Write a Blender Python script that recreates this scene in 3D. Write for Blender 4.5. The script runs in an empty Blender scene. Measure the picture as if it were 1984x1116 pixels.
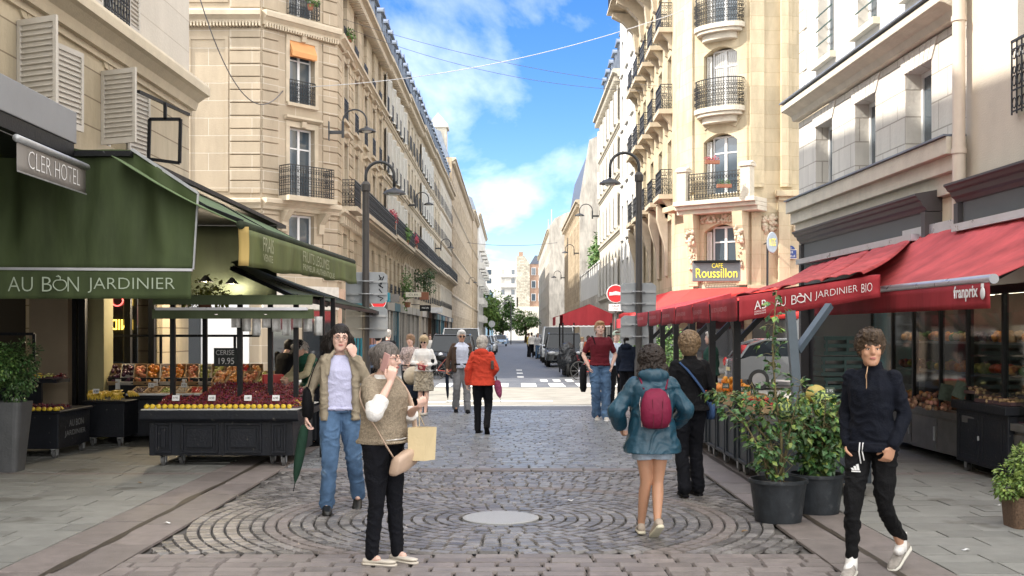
import bpy, bmesh, math, random
from math import sin, cos, pi, radians, atan2, sqrt
from mathutils import Vector, Matrix, noise, Euler
random.seed(7)
R = random.Random(11)
SC = bpy.context.scene
COL = SC.collection
# ------------------------------------------------------------------ camera
F, EYE, VX, VY = 2160.0, 1.65, 992.0, 647.0
cam = bpy.data.cameras.new('camera'); camo = bpy.data.objects.new('camera', cam); COL.objects.link(camo)
cam.sensor_width = 36.0; cam.lens = 36.0 * F / 1984.0; cam.shift_y = (VY - 558) / 1984.0
cam.clip_start = 0.1; cam.clip_end = 3000
camo.location = (0, 0, EYE); camo.rotation_euler = (pi / 2, 0, 0)
SC.camera = camo
def P(px, py, Y): return Vector(((px - VX) / F * Y, Y, EYE - (py - VY) / F * Y))
# ------------------------------------------------------------------ light
AZ, EL = radians(77), radians(42)
SUN = Vector((-sin(AZ) * cos(EL), -cos(AZ) * cos(EL), sin(EL)))
sl = bpy.data.lights.new('sun', 'SUN'); sl.energy = 3.7; sl.angle = radians(0.55); sl.color = (1, .93, .82)
so = bpy.data.objects.new('sun', sl); COL.objects.link(so); so.location = (-20, 0, 40)
so.rotation_euler = SUN.to_track_quat('Z', 'Y').to_euler()
W = bpy.data.worlds.new('World'); SC.world = W; W.use_nodes = True
def world():
    nt = W.node_tree; N = nt.nodes; L = nt.links; N.clear()
    out = N.new('ShaderNodeOutputWorld'); bg = N.new('ShaderNodeBackground'); bg.inputs[1].default_value = .15
    sky = N.new('ShaderNodeTexSky'); sky.sky_type = 'NISHITA'; sky.sun_disc = False
    sky.sun_elevation = EL; sky.sun_rotation = atan2(SUN.x, SUN.y)
    sky.air_density = 1.0; sky.dust_density = .3; sky.ozone_density = 3.0; sky.altitude = 500
    hs = N.new('ShaderNodeHueSaturation'); hs.inputs['Saturation'].default_value = 1.35; hs.inputs['Value'].default_value = .72; hs.inputs['Hue'].default_value = .515
    tc = N.new('ShaderNodeTexCoord'); sep = N.new('ShaderNodeSeparateXYZ'); L.new(tc.outputs['Generated'], sep.inputs[0])
    # clouds: project the direction onto a cloud layer
    ad = N.new('ShaderNodeMath'); ad.operation = 'ADD'; ad.inputs[1].default_value = .10; L.new(sep.outputs[2], ad.inputs[0])
    mx = N.new('ShaderNodeMath'); mx.operation = 'MAXIMUM'; mx.inputs[1].default_value = .03; L.new(ad.outputs[0], mx.inputs[0])
    dv = N.new('ShaderNodeVectorMath'); dv.operation = 'DIVIDE'; L.new(tc.outputs['Generated'], dv.inputs[0])
    cb = N.new('ShaderNodeCombineXYZ')
    for i in range(3): L.new(mx.outputs[0], cb.inputs[i])
    L.new(cb.outputs[0], dv.inputs[1])
    mp = N.new('ShaderNodeMapping'); L.new(dv.outputs[0], mp.inputs[0])
    mp.inputs['Scale'].default_value = (1.05, .42, 0); mp.inputs['Location'].default_value = (1.35, .55, 0)
    n1 = N.new('ShaderNodeTexNoise'); n1.inputs['Scale'].default_value = 1.25; n1.inputs['Detail'].default_value = 9
    n1.inputs['Roughness'].default_value = .56; n1.inputs['Distortion'].default_value = .35; L.new(mp.outputs[0], n1.inputs['Vector'])
    # extra unseen cloud behind and above the camera, added to brighten the shade
    my = N.new('ShaderNodeMath'); my.operation = 'MULTIPLY'; my.inputs[1].default_value = -.285; L.new(sep.outputs[1], my.inputs[0])
    mz = N.new('ShaderNodeMath'); mz.operation = 'MULTIPLY'; mz.inputs[1].default_value = .16; L.new(sep.outputs[2], mz.inputs[0])
    a1 = N.new('ShaderNodeMath'); a1.operation = 'ADD'; L.new(n1.outputs['Fac'], a1.inputs[0]); L.new(my.outputs[0], a1.inputs[1])
    a2 = N.new('ShaderNodeMath'); a2.operation = 'ADD'; L.new(a1.outputs[0], a2.inputs[0]); L.new(mz.outputs[0], a2.inputs[1])
    cr = N.new('ShaderNodeValToRGB'); cr.color_ramp.elements[0].position = .27; cr.color_ramp.elements[0].color = (0, 0, 0, 1)
    cr.color_ramp.elements[1].position = .66; cr.color_ramp.elements[1].color = (1, 1, 1, 1)
    e = cr.color_ramp.elements.new(.44); e.color = (.35, .35, .35, 1)
    L.new(a2.outputs[0], cr.inputs[0])
    mix = N.new('ShaderNodeMix'); mix.data_type = 'RGBA'; L.new(cr.outputs[0], mix.inputs[0])
    L.new(sky.outputs[0], hs.inputs['Color']); L.new(hs.outputs[0], mix.inputs[6]); mix.inputs[7].default_value = (9.5, 9.4, 9.2, 1)
    L.new(mix.outputs[2], bg.inputs[0]); L.new(bg.outputs[0], out.inputs[0])
world()
vs = SC.view_settings; vs.view_transform = 'Standard'; vs.look = 'None'; vs.gamma = 1; vs.use_curve_mapping = False
vs.exposure = 1.25
# ------------------------------------------------------------------ materials
MATS = {}
def mat(name, col, rough=.7, var=.12, scale=6, bump=0., bscale=40, metal=0., spec=.5, col2=None, sub=0., island=0., coat=0., emit=None, wear=None, trans=0., stretch=None):
    if name in MATS: return MATS[name]
    m = bpy.data.materials.new(name); m.use_nodes = True; nt = m.node_tree; N = nt.nodes; L = nt.links
    b = N['Principled BSDF']; b.inputs['Roughness'].default_value = rough; b.inputs['Metallic'].default_value = metal
    b.inputs['Specular IOR Level'].default_value = spec; b.inputs['Coat Weight'].default_value = coat; b.inputs['Coat Roughness'].default_value = .06
    tc = N.new('ShaderNodeTexCoord'); src = tc.outputs['Object']
    if stretch:
        mp = N.new('ShaderNodeMapping'); mp.inputs['Scale'].default_value = stretch; L.new(src, mp.inputs[0]); src = mp.outputs[0]
    n = N.new('ShaderNodeTexNoise'); n.inputs['Scale'].default_value = scale; n.inputs['Detail'].default_value = 6; n.inputs['Roughness'].default_value = .62
    L.new(src, n.inputs['Vector'])
    c1 = [max(0, c * (1 - var)) for c in col]; c2 = col2 or [min(1, c * (1 + var)) for c in col]
    r = N.new('ShaderNodeValToRGB'); r.color_ramp.elements[0].position = .27; r.color_ramp.elements[1].position = .68
    r.color_ramp.elements[0].color = (*c1, 1); r.color_ramp.elements[1].color = (*c2, 1); L.new(n.outputs['Fac'], r.inputs[0])
    c = r.outputs[0]
    if wear:
        n2 = N.new('ShaderNodeTexNoise'); n2.inputs['Scale'].default_value = wear[1]; n2.inputs['Detail'].default_value = 8; L.new(src, n2.inputs['Vector'])
        r2 = N.new('ShaderNodeValToRGB'); r2.color_ramp.elements[0].position = wear[2]; r2.color_ramp.elements[1].position = wear[2] + .06; L.new(n2.outputs['Fac'], r2.inputs[0])
        mx = N.new('ShaderNodeMix'); mx.data_type = 'RGBA'; L.new(r2.outputs[0], mx.inputs[0]); L.new(c, mx.inputs[6]); mx.inputs[7].default_value = (*wear[0], 1); c = mx.outputs[2]
    if island:
        g = N.new('ShaderNodeNewGeometry'); hs = N.new('ShaderNodeHueSaturation')
        mr = N.new('ShaderNodeMapRange'); mr.inputs[3].default_value = 1 - island; mr.inputs[4].default_value = 1 + island; L.new(g.outputs['Random Per Island'], mr.inputs[0])
        L.new(mr.outputs[0], hs.inputs['Value']); L.new(c, hs.inputs['Color'])
        m2 = N.new('ShaderNodeMath'); m2.operation = 'MULTIPLY'; m2.inputs[1].default_value = 7.77; L.new(g.outputs['Random Per Island'], m2.inputs[0])
        fr = N.new('ShaderNodeMath'); fr.operation = 'FRACT'; L.new(m2.outputs[0], fr.inputs[0])
        mr2 = N.new('ShaderNodeMapRange'); mr2.inputs[3].default_value = .5 - island * .06; mr2.inputs[4].default_value = .5 + island * .06; L.new(fr.outputs[0], mr2.inputs[0]); L.new(mr2.outputs[0], hs.inputs['Hue'])
        c = hs.outputs[0]
    L.new(c, b.inputs['Base Color'])
    rm = N.new('ShaderNodeMapRange'); rm.inputs[3].default_value = max(.03, rough - .1); rm.inputs[4].default_value = min(1, rough + .1); L.new(n.outputs['Fac'], rm.inputs[0])
    if rough > .12: L.new(rm.outputs[0], b.inputs['Roughness'])
    if bump:
        bn = N.new('ShaderNodeTexNoise'); bn.inputs['Scale'].default_value = bscale; bn.inputs['Detail'].default_value = 4; L.new(src, bn.inputs['Vector'])
        bp = N.new('ShaderNodeBump'); bp.inputs['Strength'].default_value = bump; bp.inputs['Distance'].default_value = .02; L.new(bn.outputs['Fac'], bp.inputs['Height']); L.new(bp.outputs[0], b.inputs['Normal'])
    if sub:
        b.inputs['Subsurface Weight'].default_value = sub; b.inputs['Subsurface Radius'].default_value = (1, .35, .2); b.inputs['Subsurface Scale'].default_value = .01
    if emit:
        b.inputs['Emission Color'].default_value = (*emit[0], 1); b.inputs['Emission Strength'].default_value = emit[1]
    if trans: b.inputs['Transmission Weight'].default_value = trans
    MATS[name] = m; return m
def stone(name, col, bw, bh, mortar, msize=.012, var=.14, rough=.85, offset=.5, bump=.35, streak=.30):
    if name in MATS: return MATS[name]
    m = bpy.data.materials.new(name); m.use_nodes = True; nt = m.node_tree; N = nt.nodes; L = nt.links
    b = N['Principled BSDF']; b.inputs['Roughness'].default_value = rough; b.inputs['Specular IOR Level'].default_value = .25
    tc = N.new('ShaderNodeTexCoord'); sp = N.new('ShaderNodeSeparateXYZ'); L.new(tc.outputs['Object'], sp.inputs[0])
    ad = N.new('ShaderNodeMath'); ad.operation = 'ADD'; L.new(sp.outputs[0], ad.inputs[0]); L.new(sp.outputs[1], ad.inputs[1])
    cb = N.new('ShaderNodeCombineXYZ'); L.new(ad.outputs[0], cb.inputs[0]); L.new(sp.outputs[2], cb.inputs[1])
    bt = N.new('ShaderNodeTexBrick'); bt.inputs['Scale'].default_value = 1; bt.inputs['Brick Width'].default_value = bw; bt.inputs['Row Height'].default_value = bh
    bt.inputs['Mortar Size'].default_value = msize; bt.inputs['Mortar Smooth'].default_value = .3; bt.offset = offset; bt.inputs['Bias'].default_value = 0
    bt.inputs['Color1'].default_value = (*[c * (1 - var) for c in col], 1); bt.inputs['Color2'].default_value = (*[min(1, c * (1 + var)) for c in col], 1); bt.inputs['Mortar'].default_value = (*mortar, 1)
    L.new(cb.outputs[0], bt.inputs['Vector'])
    n = N.new('ShaderNodeTexNoise'); n.inputs['Scale'].default_value = 1.1; n.inputs['Detail'].default_value = 8; n.inputs['Roughness'].default_value = .65
    mp = N.new('ShaderNodeMapping'); mp.inputs['Scale'].default_value = (1.6, 1.6, .45); L.new(tc.outputs['Object'], mp.inputs[0]); L.new(mp.outputs[0], n.inputs['Vector'])
    mr = N.new('ShaderNodeMapRange'); mr.inputs[1].default_value = .3; mr.inputs[2].default_value = .7; mr.inputs[3].default_value = 1 - streak; mr.inputs[4].default_value = 1 + streak * .5; L.new(n.outputs['Fac'], mr.inputs[0])
    hs = N.new('ShaderNodeHueSaturation'); L.new(mr.outputs[0], hs.inputs['Value']); L.new(bt.outputs['Color'], hs.inputs['Color']); L.new(hs.outputs[0], b.inputs['Base Color'])
    n2 = N.new('ShaderNodeTexNoise'); n2.inputs['Scale'].default_value = 18; n2.inputs['Detail'].default_value = 5; L.new(tc.outputs['Object'], n2.inputs['Vector'])
    ma = N.new('ShaderNodeMath'); ma.operation = 'MULTIPLY_ADD'; ma.inputs[1].default_value = -1.0; L.new(bt.outputs['Fac'], ma.inputs[0]); L.new(n2.outputs['Fac'], ma.inputs[2])
    bp = N.new('ShaderNodeBump'); bp.inputs['Strength'].default_value = bump; bp.inputs['Distance'].default_value = .02; L.new(ma.outputs[0], bp.inputs['Height']); L.new(bp.outputs[0], b.inputs['Normal'])
    MATS[name] = m; return m
def glass(name, col=(.05, .07, .09), rough=.06, curtain=.2):
    if name in MATS: return MATS[name]
    m = bpy.data.materials.new(name); m.use_nodes = True; nt = m.node_tree; N = nt.nodes; L = nt.links
    b = N['Principled BSDF']; b.inputs['Roughness'].default_value = rough; b.inputs['Specular IOR Level'].default_value = 1.0; b.inputs['IOR'].default_value = 1.6
    oi = N.new('ShaderNodeObjectInfo'); tc = N.new('ShaderNodeTexCoord'); wv = N.new('ShaderNodeTexWave'); wv.inputs['Scale'].default_value = 4; wv.inputs['Distortion'].default_value = 3; L.new(tc.outputs['Object'], wv.inputs['Vector'])
    st = N.new('ShaderNodeMath'); st.operation = 'GREATER_THAN'; st.inputs[1].default_value = 1 - curtain; L.new(oi.outputs['Random'], st.inputs[0])
    cm = N.new('ShaderNodeMix'); cm.data_type = 'RGBA'; cm.inputs[6].default_value = (.18, .17, .15, 1); cm.inputs[7].default_value = (.42, .40, .36, 1); L.new(wv.outputs['Fac'], cm.inputs[0])
    mx = N.new('ShaderNodeMix'); mx.data_type = 'RGBA'; L.new(st.outputs[0], mx.inputs[0]); mx.inputs[6].default_value = (*col, 1); L.new(cm.outputs[2], mx.inputs[7]); L.new(mx.outputs[2], b.inputs['Base Color'])
    nn = N.new('ShaderNodeTexNoise'); nn.inputs['Scale'].default_value = 1.3; L.new(tc.outputs['Object'], nn.inputs['Vector'])
    bp = N.new('ShaderNodeBump'); bp.inputs['Strength'].default_value = .06; L.new(nn.outputs['Fac'], bp.inputs['Height']); L.new(bp.outputs[0], b.inputs['Normal'])
    MATS[name] = m; return m
# ------------------------------------------------------------------ mesh builder
class MB:
    def __init__(s): s.v = []; s.f = []; s.mi = []; s.m = 0; s.M = None
    def pt(s, p):
        p = Vector(p)
        if s.M is not None: p = s.M @ p
        s.v.append(p[:]); return len(s.v) - 1
    def face(s, idx): s.f.append(tuple(idx)); s.mi.append(s.m)
    def poly(s, pts): s.face([s.pt(p) for p in pts])
    def box(s, x0, x1, y0, y1, z0, z1):
        i = [s.pt(p) for p in ((x0, y0, z0), (x1, y0, z0), (x1, y1, z0), (x0, y1, z0), (x0, y0, z1), (x1, y0, z1), (x1, y1, z1), (x0, y1, z1))]
        for q in ((3, 2, 1, 0), (4, 5, 6, 7), (0, 1, 5, 4), (1, 2, 6, 5), (2, 3, 7, 6), (3, 0, 4, 7)): s.face([i[k] for k in q])
        return s
    def cbox(s, c, d, rot=(0, 0, 0)):
        old = s.M; T = Matrix.Translation(c) @ Euler(rot).to_matrix().to_4x4(); s.M = T if old is None else old @ T
        s.box(-d[0] / 2, d[0] / 2, -d[1] / 2, d[1] / 2, -d[2] / 2, d[2] / 2); s.M = old; return s
    def bar(s, a, b, w, h, up=(0, 0, 1)):
        a = Vector(a); b = Vector(b); d = b - a; L = d.length
        if L < 1e-6: return s
        z = d / L; x = Vector(up).cross(z)
        if x.length < 1e-4: x = Vector((1, 0, 0)).cross(z)
        x.normalize(); y = z.cross(x)
        T = Matrix((x, y, z)).transposed().to_4x4(); T.translation = a
        old = s.M; s.M = T if old is None else old @ T; s.box(-w / 2, w / 2, -h / 2, h / 2, 0, L); s.M = old; return s
    def prism(s, poly, a, b, ax='x'):
        n = len(poly)
        def q(u, v, t): return (t, u, v) if ax == 'x' else ((u, t, v) if ax == 'y' else (u, v, t))
        A = [s.pt(q(u, v, a)) for u, v in poly]; B = [s.pt(q(u, v, b)) for u, v in poly]
        s.face(A[::-1]); s.face(B)
        for i in range(n): j = (i + 1) % n; s.face((A[i], A[j], B[j], B[i]))
        return s
    def ring(s, c, u, v, n): return [s.pt(Vector(c) + u * cos(2 * pi * k / n) + v * sin(2 * pi * k / n)) for k in range(n)]
    def tube(s, pts, r, n=8, cap=True, flat=1.0):
        pts = [Vector(p) for p in pts]; m = len(pts)
        if not hasattr(r, '__len__'): r = [r] * m
        rings = []; px = None
        for i, p in enumerate(pts):
            d = (pts[min(i + 1, m - 1)] - pts[max(i - 1, 0)])
            if d.length < 1e-9: d = Vector((0, 0, 1))
            d.normalize()
            if px is None:
                ref = Vector((0, 0, 1)) if abs(d.z) < .9 else Vector((1, 0, 0)); px = ref.cross(d).normalized()
            else:
                px = px - d * px.dot(d)
                px = px.normalized() if px.length > 1e-6 else Vector((1, 0, 0))
            py = d.cross(px); rings.append(s.ring(p, px * r[i], py * r[i] * flat, n))
        for a, b in zip(rings, rings[1:]):
            for k in range(n): j = (k + 1) % n; s.face((a[k], a[j], b[j], b[k]))
        if cap: s.face(rings[0][::-1]); s.face(rings[-1])
        return s
    def loft(s, secs, n=20, cap=True, e=2.0):
        # secs: (centre, half-vector u, half-vector v)
        rings = []
        for c, u, v in secs:
            c = Vector(c); u = Vector(u); v = Vector(v); rr = []
            for k in range(n):
                t = 2 * pi * k / n; cc, ss = cos(t), sin(t)
                if e != 2: cc = math.copysign(abs(cc) ** (2 / e), cc); ss = math.copysign(abs(ss) ** (2 / e), ss)
                rr.append(s.pt(c + u * cc + v * ss))
            rings.append(rr)
        for a, b in zip(rings, rings[1:]):
            for k in range(n): j = (k + 1) % n; s.face((a[k], a[j], b[j], b[k]))
        if cap: s.face(rings[0][::-1]); s.face(rings[-1])
        return s
    def lathe(s, prof, c=(0, 0, 0), n=24, cap=True):
        return s.loft([((c[0], c[1], c[2] + z), (r, 0, 0), (0, r, 0)) for r, z in prof], n, cap)
    def ball(s, c, r, n=12, m=8, M=None):
        if not hasattr(r, '__len__'): r = (r, r, r)
        old = s.M
        if M is not None:
            T = Matrix.Translation(c) @ M.to_4x4(); s.M = T if old is None else old @ T; c = (0, 0, 0)
        c = Vector(c)
        secs = [(c + Vector((0, 0, -r[2] * cos(pi * (i + .0) / m))), (max(1e-4, r[0] * sin(pi * i / m)), 0, 0), (0, max(1e-4, r[1] * sin(pi * i / m)), 0)) for i in range(m + 1)]
        s.loft(secs, n); s.M = old; return s
    def sheet(s, fn, nu, nv, th=.004):
        A = [[Vector(fn(i / nu, j / nv)) for j in range(nv + 1)] for i in range(nu + 1)]
        a = [[s.pt(p) for p in row] for row in A]
        for i in range(nu):
            for j in range(nv): s.face((a[i][j], a[i + 1][j], a[i + 1][j + 1], a[i][j + 1]))
        if th:
            nrm = (A[-1][0] - A[0][0]).cross(A[0][-1] - A[0][0]).normalized() * th
            b = [[s.pt(p - nrm) for p in row] for row in A]
            for i in range(nu):
                for j in range(nv): s.face((b[i][j], b[i][j + 1], b[i + 1][j + 1], b[i + 1][j]))
            for i in range(nu): s.face((a[i][0], b[i][0], b[i + 1][0], a[i + 1][0])); s.face((a[i][nv], a[i + 1][nv], b[i + 1][nv], b[i][nv]))
            for j in range(nv): s.face((a[0][j], a[0][j + 1], b[0][j + 1], b[0][j])); s.face((a[nu][j], b[nu][j], b[nu][j + 1], a[nu][j + 1]))
        return s
    def mesh(s, name, mats, smooth=None):
        me = bpy.data.meshes.new(name); me.from_pydata(s.v, [], s.f)
        if not isinstance(mats, (list, tuple)): mats = [mats]
        for m in mats: me.materials.append(m)
        if len(mats) > 1: me.polygons.foreach_set('material_index', s.mi)
        if smooth:
            me.shade_smooth()
            if smooth is not True: me.set_sharp_from_angle(angle=smooth)
        me.validate(); me.update(); return me
    def build(s, name, mats, parent=None, loc=None, rotz=0, smooth=None, bevel=0):
        return obj(name, s.mesh(name, mats, smooth), parent, loc, rotz, bevel)
def obj(name, me, parent=None, loc=None, rotz=0, bevel=0):
    o = bpy.data.objects.new(name, me); COL.objects.link(o)
    if parent is not None: o.parent = parent
    if loc is not None: o.location = loc
    if rotz: o.rotation_euler = (0, 0, rotz)
    if bevel:
        b = o.modifiers.new('bevel', 'BEVEL'); b.width = bevel; b.segments = 2; b.limit_method = 'ANGLE'; b.angle_limit = radians(40)
    return o
def tag(o, label=None, cat=None, group=None, kind=None):
    if label: o['label'] = label
    if cat: o['category'] = cat
    if group: o['group'] = group
    if kind: o['kind'] = kind
    return o
def thing(name, label, cat, loc=(0, 0, 0), rotz=0, group=None):
    o = bpy.data.objects.new(name, None); COL.objects.link(o); o.empty_display_size = .2
    o.location = loc; o.rotation_euler = (0, 0, rotz); return tag(o, label, cat, group)
def dup(root, loc=None, rotz=None, label=None, scale=None, group=None):
    def cp(o, par):
        c = o.copy(); COL.objects.link(c)
        if par is not None: c.parent = par
        for ch in o.children: cp(ch, c)
        return c
    r = cp(root, None)
    if loc is not None: r.location = loc
    if rotz is not None: r.rotation_euler = (0, 0, rotz)
    if scale is not None: r.scale = (scale,) * 3
    if label: r['label'] = label
    if group: r['group'] = group
    return r
ORD = ['first', 'second', 'third', 'fourth', 'fifth', 'sixth', 'seventh', 'eighth', 'ninth', 'tenth', 'eleventh', 'twelfth', 'thirteenth', 'fourteenth', 'fifteenth', 'sixteenth', 'seventeenth', 'eighteenth', 'nineteenth', 'twentieth', 'twenty-first', 'twenty-second', 'twenty-third', 'twenty-fourth', 'twenty-fifth', 'twenty-sixth', 'twenty-seventh', 'twenty-eighth', 'twenty-ninth', 'thirtieth']
WS = bpy.data.scenes.new('workshop')
def evald(o):
    # evaluate an object alone in a small scratch scene
    for c in list(o.users_collection): c.objects.unlink(o)
    WS.collection.objects.link(o); vl = WS.view_layers[0]; vl.update(); dg = vl.depsgraph
    return bpy.data.meshes.new_from_object(o.evaluated_get(dg))
def text(s, width, height, m, parent, M, name='lettering', thin=0., ext=.002, shear=0):
    cu = bpy.data.curves.new('t', 'FONT'); cu.body = s; cu.size = 1; cu.extrude = 0; cu.offset = thin; cu.resolution_u = 3; cu.shear = shear
    o = bpy.data.objects.new('t', cu); me = evald(o); bpy.data.objects.remove(o); bpy.data.curves.remove(cu)
    xs = [v.co.x for v in me.vertices]; ys = [v.co.y for v in me.vertices]
    x0, x1, y0, y1 = min(xs), max(xs), min(ys), max(ys)
    for v in me.vertices: v.co = M @ Vector(((v.co.x - x0) / (x1 - x0) * width, 0, (v.co.y - y0) / (y1 - y0) * height))
    me.materials.clear(); me.materials.append(m); me.name = name
    return obj(name, me, parent)
def TR(loc, rz=0): return Matrix.Translation(loc) @ Matrix.Rotation(rz, 4, 'Z')
# ------------------------------------------------------------------ ground
m_asph = mat('asphalt_dark', (.085, .09, .10), .55, .3, .8, .35, 120, col2=(.14, .145, .155))
m_gran = mat('road_granite', (.25, .238, .21), .8, .2, 1.5, .3, 90)
m_cob = mat('cobble_stone', (.160, .150, .146), .34, .35, 9, .5, 60, island=.42)
m_pav = mat('paver_stone', (.185, .19, .20), .30, .3, 7, .45, 50, island=.3)
m_pink = mat('pink_granite', (.19, .165, .155), .55, .22, 6, .4, 90, island=.16)
m_slab = mat('grey_slab', (.215, .215, .20), .6, .16, 5, .35, 110, island=.12, wear=((.14, .135, .12), 1.3, .62))
m_join = mat('joint_dirt', (.105, .098, .09), .8, .3, 20)
m_disc = mat('granite_disc', (.33, .33, .33), .5, .35, 160, .2, 200)
m_white = mat('road_paint', (.72, .72, .70), .6, .12, 8, .1, wear=((.25, .25, .25), 9, .60))
def slab(mb, c, w, d, z=.0, h=.012, rz=0, bev=.006, jit=.003, poly=None):
    # one bevelled paving stone, top only
    t = z + h + R.uniform(-jit, jit)
    ta, tb = R.uniform(-.012, .012), R.uniform(-.012, .012)
    if poly is None:
        ca, sa = cos(rz), sin(rz)
        poly = [(c[0] + ca * x - sa * y, c[1] + sa * x + ca * y) for x, y in ((-w / 2, -d / 2), (w / 2, -d / 2), (w / 2, d / 2), (-w / 2, d / 2))]
    cx = sum(p[0] for p in poly) / 4; cy = sum(p[1] for p in poly) / 4
    out = [mb.pt((x, y, z - .01)) for x, y in poly]
    ins = []
    for x, y in poly:
        l = max(1e-4, sqrt((x - cx) ** 2 + (y - cy) ** 2)); k = 1 - bev * 1.6 / l
        qx = cx + (x - cx) * k; qy = cy + (y - cy) * k; ins.append(mb.pt((qx, qy, t + (qx - cx) * ta + (qy - cy) * tb)))
    mb.face(ins)
    for i in range(4): j = (i + 1) % 4; mb.face((out[i], out[j], ins[j], ins[i]))
g = MB(); g.poly([(-900, -60, -.03), (900, -60, -.03), (900, 1200, -.03), (-900, 1200, -.03)])
tag(g.build('ground', m_join), kind='structure')
XL0, XL1, XR0, XR1 = -3.57, -2.80, 2.27, 3.03
CC = (-.10, 9.93); YA, YB = 8.30, 13.35
mb = MB(); pk = MB()
r = .372
while r < 6.2:
    ringw = .102
    pink = 1.83 < r + ringw / 2 < 2.06
    n = int(2 * pi * (r + ringw / 2) / R.uniform(.12, .145)); off = R.random() * 6; a = off
    for k in range(n):
        a0 = off + 2 * pi * k / n + R.uniform(-.12, .12) * pi / n; a1 = off + 2 * pi * (k + 1) / n + R.uniform(-.12, .12) * pi / n
        g0 = .005 / (r + .05)
        pts = [(CC[0] + rr * cos(aa), CC[1] + rr * sin(aa)) for rr, aa in ((r + .003, a0 + g0), (r + ringw - .004, a0 + g0), (r + ringw - .004, a1 - g0), (r + .003, a1 - g0))]
        if all(XL1 < p[0] < XR0 and YA < p[1] < YB for p in pts): slab(pk if pink else mb, None, 0, 0, poly=pts[::-1], h=.011, bev=.008, jit=.003)
    r += ringw + .004
tag(mb.build('cobble_paving', m_cob), kind='structure'); 
# front rows (large stones) and the rear row
y = 6.6
while y < YA - .02:
    x = XL1 - R.random() * .2; d = .155
    while x < XR0:
        w = R.uniform(.24, .33); x0 = max(x, XL1); x1 = min(x + w, XR0)
        if x1 - x0 > .06: slab(pk, ((x0 + x1) / 2, y + d / 2), x1 - x0 - .010, d - .009, h=.012, bev=.009)
        x += w
    y += d
x = XL1
while x < XR0:
    w = R.uniform(.45, .7); x1 = min(x + w, XR0); slab(pk, ((x + x1) / 2, YB + .13), x1 - x - .01, .24, h=.012); x += w
for xa, xb in ((XL0, XL1), (XR0, XR1)):      # granite bands with a dished gutter
    xm = (xa + xb) / 2
    for x0, x1 in ((xa, xm - .02), (xm + .02, xb)):
        y = 3.
        while y < 24.2:
            w = R.uniform(.8, 1.1); slab(pk, ((x0 + x1) / 2, y + w / 2), x1 - x0 - .008, w - .008, h=.01, bev=.004, jit=.001); y += w
for s0, s1 in ((-12, XL0), (XR1, 12)):
    x = s0
    while x < s1: w = min(.55, s1 - x); slab(pk, (x + w / 2, 13.1), w - .008, .20, h=.01, jit=.001); x += .55
tag(pk.build('granite_band_paving', m_pink), kind='structure')
gt = MB()
for xa, xb in ((XL0, XL1), (XR0, XR1)):
    xm = (xa + xb) / 2; pts = []
    y = 3.
    while y < 24.3: pts.append((xm + noise.noise(Vector((0, y * 1.1, xa))) * .025, y, abs(noise.noise(Vector((3, y * .9, xa)))) * .06 + .018)); y += .12
    for a, b in zip(pts, pts[1:]): gt.poly([(a[0] - a[2], a[1], .0135), (a[0] + a[2], a[1], .0135), (b[0] + b[2], b[1], .0135), (b[0] - b[2], b[1], .0135)])
tag(gt.build('gutter_water', mat('gutter_wet', (.04, .03, .02), .6, .5, 14, .3, 60)), kind='structure')
pv = MB(); y = YB + .27
while y < 24.0:
    d = .118; x = XL1 - R.random() * .2
    while x < XR0:
        w = R.uniform(.19, .24); x0 = max(x, XL1); x1 = min(x + w, XR0)
        if x1 - x0 > .05: slab(pv, ((x0 + x1) / 2, y + d / 2), x1 - x0 - .016, d - .009, h=.012, bev=.008, jit=.004)
        x += w
    y += d
tag(pv.build('street_pavers', m_pav), kind='structure')
sl_ = MB()
for s0, s1 in ((-12.5, XL0), (XR1, 12.5)):
    y = 3.; row = 0
    while y < 24.2:
        d = .36 if row % 3 else .28
        if y < 13.2 < y + d: d = 13.2 - y if 13.2 - y > .1 else d
        if 12.99 < y < 13.19: y = 13.21; continue
        if y < 13.0 < y + d: d = 13.0 - y
        if d < .04: y = 13.21; continue
        x = s0 - R.random() * .5
        while x < s1:
            w = R.uniform(.55, .8); x0 = max(x, s0); x1 = min(x + w, s1)
            if x1 - x0 > .05: slab(sl_, ((x0 + x1) / 2, y + d / 2), x1 - x0 - .009, d - .009, h=.01, bev=.003, jit=.001)
            x += w
        y += d; row += 1
tag(sl_.build('pavement_slabs', m_slab), kind='structure')
dm = MB(); dm.lathe([(.34, -.005), (.34, .016), (.32, .022), (.0001, .024)], (CC[0], CC[1], 0), 64); tag(dm.build('granite_disc', m_disc), kind='structure')
# cross street and the street beyond
cs = MB(); cs.poly([(-150, 25.4, .0), (150, 25.4, .0), (150, 34.4, .0), (-150, 34.4, .0)]); tag(cs.build('cross_road', m_gran), kind='structure')
rd = MB(); rd.poly([(-5.2, 24.05, .002), (5.2, 24.05, .002), (5.2, 25.4, .002), (-5.2, 25.4, .002)])
rd.poly([(-5.2, 34.4, .002), (5.2, 34.4, .002), (5.2, 480, .002), (-5.2, 480, .002)]); tag(rd.build('road', m_asph), kind='structure')
mk = MB()
for i in range(14):
    x = -5.1 + i * .9
    mk.box(x, x + .48, 34.75, 37.2, .003, .007) if abs(x) < 5 else None
for x0, x1, y0, y1 in ((-3.6, 3.2, 25.45, 25.6), (-1.6, 1.0, 27.2, 27.6), (-3.0, -1.6, 26.7, 27.0)):
    mk.box(x0, x1, y0, y1, .003, .007)
for k in range(3): mk.box(1.0 + .45 * k, 1.25 + .45 * k, 38.6, 40.2, .003, .007); mk.box(.2, .45, 42 + k * 4, 43.4 + k * 4, .003, .007)
tag(mk.build('road_marking', m_white), kind='structure')
sw = MB()
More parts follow.
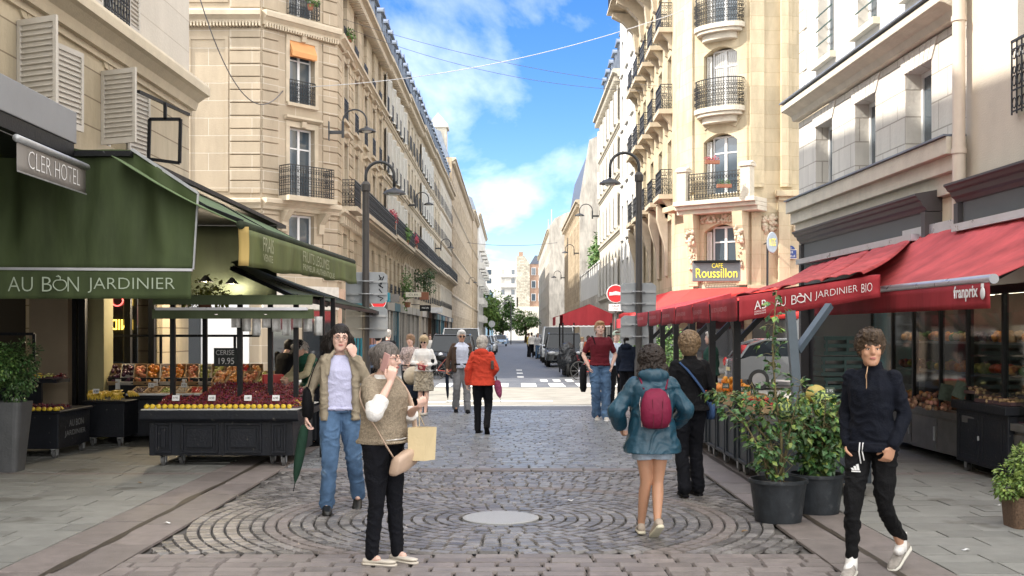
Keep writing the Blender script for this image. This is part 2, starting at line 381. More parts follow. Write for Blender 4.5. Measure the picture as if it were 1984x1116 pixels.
for a, b in ((-7.2, -3.35), (3.75, 7.2)):
    y = 37.4
    while y < 470: sw.box(a, b, y, y + 24.99, .0, .12); y += 25
for s in (-1, 1): sw.box(min(s * 5.3, s * 90), max(s * 5.3, s * 90), 35.6, 37.3, 0, .121); sw.box(min(s * 12.6, s * 90), max(s * 12.6, s * 90), 22.2, 24.6, 0, .03)
tag(sw.build('pavement', mat('pavement_asphalt', (.19, .185, .18), .7, .25, 1.2, .3, 80)), kind='structure')
# ------------------------------------------------------------------ buildings
lime = stone('limestone_warm', (.46, .385, .28), 1.15, .46, (.30, .24, .165))
lime_lt = stone('limestone_light_joint', (.42, .35, .262), 1.5, .62, (.58, .53, .45), .011, .09, streak=.14)
lime_r = stone('limestone_golden', (.53, .45, .315), 1.2, .5, (.42, .34, .22), .008, .1)
lime_b = stone('limestone_pale', (.52, .45, .345), 1.1, .45, (.36, .31, .24))
lime_tan = stone('limestone_tan', (.46, .37, .26), .9, .4, (.33, .25, .17))
cream = stone('render_cream', (.60, .56, .48), 3.1, 3.0, (.52, .48, .41), .01, .05, streak=.2)
whiter = stone('render_white', (.70, .69, .66), 4, 3.0, (.6, .59, .56), .01, .03, streak=.14)
greyr = stone('render_grey_blind', (.50, .465, .415), 5, 2.8, (.44, .41, .36), .01, .07, streak=.45)
hotelw = stone('hotel_plaster', (.52, .45, .33), 60, .44, (.26, .21, .15), .013, .06, streak=.25)
hotelup = stone('hotel_upper_board', (.60, .555, .48), 60, .60, (.46, .41, .34), .01, .03, streak=.1)
ash = stone('ashlar_white', (.60, .57, .52), .62, .42, (.36, .33, .29), .012, .04, streak=.16)
brick = stone('red_brick', (.34, .20, .14), .25, .08, (.4, .33, .27), .01, .2)
rubble = stone('rubble_stone', (.50, .46, .38), .7, .4, (.34, .31, .26), .05, .3)
trim = mat('carved_stone', (.49, .42, .32), .85, .14, 2.5, .35, 30)
trim_p = mat('carved_stone_pale', (.52, .48, .40), .85, .14, 2.5, .35, 30)
iron = mat('black_iron', (.012, .014, .018), .45, .2, 20, .1)
zinc = mat('zinc_roof', (.19, .22, .27), .45, .18, 2, .1, 8, metal=.3)
slate = mat('slate_roof', (.09, .105, .14), .5, .25, 5, .3, 30)
wfr = mat('white_window_paint', (.66, .67, .68), .5, .06, 8)
shutm = mat('shutter_paint', (.56, .55, .52), .6, .08, 6)
shutg = mat('shutter_grey_paint', (.50, .47, .42), .6, .08, 6)
gl = glass('window_glass'); glb = glass('shop_glass', (.03, .035, .04), .05, 0)
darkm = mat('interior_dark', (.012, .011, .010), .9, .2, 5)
blk = mat('black_paint', (.004, .0045, .0055), .5, .3, 12, .15, spec=.3, wear=((.08, .08, .085), 14, .70))
potm = mat('terracotta', (.26, .11, .065), .8, .15, 10)
def split_pieces(mb):
    # groups of faces that touch or overlap each other, as separate builders
    par = list(range(len(mb.v)))
    def fd(a):
        while par[a] != a: par[a] = par[par[a]]; a = par[a]
        return a
    for f in mb.f:
        r0 = fd(f[0])
        for i in f[1:]: par[fd(i)] = r0
    comp = {}
    for i in range(len(mb.v)): comp.setdefault(fd(i), []).append(i)
    bb = [[[min(mb.v[i][k] for i in c) - .004 for k in range(3)], [max(mb.v[i][k] for i in c) + .004 for k in range(3)], c] for c in comp.values()]
    gp = list(range(len(bb)))
    def fg(a):
        while gp[a] != a: gp[a] = gp[gp[a]]; a = gp[a]
        return a
    for i in range(len(bb)):
        for j in range(i):
            if all(bb[i][0][k] <= bb[j][1][k] and bb[j][0][k] <= bb[i][1][k] for k in range(3)): gp[fg(i)] = fg(j)
    own = {}
    for i, b in enumerate(bb):
        for v in b[2]: own[v] = fg(i)
    res = {}
    for f in mb.f: res.setdefault(own[f[0]], []).append(f)
    out = []
    for fs in res.values():
        q = MB(); mp = {}
        for f in fs:
            for i in f:
                if i not in mp: mp[i] = len(q.v); q.v.append(mb.v[i])
            q.face([mp[i] for i in f])
        out.append(q)
    return out
class Face:
    def __init__(s, b, loc, rz): s.b = b; s.M = TR(Vector(loc) - b.location, rz)
    def put(s, name, me, off=None, parent=None, bevel=0):
        o = obj(name, me, parent or s.b, bevel=bevel)
        M = s.M if off is None else s.M @ Matrix.Translation(off)
        if parent is not None: M = parent.matrix_local.inverted() @ M if False else Matrix.Identity(4)
        o.matrix_local = M; return o
def wall_grid(mb, L, z0, z1, ops, rev=.3):
    xs = sorted({0, L} | {v for o in ops for v in o[:2]}); zs = sorted({z0, z1} | {v for o in ops for v in o[2:4]})
    for j in range(len(zs) - 1):
        za, zb = zs[j], zs[j + 1]; run = None
        for i in range(len(xs) - 1):
            xa, xb = xs[i], xs[i + 1]; mx, mz = (xa + xb) / 2, (za + zb) / 2
            solid = not any(o[0] < mx < o[1] and o[2] < mz < o[3] for o in ops)
            if solid: run = (run[0], xb) if run else (xa, xb)
            if run and (not solid or i == len(xs) - 2): mb.poly([(run[0], 0, za), (run[1], 0, za), (run[1], 0, zb), (run[0], 0, zb)]); run = None
    for a, b, c, d in [o[:4] for o in ops]:
        mb.poly([(a, 0, c), (a, rev, c), (a, rev, d), (a, 0, d)]); mb.poly([(b, 0, c), (b, 0, d), (b, rev, d), (b, rev, c)])
        mb.poly([(a, 0, d), (a, rev, d), (b, rev, d), (b, 0, d)]); mb.poly([(a, 0, c), (b, 0, c), (b, rev, c), (a, rev, c)])
    mb.poly([(0, 0, z0), (0, 0, z1), (0, rev, z1), (0, rev, z0)]); mb.poly([(L, 0, z0), (L, rev, z0), (L, rev, z1), (L, 0, z1)])
    mb.poly([(0, 0, z1), (L, 0, z1), (L, rev, z1), (0, rev, z1)])
_wc = {}
def win_me(w, h, style='two'):
    k = (round(w, 2), round(h, 2), style)
    if k in _wc: return _wc[k]
    f = MB(); t = .07
    f.box(0, t, 0, .06, 0, h); f.box(w - t, w, 0, .06, 0, h); f.box(t, w - t, 0, .06, h - t, h); f.box(t, w - t, 0, .06, 0, t)
    f.box(w / 2 - .05, w / 2 + .05, -.012, .055, t, h - t)
    if h > 1.5: f.box(t, w / 2 - .05, 0, .05, h * .70, h * .70 + .05); f.box(w / 2 + .05, w - t, 0, .05, h * .70, h * .70 + .05)
    g = MB(); g.box(t, w - t, .025, .035, t, h - t)
    _wc[k] = (f.mesh('window_frame', wfr), g.mesh('pane', gl)); return _wc[k]
def shut_me(w, h, m=None):
    m = m or shutm; k = ('s', round(w, 2), round(h, 2), m.name)
    if k in _wc: return _wc[k]
    f = MB(); t = .055; f.box(0, t, -.04, 0, 0, h); f.box(w - t, w, -.04, 0, 0, h); f.box(t, w - t, -.04, 0, 0, t * 1.6); f.box(t, w - t, -.04, 0, h - t * 1.4, h)
    z = t * 1.6 + .03; f.box(t, w - t, -.012, -.004, t, h - t)
    while z < h - t * 1.4 - .02: f.cbox((w / 2, -.022, z), (w - 2 * t, .034, .012), (radians(35), 0, 0)); z += .075
    _wc[k] = f.mesh('shutter', m); return _wc[k]
def rail_me(w, h, d=0., scroll=True):
    k = ('r', round(w, 2), round(h, 2), round(d, 2), scroll)
    if k in _wc: return _wc[k]
    f = MB(); runs = [((0, -d), (w, -d))]
    if d > .12: runs += [((0, -.01), (0, -d)), ((w, -d), (w, -.01))]
    for a, b in runs:
        a3 = Vector((a[0], a[1], 0)); b3 = Vector((b[0], b[1], 0)); L = (b3 - a3).length; u = (b3 - a3) / L
        for z in (.06, h * .34, h - .12, h - .02): f.bar(a3 + Vector((0, 0, z)), b3 + Vector((0, 0, z)), .03 if z > h - .1 else .018, .03 if z > h - .1 else .018)
        n = max(1, int(L / .115))
        for i in range(n + 1):
            p = a3 + u * (L * i / n); f.bar(p + Vector((0, 0, .02)), p + Vector((0, 0, h - .02)), .016, .016, up=(1, 0, 0))
            if scroll and i < n and L > .3:
                c = a3 + u * (L * (i + .5) / n)
                for zz, rr in ((h * .17, .05), (h * .46, .05), (h * .60, .035), (h * .80, .042)):
                    pts = [c + u * (cos(t) * rr) + Vector((0, 0, zz + sin(t) * rr * 1.3)) for t in [k2 * pi / 4 for k2 in range(9)]]
                    f.tube(pts, .010, 4, cap=False)
    _wc[k] = f.mesh('railing', iron); return _wc[k]
def cornice(mb, L, z, d, h, dent=None, x0=0, ends=0):
    a, b = x0 - ends, x0 + L + ends
    mb.prism([(0.01, z), (-d * .35, z), (-d * .45, z + h * .3), (-d * .8, z + h * .5), (-d, z + h * .55), (-d, z + h * .85), (-d * .9, z + h), (0.01, z + h)], a, b)
    if dent:
        w, s, dd = dent; x = a + s / 2
        while x + w < b: mb.box(x, x + w, -d * .75, .0, z + h * .0 - dd, z + h * .12); x += s
def window(fc, x, z, w, h, rev=.22, shut=None, rail=None, part='window', shm=None, hasblind=False, glassmat=None):
    fr, g = win_me(w, h)
    o = fc.put(part, fr, (x - w / 2, rev, z)); p = obj('pane', g, o)
    if shut:
        sm = shut_me(w / 2 + .02, h, shm)
        o2 = fc.put('shutter', sm); o2.matrix_local = fc.M @ Matrix.Translation((x - w / 2 - .02, -.03, z)) @ Matrix.Rotation(pi + .3, 4, 'Z'); o2 = fc.put('shutter', sm); o2.matrix_local = fc.M @ Matrix.Translation((x + w / 2 + .02, -.03, z)) @ Matrix.Rotation(-.3, 4, 'Z')
    if rail:
        rh, rd, rw = rail; fc.put('railing', rail_me(rw, rh, rd), (x - rw / 2, -.02 if rd < .1 else 0, z + (.0 if rd < .1 else -.02)))
    return o
def facade(b, loc, rz, L, H, wallm, bays, floors, D=9, rev=.3, z0=0, trimm=None, cor=None, bands=(), ww=1.0, body=True):
    fc = Face(b, loc, rz); trimm = trimm or trim; ops = []
    for f in floors:
        for x in f.get('bays', bays):
            w = f.get('w', ww); ops.append((x - w / 2, x + w / 2, f['z'], f['z'] + f['h']))
    mb = MB(); wall_grid(mb, L, z0, H, ops, rev)
    if body: mb.box(.02, L - .02, rev + .03, D, z0, H - .02)
    fc.put('wall', mb.mesh('wall', wallm))
    tm = MB()
    for f in floors:
        w = f.get('w', ww)
        for x in f.get('bays', bays):
            if not f.get('blank'):
                r = f.get('rail'); window(fc, x, f['z'], w, f['h'], f.get('rev', .2), f.get('shut'), (r[0], r[1], r[2] if len(r) > 2 else w + .02) if r else None, shm=f.get('shm'))
            if f.get('trim'):
                t = .16; a, c, z, h = x - w / 2, x + w / 2, f['z'], f['h']
                tm.box(a - t, a, -.05, .01, z, z + h); tm.box(c, c + t, -.05, .01, z, z + h); tm.box(a - t, c + t, -.06, .01, z + h, z + h + .2)
                tm.prism([(.0, z + h + .22), (-.22, z + h + .3), (-.22, z + h + .38), (0, z + h + .4)], a - t - .08, c + t + .08)
                tm.prism([(-.05, z + h + .0), (-.14, z + h + .02), (-.18, z + h + .22), (-.05, z + h + .22)], x - .1, x + .1)
            if f.get('sill'): tm.box(x - w / 2 - .12, x + w / 2 + .12, -.12, .02, f['z'] - .12, f['z'] - .002)
            if f.get('bracket'):
                for s in (-1, 1):
                    xb = x + s * (w / 2 + .12); z = f['z'] - .22
                    tm.prism([(0, z - .75), (-.07, z - .7), (-.10, z - .4), (-.3, z - .18), (-.5, z - .02), (-.5, z), (0, z)], xb - .09, xb + .09)
        if f.get('cont'):
            x0, x1 = f['cont']; z = f['z']; tm.box(x0, x1, -.72, .0, z - .2, z - .03); tm.box(x0 + .05, x1 - .05, -.62, .0, z - .3, z - .2)
            n = max(1, round((x1 - x0) / 2.2)); w1 = (x1 - x0 - .1) / n
            for i in range(n): fc.put('railing', rail_me(w1, .95, .66 if n == 1 else .02), (x0 + .05 + i * w1, -.66 + (.66 if n == 1 else .02), z - .03))
        if f.get('band'): cornice(tm, L, f['z'] - f.get('boff', .45), .14, .22)
    for z, d, h, dent in bands: cornice(tm, L, z, d, h, dent)
    if cor: z, d, h, dent = cor; cornice(tm, L, z, d, h, dent)
    if tm.f:
        for q in split_pieces(tm): n_ = 'cornice' if max(v[0] for v in q.v) - min(v[0] for v in q.v) > 3 else 'window_surround'; fc.put(n_, q.mesh(n_, trimm))
    return fc
def mansard(b, loc, rz, L, z, D, bays, h=2.8, railing=True, zn=None, dh=1.9, chim=()):
    fc = Face(b, loc, rz); mb = MB(); s0 = .3
    mb.prism([(s0, z), (s0 + .9, z + h), (s0 + 2.2, z + h + .7), (D, z + h + .7), (D, z), (s0, z)][:5], 0.01, L - .01)
    fc.put('roof', mb.mesh('roof', zinc))
    for x in bays:
        d = MB(); w = 1.15; d.box(x - w / 2, x - w / 2 + .14, s0 - .1, s0 + 1.3, z + .25, z + dh + .3); d.box(x + w / 2 - .14, x + w / 2, s0 - .1, s0 + 1.3, z + .25, z + dh + .3)
        d.box(x - w / 2, x + w / 2, s0 - .1, s0 + 1.3, z + dh + .3, z + dh + .42); d.box(x - w / 2 - .12, x + w / 2 + .12, s0 - .25, s0 + 1.5, z + dh + .42, z + dh + .52)
        d.prism([(x - w / 2 - .12, z + dh + .52), (x + w / 2 + .12, z + dh + .52), (x, z + dh + .82)], s0 - .22, s0 + 1.5, 'y')
        o = fc.put('dormer', d.mesh('dormer', zinc)); fr, g = win_me(w - .28, dh)
        fo = obj('window_frame', fr, o, (x - w / 2 + .14, s0, z + .32)); 
        gm = MB(); gm.box(x - w / 2 + .2, x + w / 2 - .2, s0 + .02, s0 + .04, z + .4, z + dh + .25); obj('pane', gm.mesh('pane', gl), o)
    for x, hh in chim:
        c = MB(); c.box(x - .5, x + .5, 2.5, 4.6, z, z + h + hh); c.box(x - .58, x + .58, 2.42, 4.68, z + h + hh, z + h + hh + .12)
        o = fc.put('chimney', c.mesh('chimney', trim_p))
        for i in range(4):
            p = MB(); p.lathe([(.12, 0), (.10, .45), (.13, .46), (.13, .5)], (x, 2.8 + i * .45, z + h + hh + .12), 10); obj('chimney_pot', p.mesh('chimney_pot', potm), o)
    if railing:
        n = max(1, round(L / 2.2)); w1 = L / n
        for i in range(n): fc.put('railing', rail_me(w1, 1.0, .02, False), (i * w1, .0, z))
    return fc
H90 = pi / 2
# ---- corner building across the cross street, left
B = thing('apartment_building', 'tall limestone corner building with chamfered corner and orange window blind, across the street', 'building', (-8.87, 39.5, 0), group='stone buildings lining the street')
# frontal part
tw = MB()
fcF = facade(B, (-17.5, 39.5, 0), 0, 8.63, 15.8, lime_lt, [], [], D=.6, cor=(15.3, .5, .5, (.14, .3, .12)), bands=[(12.62, .3, .5, (.06, .115, .10)), (6.1, .22, .35, None), (3.2, .16, .3, None)])
pn = MB()
for z0, z1 in ((6.7, 12.2), (13.4, 15.0)):
    for xa, xb in ((2.2, 5.6), (6.0, 7.45)):
        pn.box(xa, xb, -.035, .01, z0, z0 + .12); pn.box(xa, xb, -.035, .01, z1 - .12, z1); pn.box(xa, xa + .12, -.035, .01, z0 + .12, z1 - .12); pn.box(xb - .12, xb, -.035, .01, z0 + .12, z1 - .12)
fcF.put('wall_panel', pn.mesh('wall_panel', lime_lt))
LC = sqrt(2.27 ** 2 + 2.6 ** 2); rzc = atan2(2.6, 2.27); bx = LC / 2 + .05
fcC = facade(B, (-8.87, 39.5, 0), rzc, LC, 15.8, lime_lt, [bx], [dict(z=4.55, h=1.45, w=1.15), dict(z=6.62, h=2.55, w=1.15, trim=1, rail=(1.12, .62, 2.0)), dict(z=10.05, h=2.25, w=1.15, trim=1, rail=(.85, .03), sill=1), dict(z=13.2, h=2.0, w=1.15, rail=(.7, .2, 1.35), sill=1)], D=.6, cor=(15.3, .5, .5, (.14, .3, .12)), bands=[(12.62, .3, .5, (.06, .115, .10)), (6.1, .3, .38, None)])
bl = MB(); bl.box(bx - .57, bx + .57, -.03, -.01, 11.72, 12.3); bl.prism([(-.01, 12.3), (-.2, 11.9), (-.19, 11.72), (-.16, 11.72), (-.01, 12.1)], bx - .56, bx + .56)
fcC.put('window_blind', bl.mesh('window_blind', mat('orange_canvas', (.62, .30, .12), .8, .1, 5)))
qs = MB()   # rusticated courses of the chamfer, real stones standing proud
def courses(fc, x0, x1, z0, z1, hh=.46, mat_=None):
    q = MB(); z = z0
    while z < z1 - .1: h2 = min(hh, z1 - z); q.box(x0 + .01, x1 - .01, -.05, .004, z + .02, z + h2 - .025); z += hh
    fc.put('rusticated_stone', q.mesh('rusticated_stone', mat_ or lime_lt), bevel=.012)
for z0, z1 in ((6.62, 12.5), (13.2, 15.2), (3.6, 6.05)):
    courses(fcC, .0, .72, z0, z1); courses(fcC, LC - .72, LC, z0, z1)
    courses(fcF, 7.5, 8.6, z0, z1)
bp = MB()
for s in (-1, 1): bp.prism([(0, 5.3), (-.1, 5.35), (-.14, 5.7), (-.35, 5.9), (-.55, 6.1), (0, 6.1)], bx + s * .85 - .12, bx + s * .85 + .12)
bp.box(bx - 1.1, bx + 1.1, -.7, 0, 6.42, 6.6); fcC.put('balcony_slab', bp.mesh('balcony_slab', trim))
L1 = 57.3 - 42.1; bays1 = [2.0, 5.0, 8.0, 10.9, 13.5]
def gfl(z): return z
fcS = facade(B, (-6.6, 42.1, 0), H90, L1, 15.8, lime, bays1, [dict(z=3.7, h=1.9, w=1.0), dict(z=6.65, h=2.5, w=1.1, trim=1, cont=(3.9, L1 - .1)), dict(z=10.05, h=2.25, w=1.1, trim=1, sill=1, rail=(.85, .03)), dict(z=13.2, h=2.0, w=1.1, sill=1, rail=(.5, .03))], D=8, cor=(15.3, .55, .5, (.16, .34, .2)), bands=[(12.62, .3, .4, None), (6.1, .3, .3, (.16, .5, .25))])
fcS.put('railing', rail_me(1.7, 1.05, .5), (1.15, 0, 6.6)); bb = MB(); bb.box(1.0, 3.0, -.62, 0, 6.42, 6.59); fcS.put('balcony_slab', bb.mesh('balcony_slab', trim))
for z0, z1 in ((6.62, 12.5), (3.6, 6.05)): courses(fcS, 0, .9, z0, z1, mat_=lime); courses(fcS, 2.9, 4.1, z0, z1, mat_=lime)
cr = MB(); cr.prism([(-9.0, 40.0), (-17, 40.0), (-17, 50), (-7.0, 50), (-7.0, 42.4)], 0, 15.7, 'z'); o = obj('wall_core', cr.mesh('wall_core', lime_lt), B); o.location = -B.location
mansard(B, (-6.6, 42.1, 0), H90, L1, 15.82, 8, bays1, h=2.6, chim=((L1 - .6, 1.4),))
mansard(B, (-17.5, 39.5, 0), 0, 8.6, 15.82, 8, [2, 5], h=2.6)
# ground floor of the corner building: white painted shopfront + shops
mwp = mat('white_shop_paint', (.66, .67, .68), .55, .05, 3)
sh = MB(); sh.box(0.3, 8.2, -.08, 0, .1, 3.15); fcF.put('shopfront', sh.mesh('shopfront', mwp), bevel=.01)
gs = MB(); gs.box(1.2, 3.5, -.10, -.085, .5, 2.6); fcF.put('shop_window', gs.mesh('shop_window', glb))
gs = MB(); gs.box(5.0, 5.6, -.10, -.085, .3, 2.6); gs.box(5.9, 6.5, -.10, -.085, .3, 2.6); fcF.put('shop_window', gs.mesh('shop_window', glb))
sh = MB(); sh.box(0.0, LC, -.1, 0, 2.55, 3.4); fcC.put('shop_fascia', sh.mesh('shop_fascia', mat('fascia_cream', (.58, .55, .5), .6)))
sh = MB(); sh.box(.3, 1.5, -.06, .02, .1, 2.5); sh.box(1.8, 3.1, -.06, .02, .1, 2.5); fcC.put('shop_window', sh.mesh('shop_window', glb))
text('JEAN MORGAN', 1.7, .34, mat('sign_slate_blue', (.10, .14, .22), .5), B, fcC.M @ Matrix.Translation((.8, -.115, 2.95))); text('COIFFURE', .9, .12, MATS['sign_slate_blue'], B, fcC.M @ Matrix.Translation((1.2, -.115, 2.72)))
def shops(fc, L, specs):
    x = .25
    for wid, col, door in specs:
        nm = 'shop_paint_%02d' % int(col[0] * 90 + col[1] * 9 + col[2] * 17 + 1); m = mat(nm, col, .5, .1, 4)
        a, b = x, min(x + wid, L - .2)
        if b - a < .6: break
        s = MB(); s.box(a, a + .14, -.12, -.002, .1, 2.9); s.box(b - .14, b, -.12, -.002, .1, 2.9); s.box(a - .05, b + .05, -.2, -.002, 2.9, 3.35)
        s.box(a + .14, b - .14, -.07, -.002, .1, .55); s.box((a + b) / 2 - .04, (a + b) / 2 + .04, -.08, -.002, .55, 2.9)
        o = fc.put('shopfront', s.mesh('shopfront', m)); g2 = MB(); g2.box(a + .14, b - .14, -.045, -.03, .55, 2.9); obj('pane', g2.mesh('pane', glb), o)
        x = b + R.uniform(.2, .5)
shops(fcS, L1, [(3.4, (.58, .40, .30), 0), (2.6, (.03, .30, .38), 0), (2.2, (.20, .09, .04), 0), (2.4, (.45, .22, .19), 0), (2.6, (.05, .05, .05), 0)])
# ---- the rest of the left row
def row_building(label, y0, y1, H, wallm, nb, side, X, floors=None, roof=True, rail=True, shop=True, D=9, dorm=True, kind='haus', tr=None, name='apartment_building', corr=.5, chim=()):
    L = y1 - y0; loc = (X, y0, 0) if side < 0 else (X, y1, 0); rz = H90 if side < 0 else -H90
    b = thing(name, label, 'building', loc, group='stone buildings lining the street')
    bays = [L * (i + .5) / nb for i in range(nb)]
    if floors is None: floors = []
    fc = facade(b, loc, rz, L, H, wallm, bays, floors, D=D, cor=(H - .45, corr, .45, (.2, .45, .2)) if corr else None, trimm=tr)
    if roof: mansard(b, loc, rz, L, H + .02, D, bays if dorm else [], railing=rail, chim=chim)
    if shop: shops(fc, L, [(R.uniform(2.4, 3.6), R.choice([(.05, .05, .06), (.2, .1, .05), (.35, .33, .3), (.04, .12, .16), (.5, .45, .4)]), 0) for _ in range(int(L / 3))])
    return b, fc
def hfl(s=0, cont=True, L=10, shut=False):
    return [dict(z=3.75 + s, h=1.9, w=1.0, rail=(.5, .03)), dict(z=6.7 + s, h=2.4, w=1.05, cont=(.1, L - .1), shut=shut, bracket=1), dict(z=10.0 + s, h=2.2, w=1.0, rail=(.9, .12), shut=shut, band=1), dict(z=13.1 + s, h=1.9, w=1.0, rail=(.9, .12), shut=shut, band=1)]
row_building('second limestone building from the left corner, with long dark iron balconies and zinc dormers', 57.32, 68, 16.0, lime, 5, -1, -6.6, hfl(.1, L=10.68, shut=True), chim=((10.3, 1.5),))
row_building('third limestone building from the left corner, with plants on its long balcony', 68.02, 79.6, 16.3, lime_b, 5, -1, -6.6, hfl(.3, L=11.58), chim=((.5, 1.2),))
row_building('fourth building of the left row, pale facade with shutters above olive tree pots', 79.62, 91, 16.6, lime, 5, -1, -6.6, hfl(.3, L=11.38, shut=True), chim=((10.8, 1.6),))
row_building('fifth building of the left row, white window frames close together under dark awnings', 91.02, 103, 16.8, lime_b, 6, -1, -6.6, hfl(.4, L=11.98))
row_building('narrow pale building just before the tall tan stone building, left row', 103.02, 121.9, 16.9, cream, 9, -1, -6.6, hfl(.5, L=18.8), chim=((18.2, 1.0),))
b7, f7 = row_building('tall tan stone building with a square tower chimney and rows of narrow windows, left row', 122, 184.9, 21.0, lime_tan, 22, -1, -6.6, [dict(z=1.2, h=2.6, w=1.1), dict(z=6.2, h=3.0, w=1.1, band=1), dict(z=11.0, h=2.8, w=1.1, band=1), dict(z=16., h=2.6, w=1.1, band=1)], rail=False, dorm=False, shop=False)
tc_ = MB(); tc_.box(-7.6, -8.9 + .0, 122.3, 124.6, 20, 24.0) if False else tc_.box(-9.0, -7.2, 122.3, 124.6, 21, 24.3); tc_.box(-9.2, -7.0, 122.1, 124.8, 24.3, 24.6)
tc_.prism([(-9.2, 24.6), (-7.0, 24.6), (-8.1, 25.9)], 122.1, 124.8, 'y'); o = obj('chimney', tc_.mesh('chimney', trim_p), b7); o.location = -b7.location
row_building('tan building with stepped cornice beyond the tower chimney, left row', 185, 209.9, 22.3, lime_tan, 8, -1, -6.5, [dict(z=1.2, h=2.6, w=1.2), dict(z=6.2, h=3.0, w=1.2, band=1), dict(z=11.0, h=2.8, w=1.2, band=1), dict(z=16., h=2.6, w=1.2, band=1)], rail=False, dorm=False, shop=False)
b9, f9 = row_building('white bay-windowed building at the far end of the left row', 210, 268, 24.5, whiter, 12, -1, -6.3, [dict(z=z, h=1.9, w=1.7) for z in (1, 4.4, 7.8, 11.2, 14.6, 18, 21.2)], rail=False, dorm=False, shop=False, roof=True)
bw = MB()
for i in range(5):
    for z in (4, 7.4, 10.8, 14.2, 17.6): bw.box(4 + i * 11.5, 8.5 + i * 11.5, -1.0, 0, z, z + 1.2)
f9.put('balcony', bw.mesh('balcony', whiter))
# ---- cafe corner building, right
C1 = thing('apartment_building', 'golden stone corner building with bow window, curved iron balconies and carved brackets above the cafe', 'building', (6.3, 43, 0), group='stone buildings lining the street')
HR = 19.5
LS = 56.5 - 43
baysS = [1.6, 4.4, 7.2, 10.0, 12.4]; baysS = [LS - x for x in baysS]
fl = [dict(z=3.9, h=2.3, w=1.1), dict(z=7.15, h=2.2, w=1.1, rail=(1.0, .45, 1.6)), dict(z=10.5, h=2.2, w=1.1, rail=(1.0, .45, 1.6)), dict(z=13.7, h=2.2, w=1.1, rail=(1.0, .45, 1.6))]
fR = facade(C1, (6.3, 56.5, 0), -H90, LS, HR, lime_r, baysS, fl, D=6, trimm=trim)
tm = MB()
for z in (7.15, 10.5, 13.7):
    for x in baysS:
        tm.box(x - .9, x + .9, -.55, 0, z - .2, z - .02)
        for s in (-.6, .6): tm.prism([(0, z - .85), (-.1, z - .8), (-.15, z - .5), (-.4, z - .22), (-.4, z - .2), (0, z - .2)], x + s - .1, x + s + .1)
cornice(tm, LS, 17.6, 1.5, .3)
for i in range(6):
    x = .8 + i * 2.35; q = MB(); q.prism([(0, 15.6), (-.15, 15.7), (-.25, 16.6), (-.8, 17.2), (-1.3, 17.45), (-1.3, 17.6), (0, 17.6)], x - .22, x + .22); fR.put('bracket', q.mesh('bracket', trim))
for x in (0.0, 2.95, 5.8, 8.6, 11.2):
    for z0, z1 in ((4.0, 6.9),): q = MB(); q.prism([(0, z0), (-.08, z0), (-.12, z0 + 1.2), (-.42, z0 + 2.3), (-.42, z1), (0, z1)], max(.02, x - .2), x + .2); fR.put('bracket', q.mesh('bracket', trim))
for q in split_pieces(tm): n_ = 'cornice' if max(v[0] for v in q.v) - min(v[0] for v in q.v) > 3 else 'balcony_slab'; fR.put(n_, q.mesh(n_, trim))
n = 6
for i in range(n): fR.put('railing', rail_me(LS / n, 1.0, .02, False), (i * LS / n, -1.4, 17.92))
hedge_spots = []
def arch_face(b, p0, p1, z0, z1, wins, wallm, side=False):
    d = Vector(p1) - Vector(p0); L = d.length; rz = atan2(d.y, d.x); fc = Face(b, (p0[0], p0[1], 0), rz); ops = [(x - w / 2, x + w / 2, z, z + h) for x, z, w, h, ar in wins]
    mb = MB(); wall_grid(mb, L, z0, z1, ops, .45); 
    for x, z, w, h, ar in wins:      # segmental arch filling the square head
        n = 10; hh = ar
        for k in range(n):
            t0, t1 = -1 + 2 * k / n, -1 + 2 * (k + 1) / n; a0 = z + h - hh * t0 * t0; a1 = z + h - hh * t1 * t1
            mb.poly([(x + t0 * w / 2, 0, a0), (x + t1 * w / 2, 0, a1), (x + t1 * w / 2, 0, z + h + .001), (x + t0 * w / 2, 0, z + h + .001)])
            mb.poly([(x + t0 * w / 2, 0, a0), (x + t0 * w / 2, .45, a0), (x + t1 * w / 2, .45, a1), (x + t1 * w / 2, 0, a1)])
    fc.put('wall', mb.mesh('wall', wallm))
    for x, z, w, h, ar in wins:
        window(fc, x + .08, z, w - .3, h - ar * .25, .3)
        sm = shut_me(.2, h - ar * .9); fc.put('shutter', sm, (x - w / 2 + .03, .24, z))
        vs_ = MB()                    # voussoirs standing a little proud
        for k in range(9):
            t = -1 + 2 * k / 8; a = t * .55; cx = x + sin(a) * (w * .92); cz = z + h - ar - .35 + cos(a) * w * .75
            vs_.cbox((cx, -.012, cz + .12), (w / 9 * .97 + .02, .05, .36), (0, a, 0))
        fc.put('arch_stone', vs_.mesh('arch_stone', lime_r), bevel=.01)
    return fc, L
pA, pB, pC = (6.3, 43.0), (6.75, 41.2), (8.4, 39.9)
fA, LA = arch_face(C1, pA, pB, 0, HR, [], lime_r)
fB, LB = arch_face(C1, pB, pC, 0, HR, [(LB_, z, 1.35, h, .28) for LB_, z, h in ((1.05, 3.6, 2.05), (1.05, 6.75, 2.2), (1.05, 9.95, 2.15), (1.05, 12.95, 2.2), (1.05, 16.2, 2))], lime_r)
fD, LD = arch_face(C1, pC, (18, 39.9), 0, HR, [], lime_r)
kk = MB(); kk.prism([(6.8, 43), (7.2, 41.6), (8.6, 40.45), (17.9, 40.45), (17.9, 52), (6.8, 52)], 0, HR - .1, 'z'); o = obj('wall_core', kk.mesh('wall_core', lime_r), C1); o.location = -C1.location
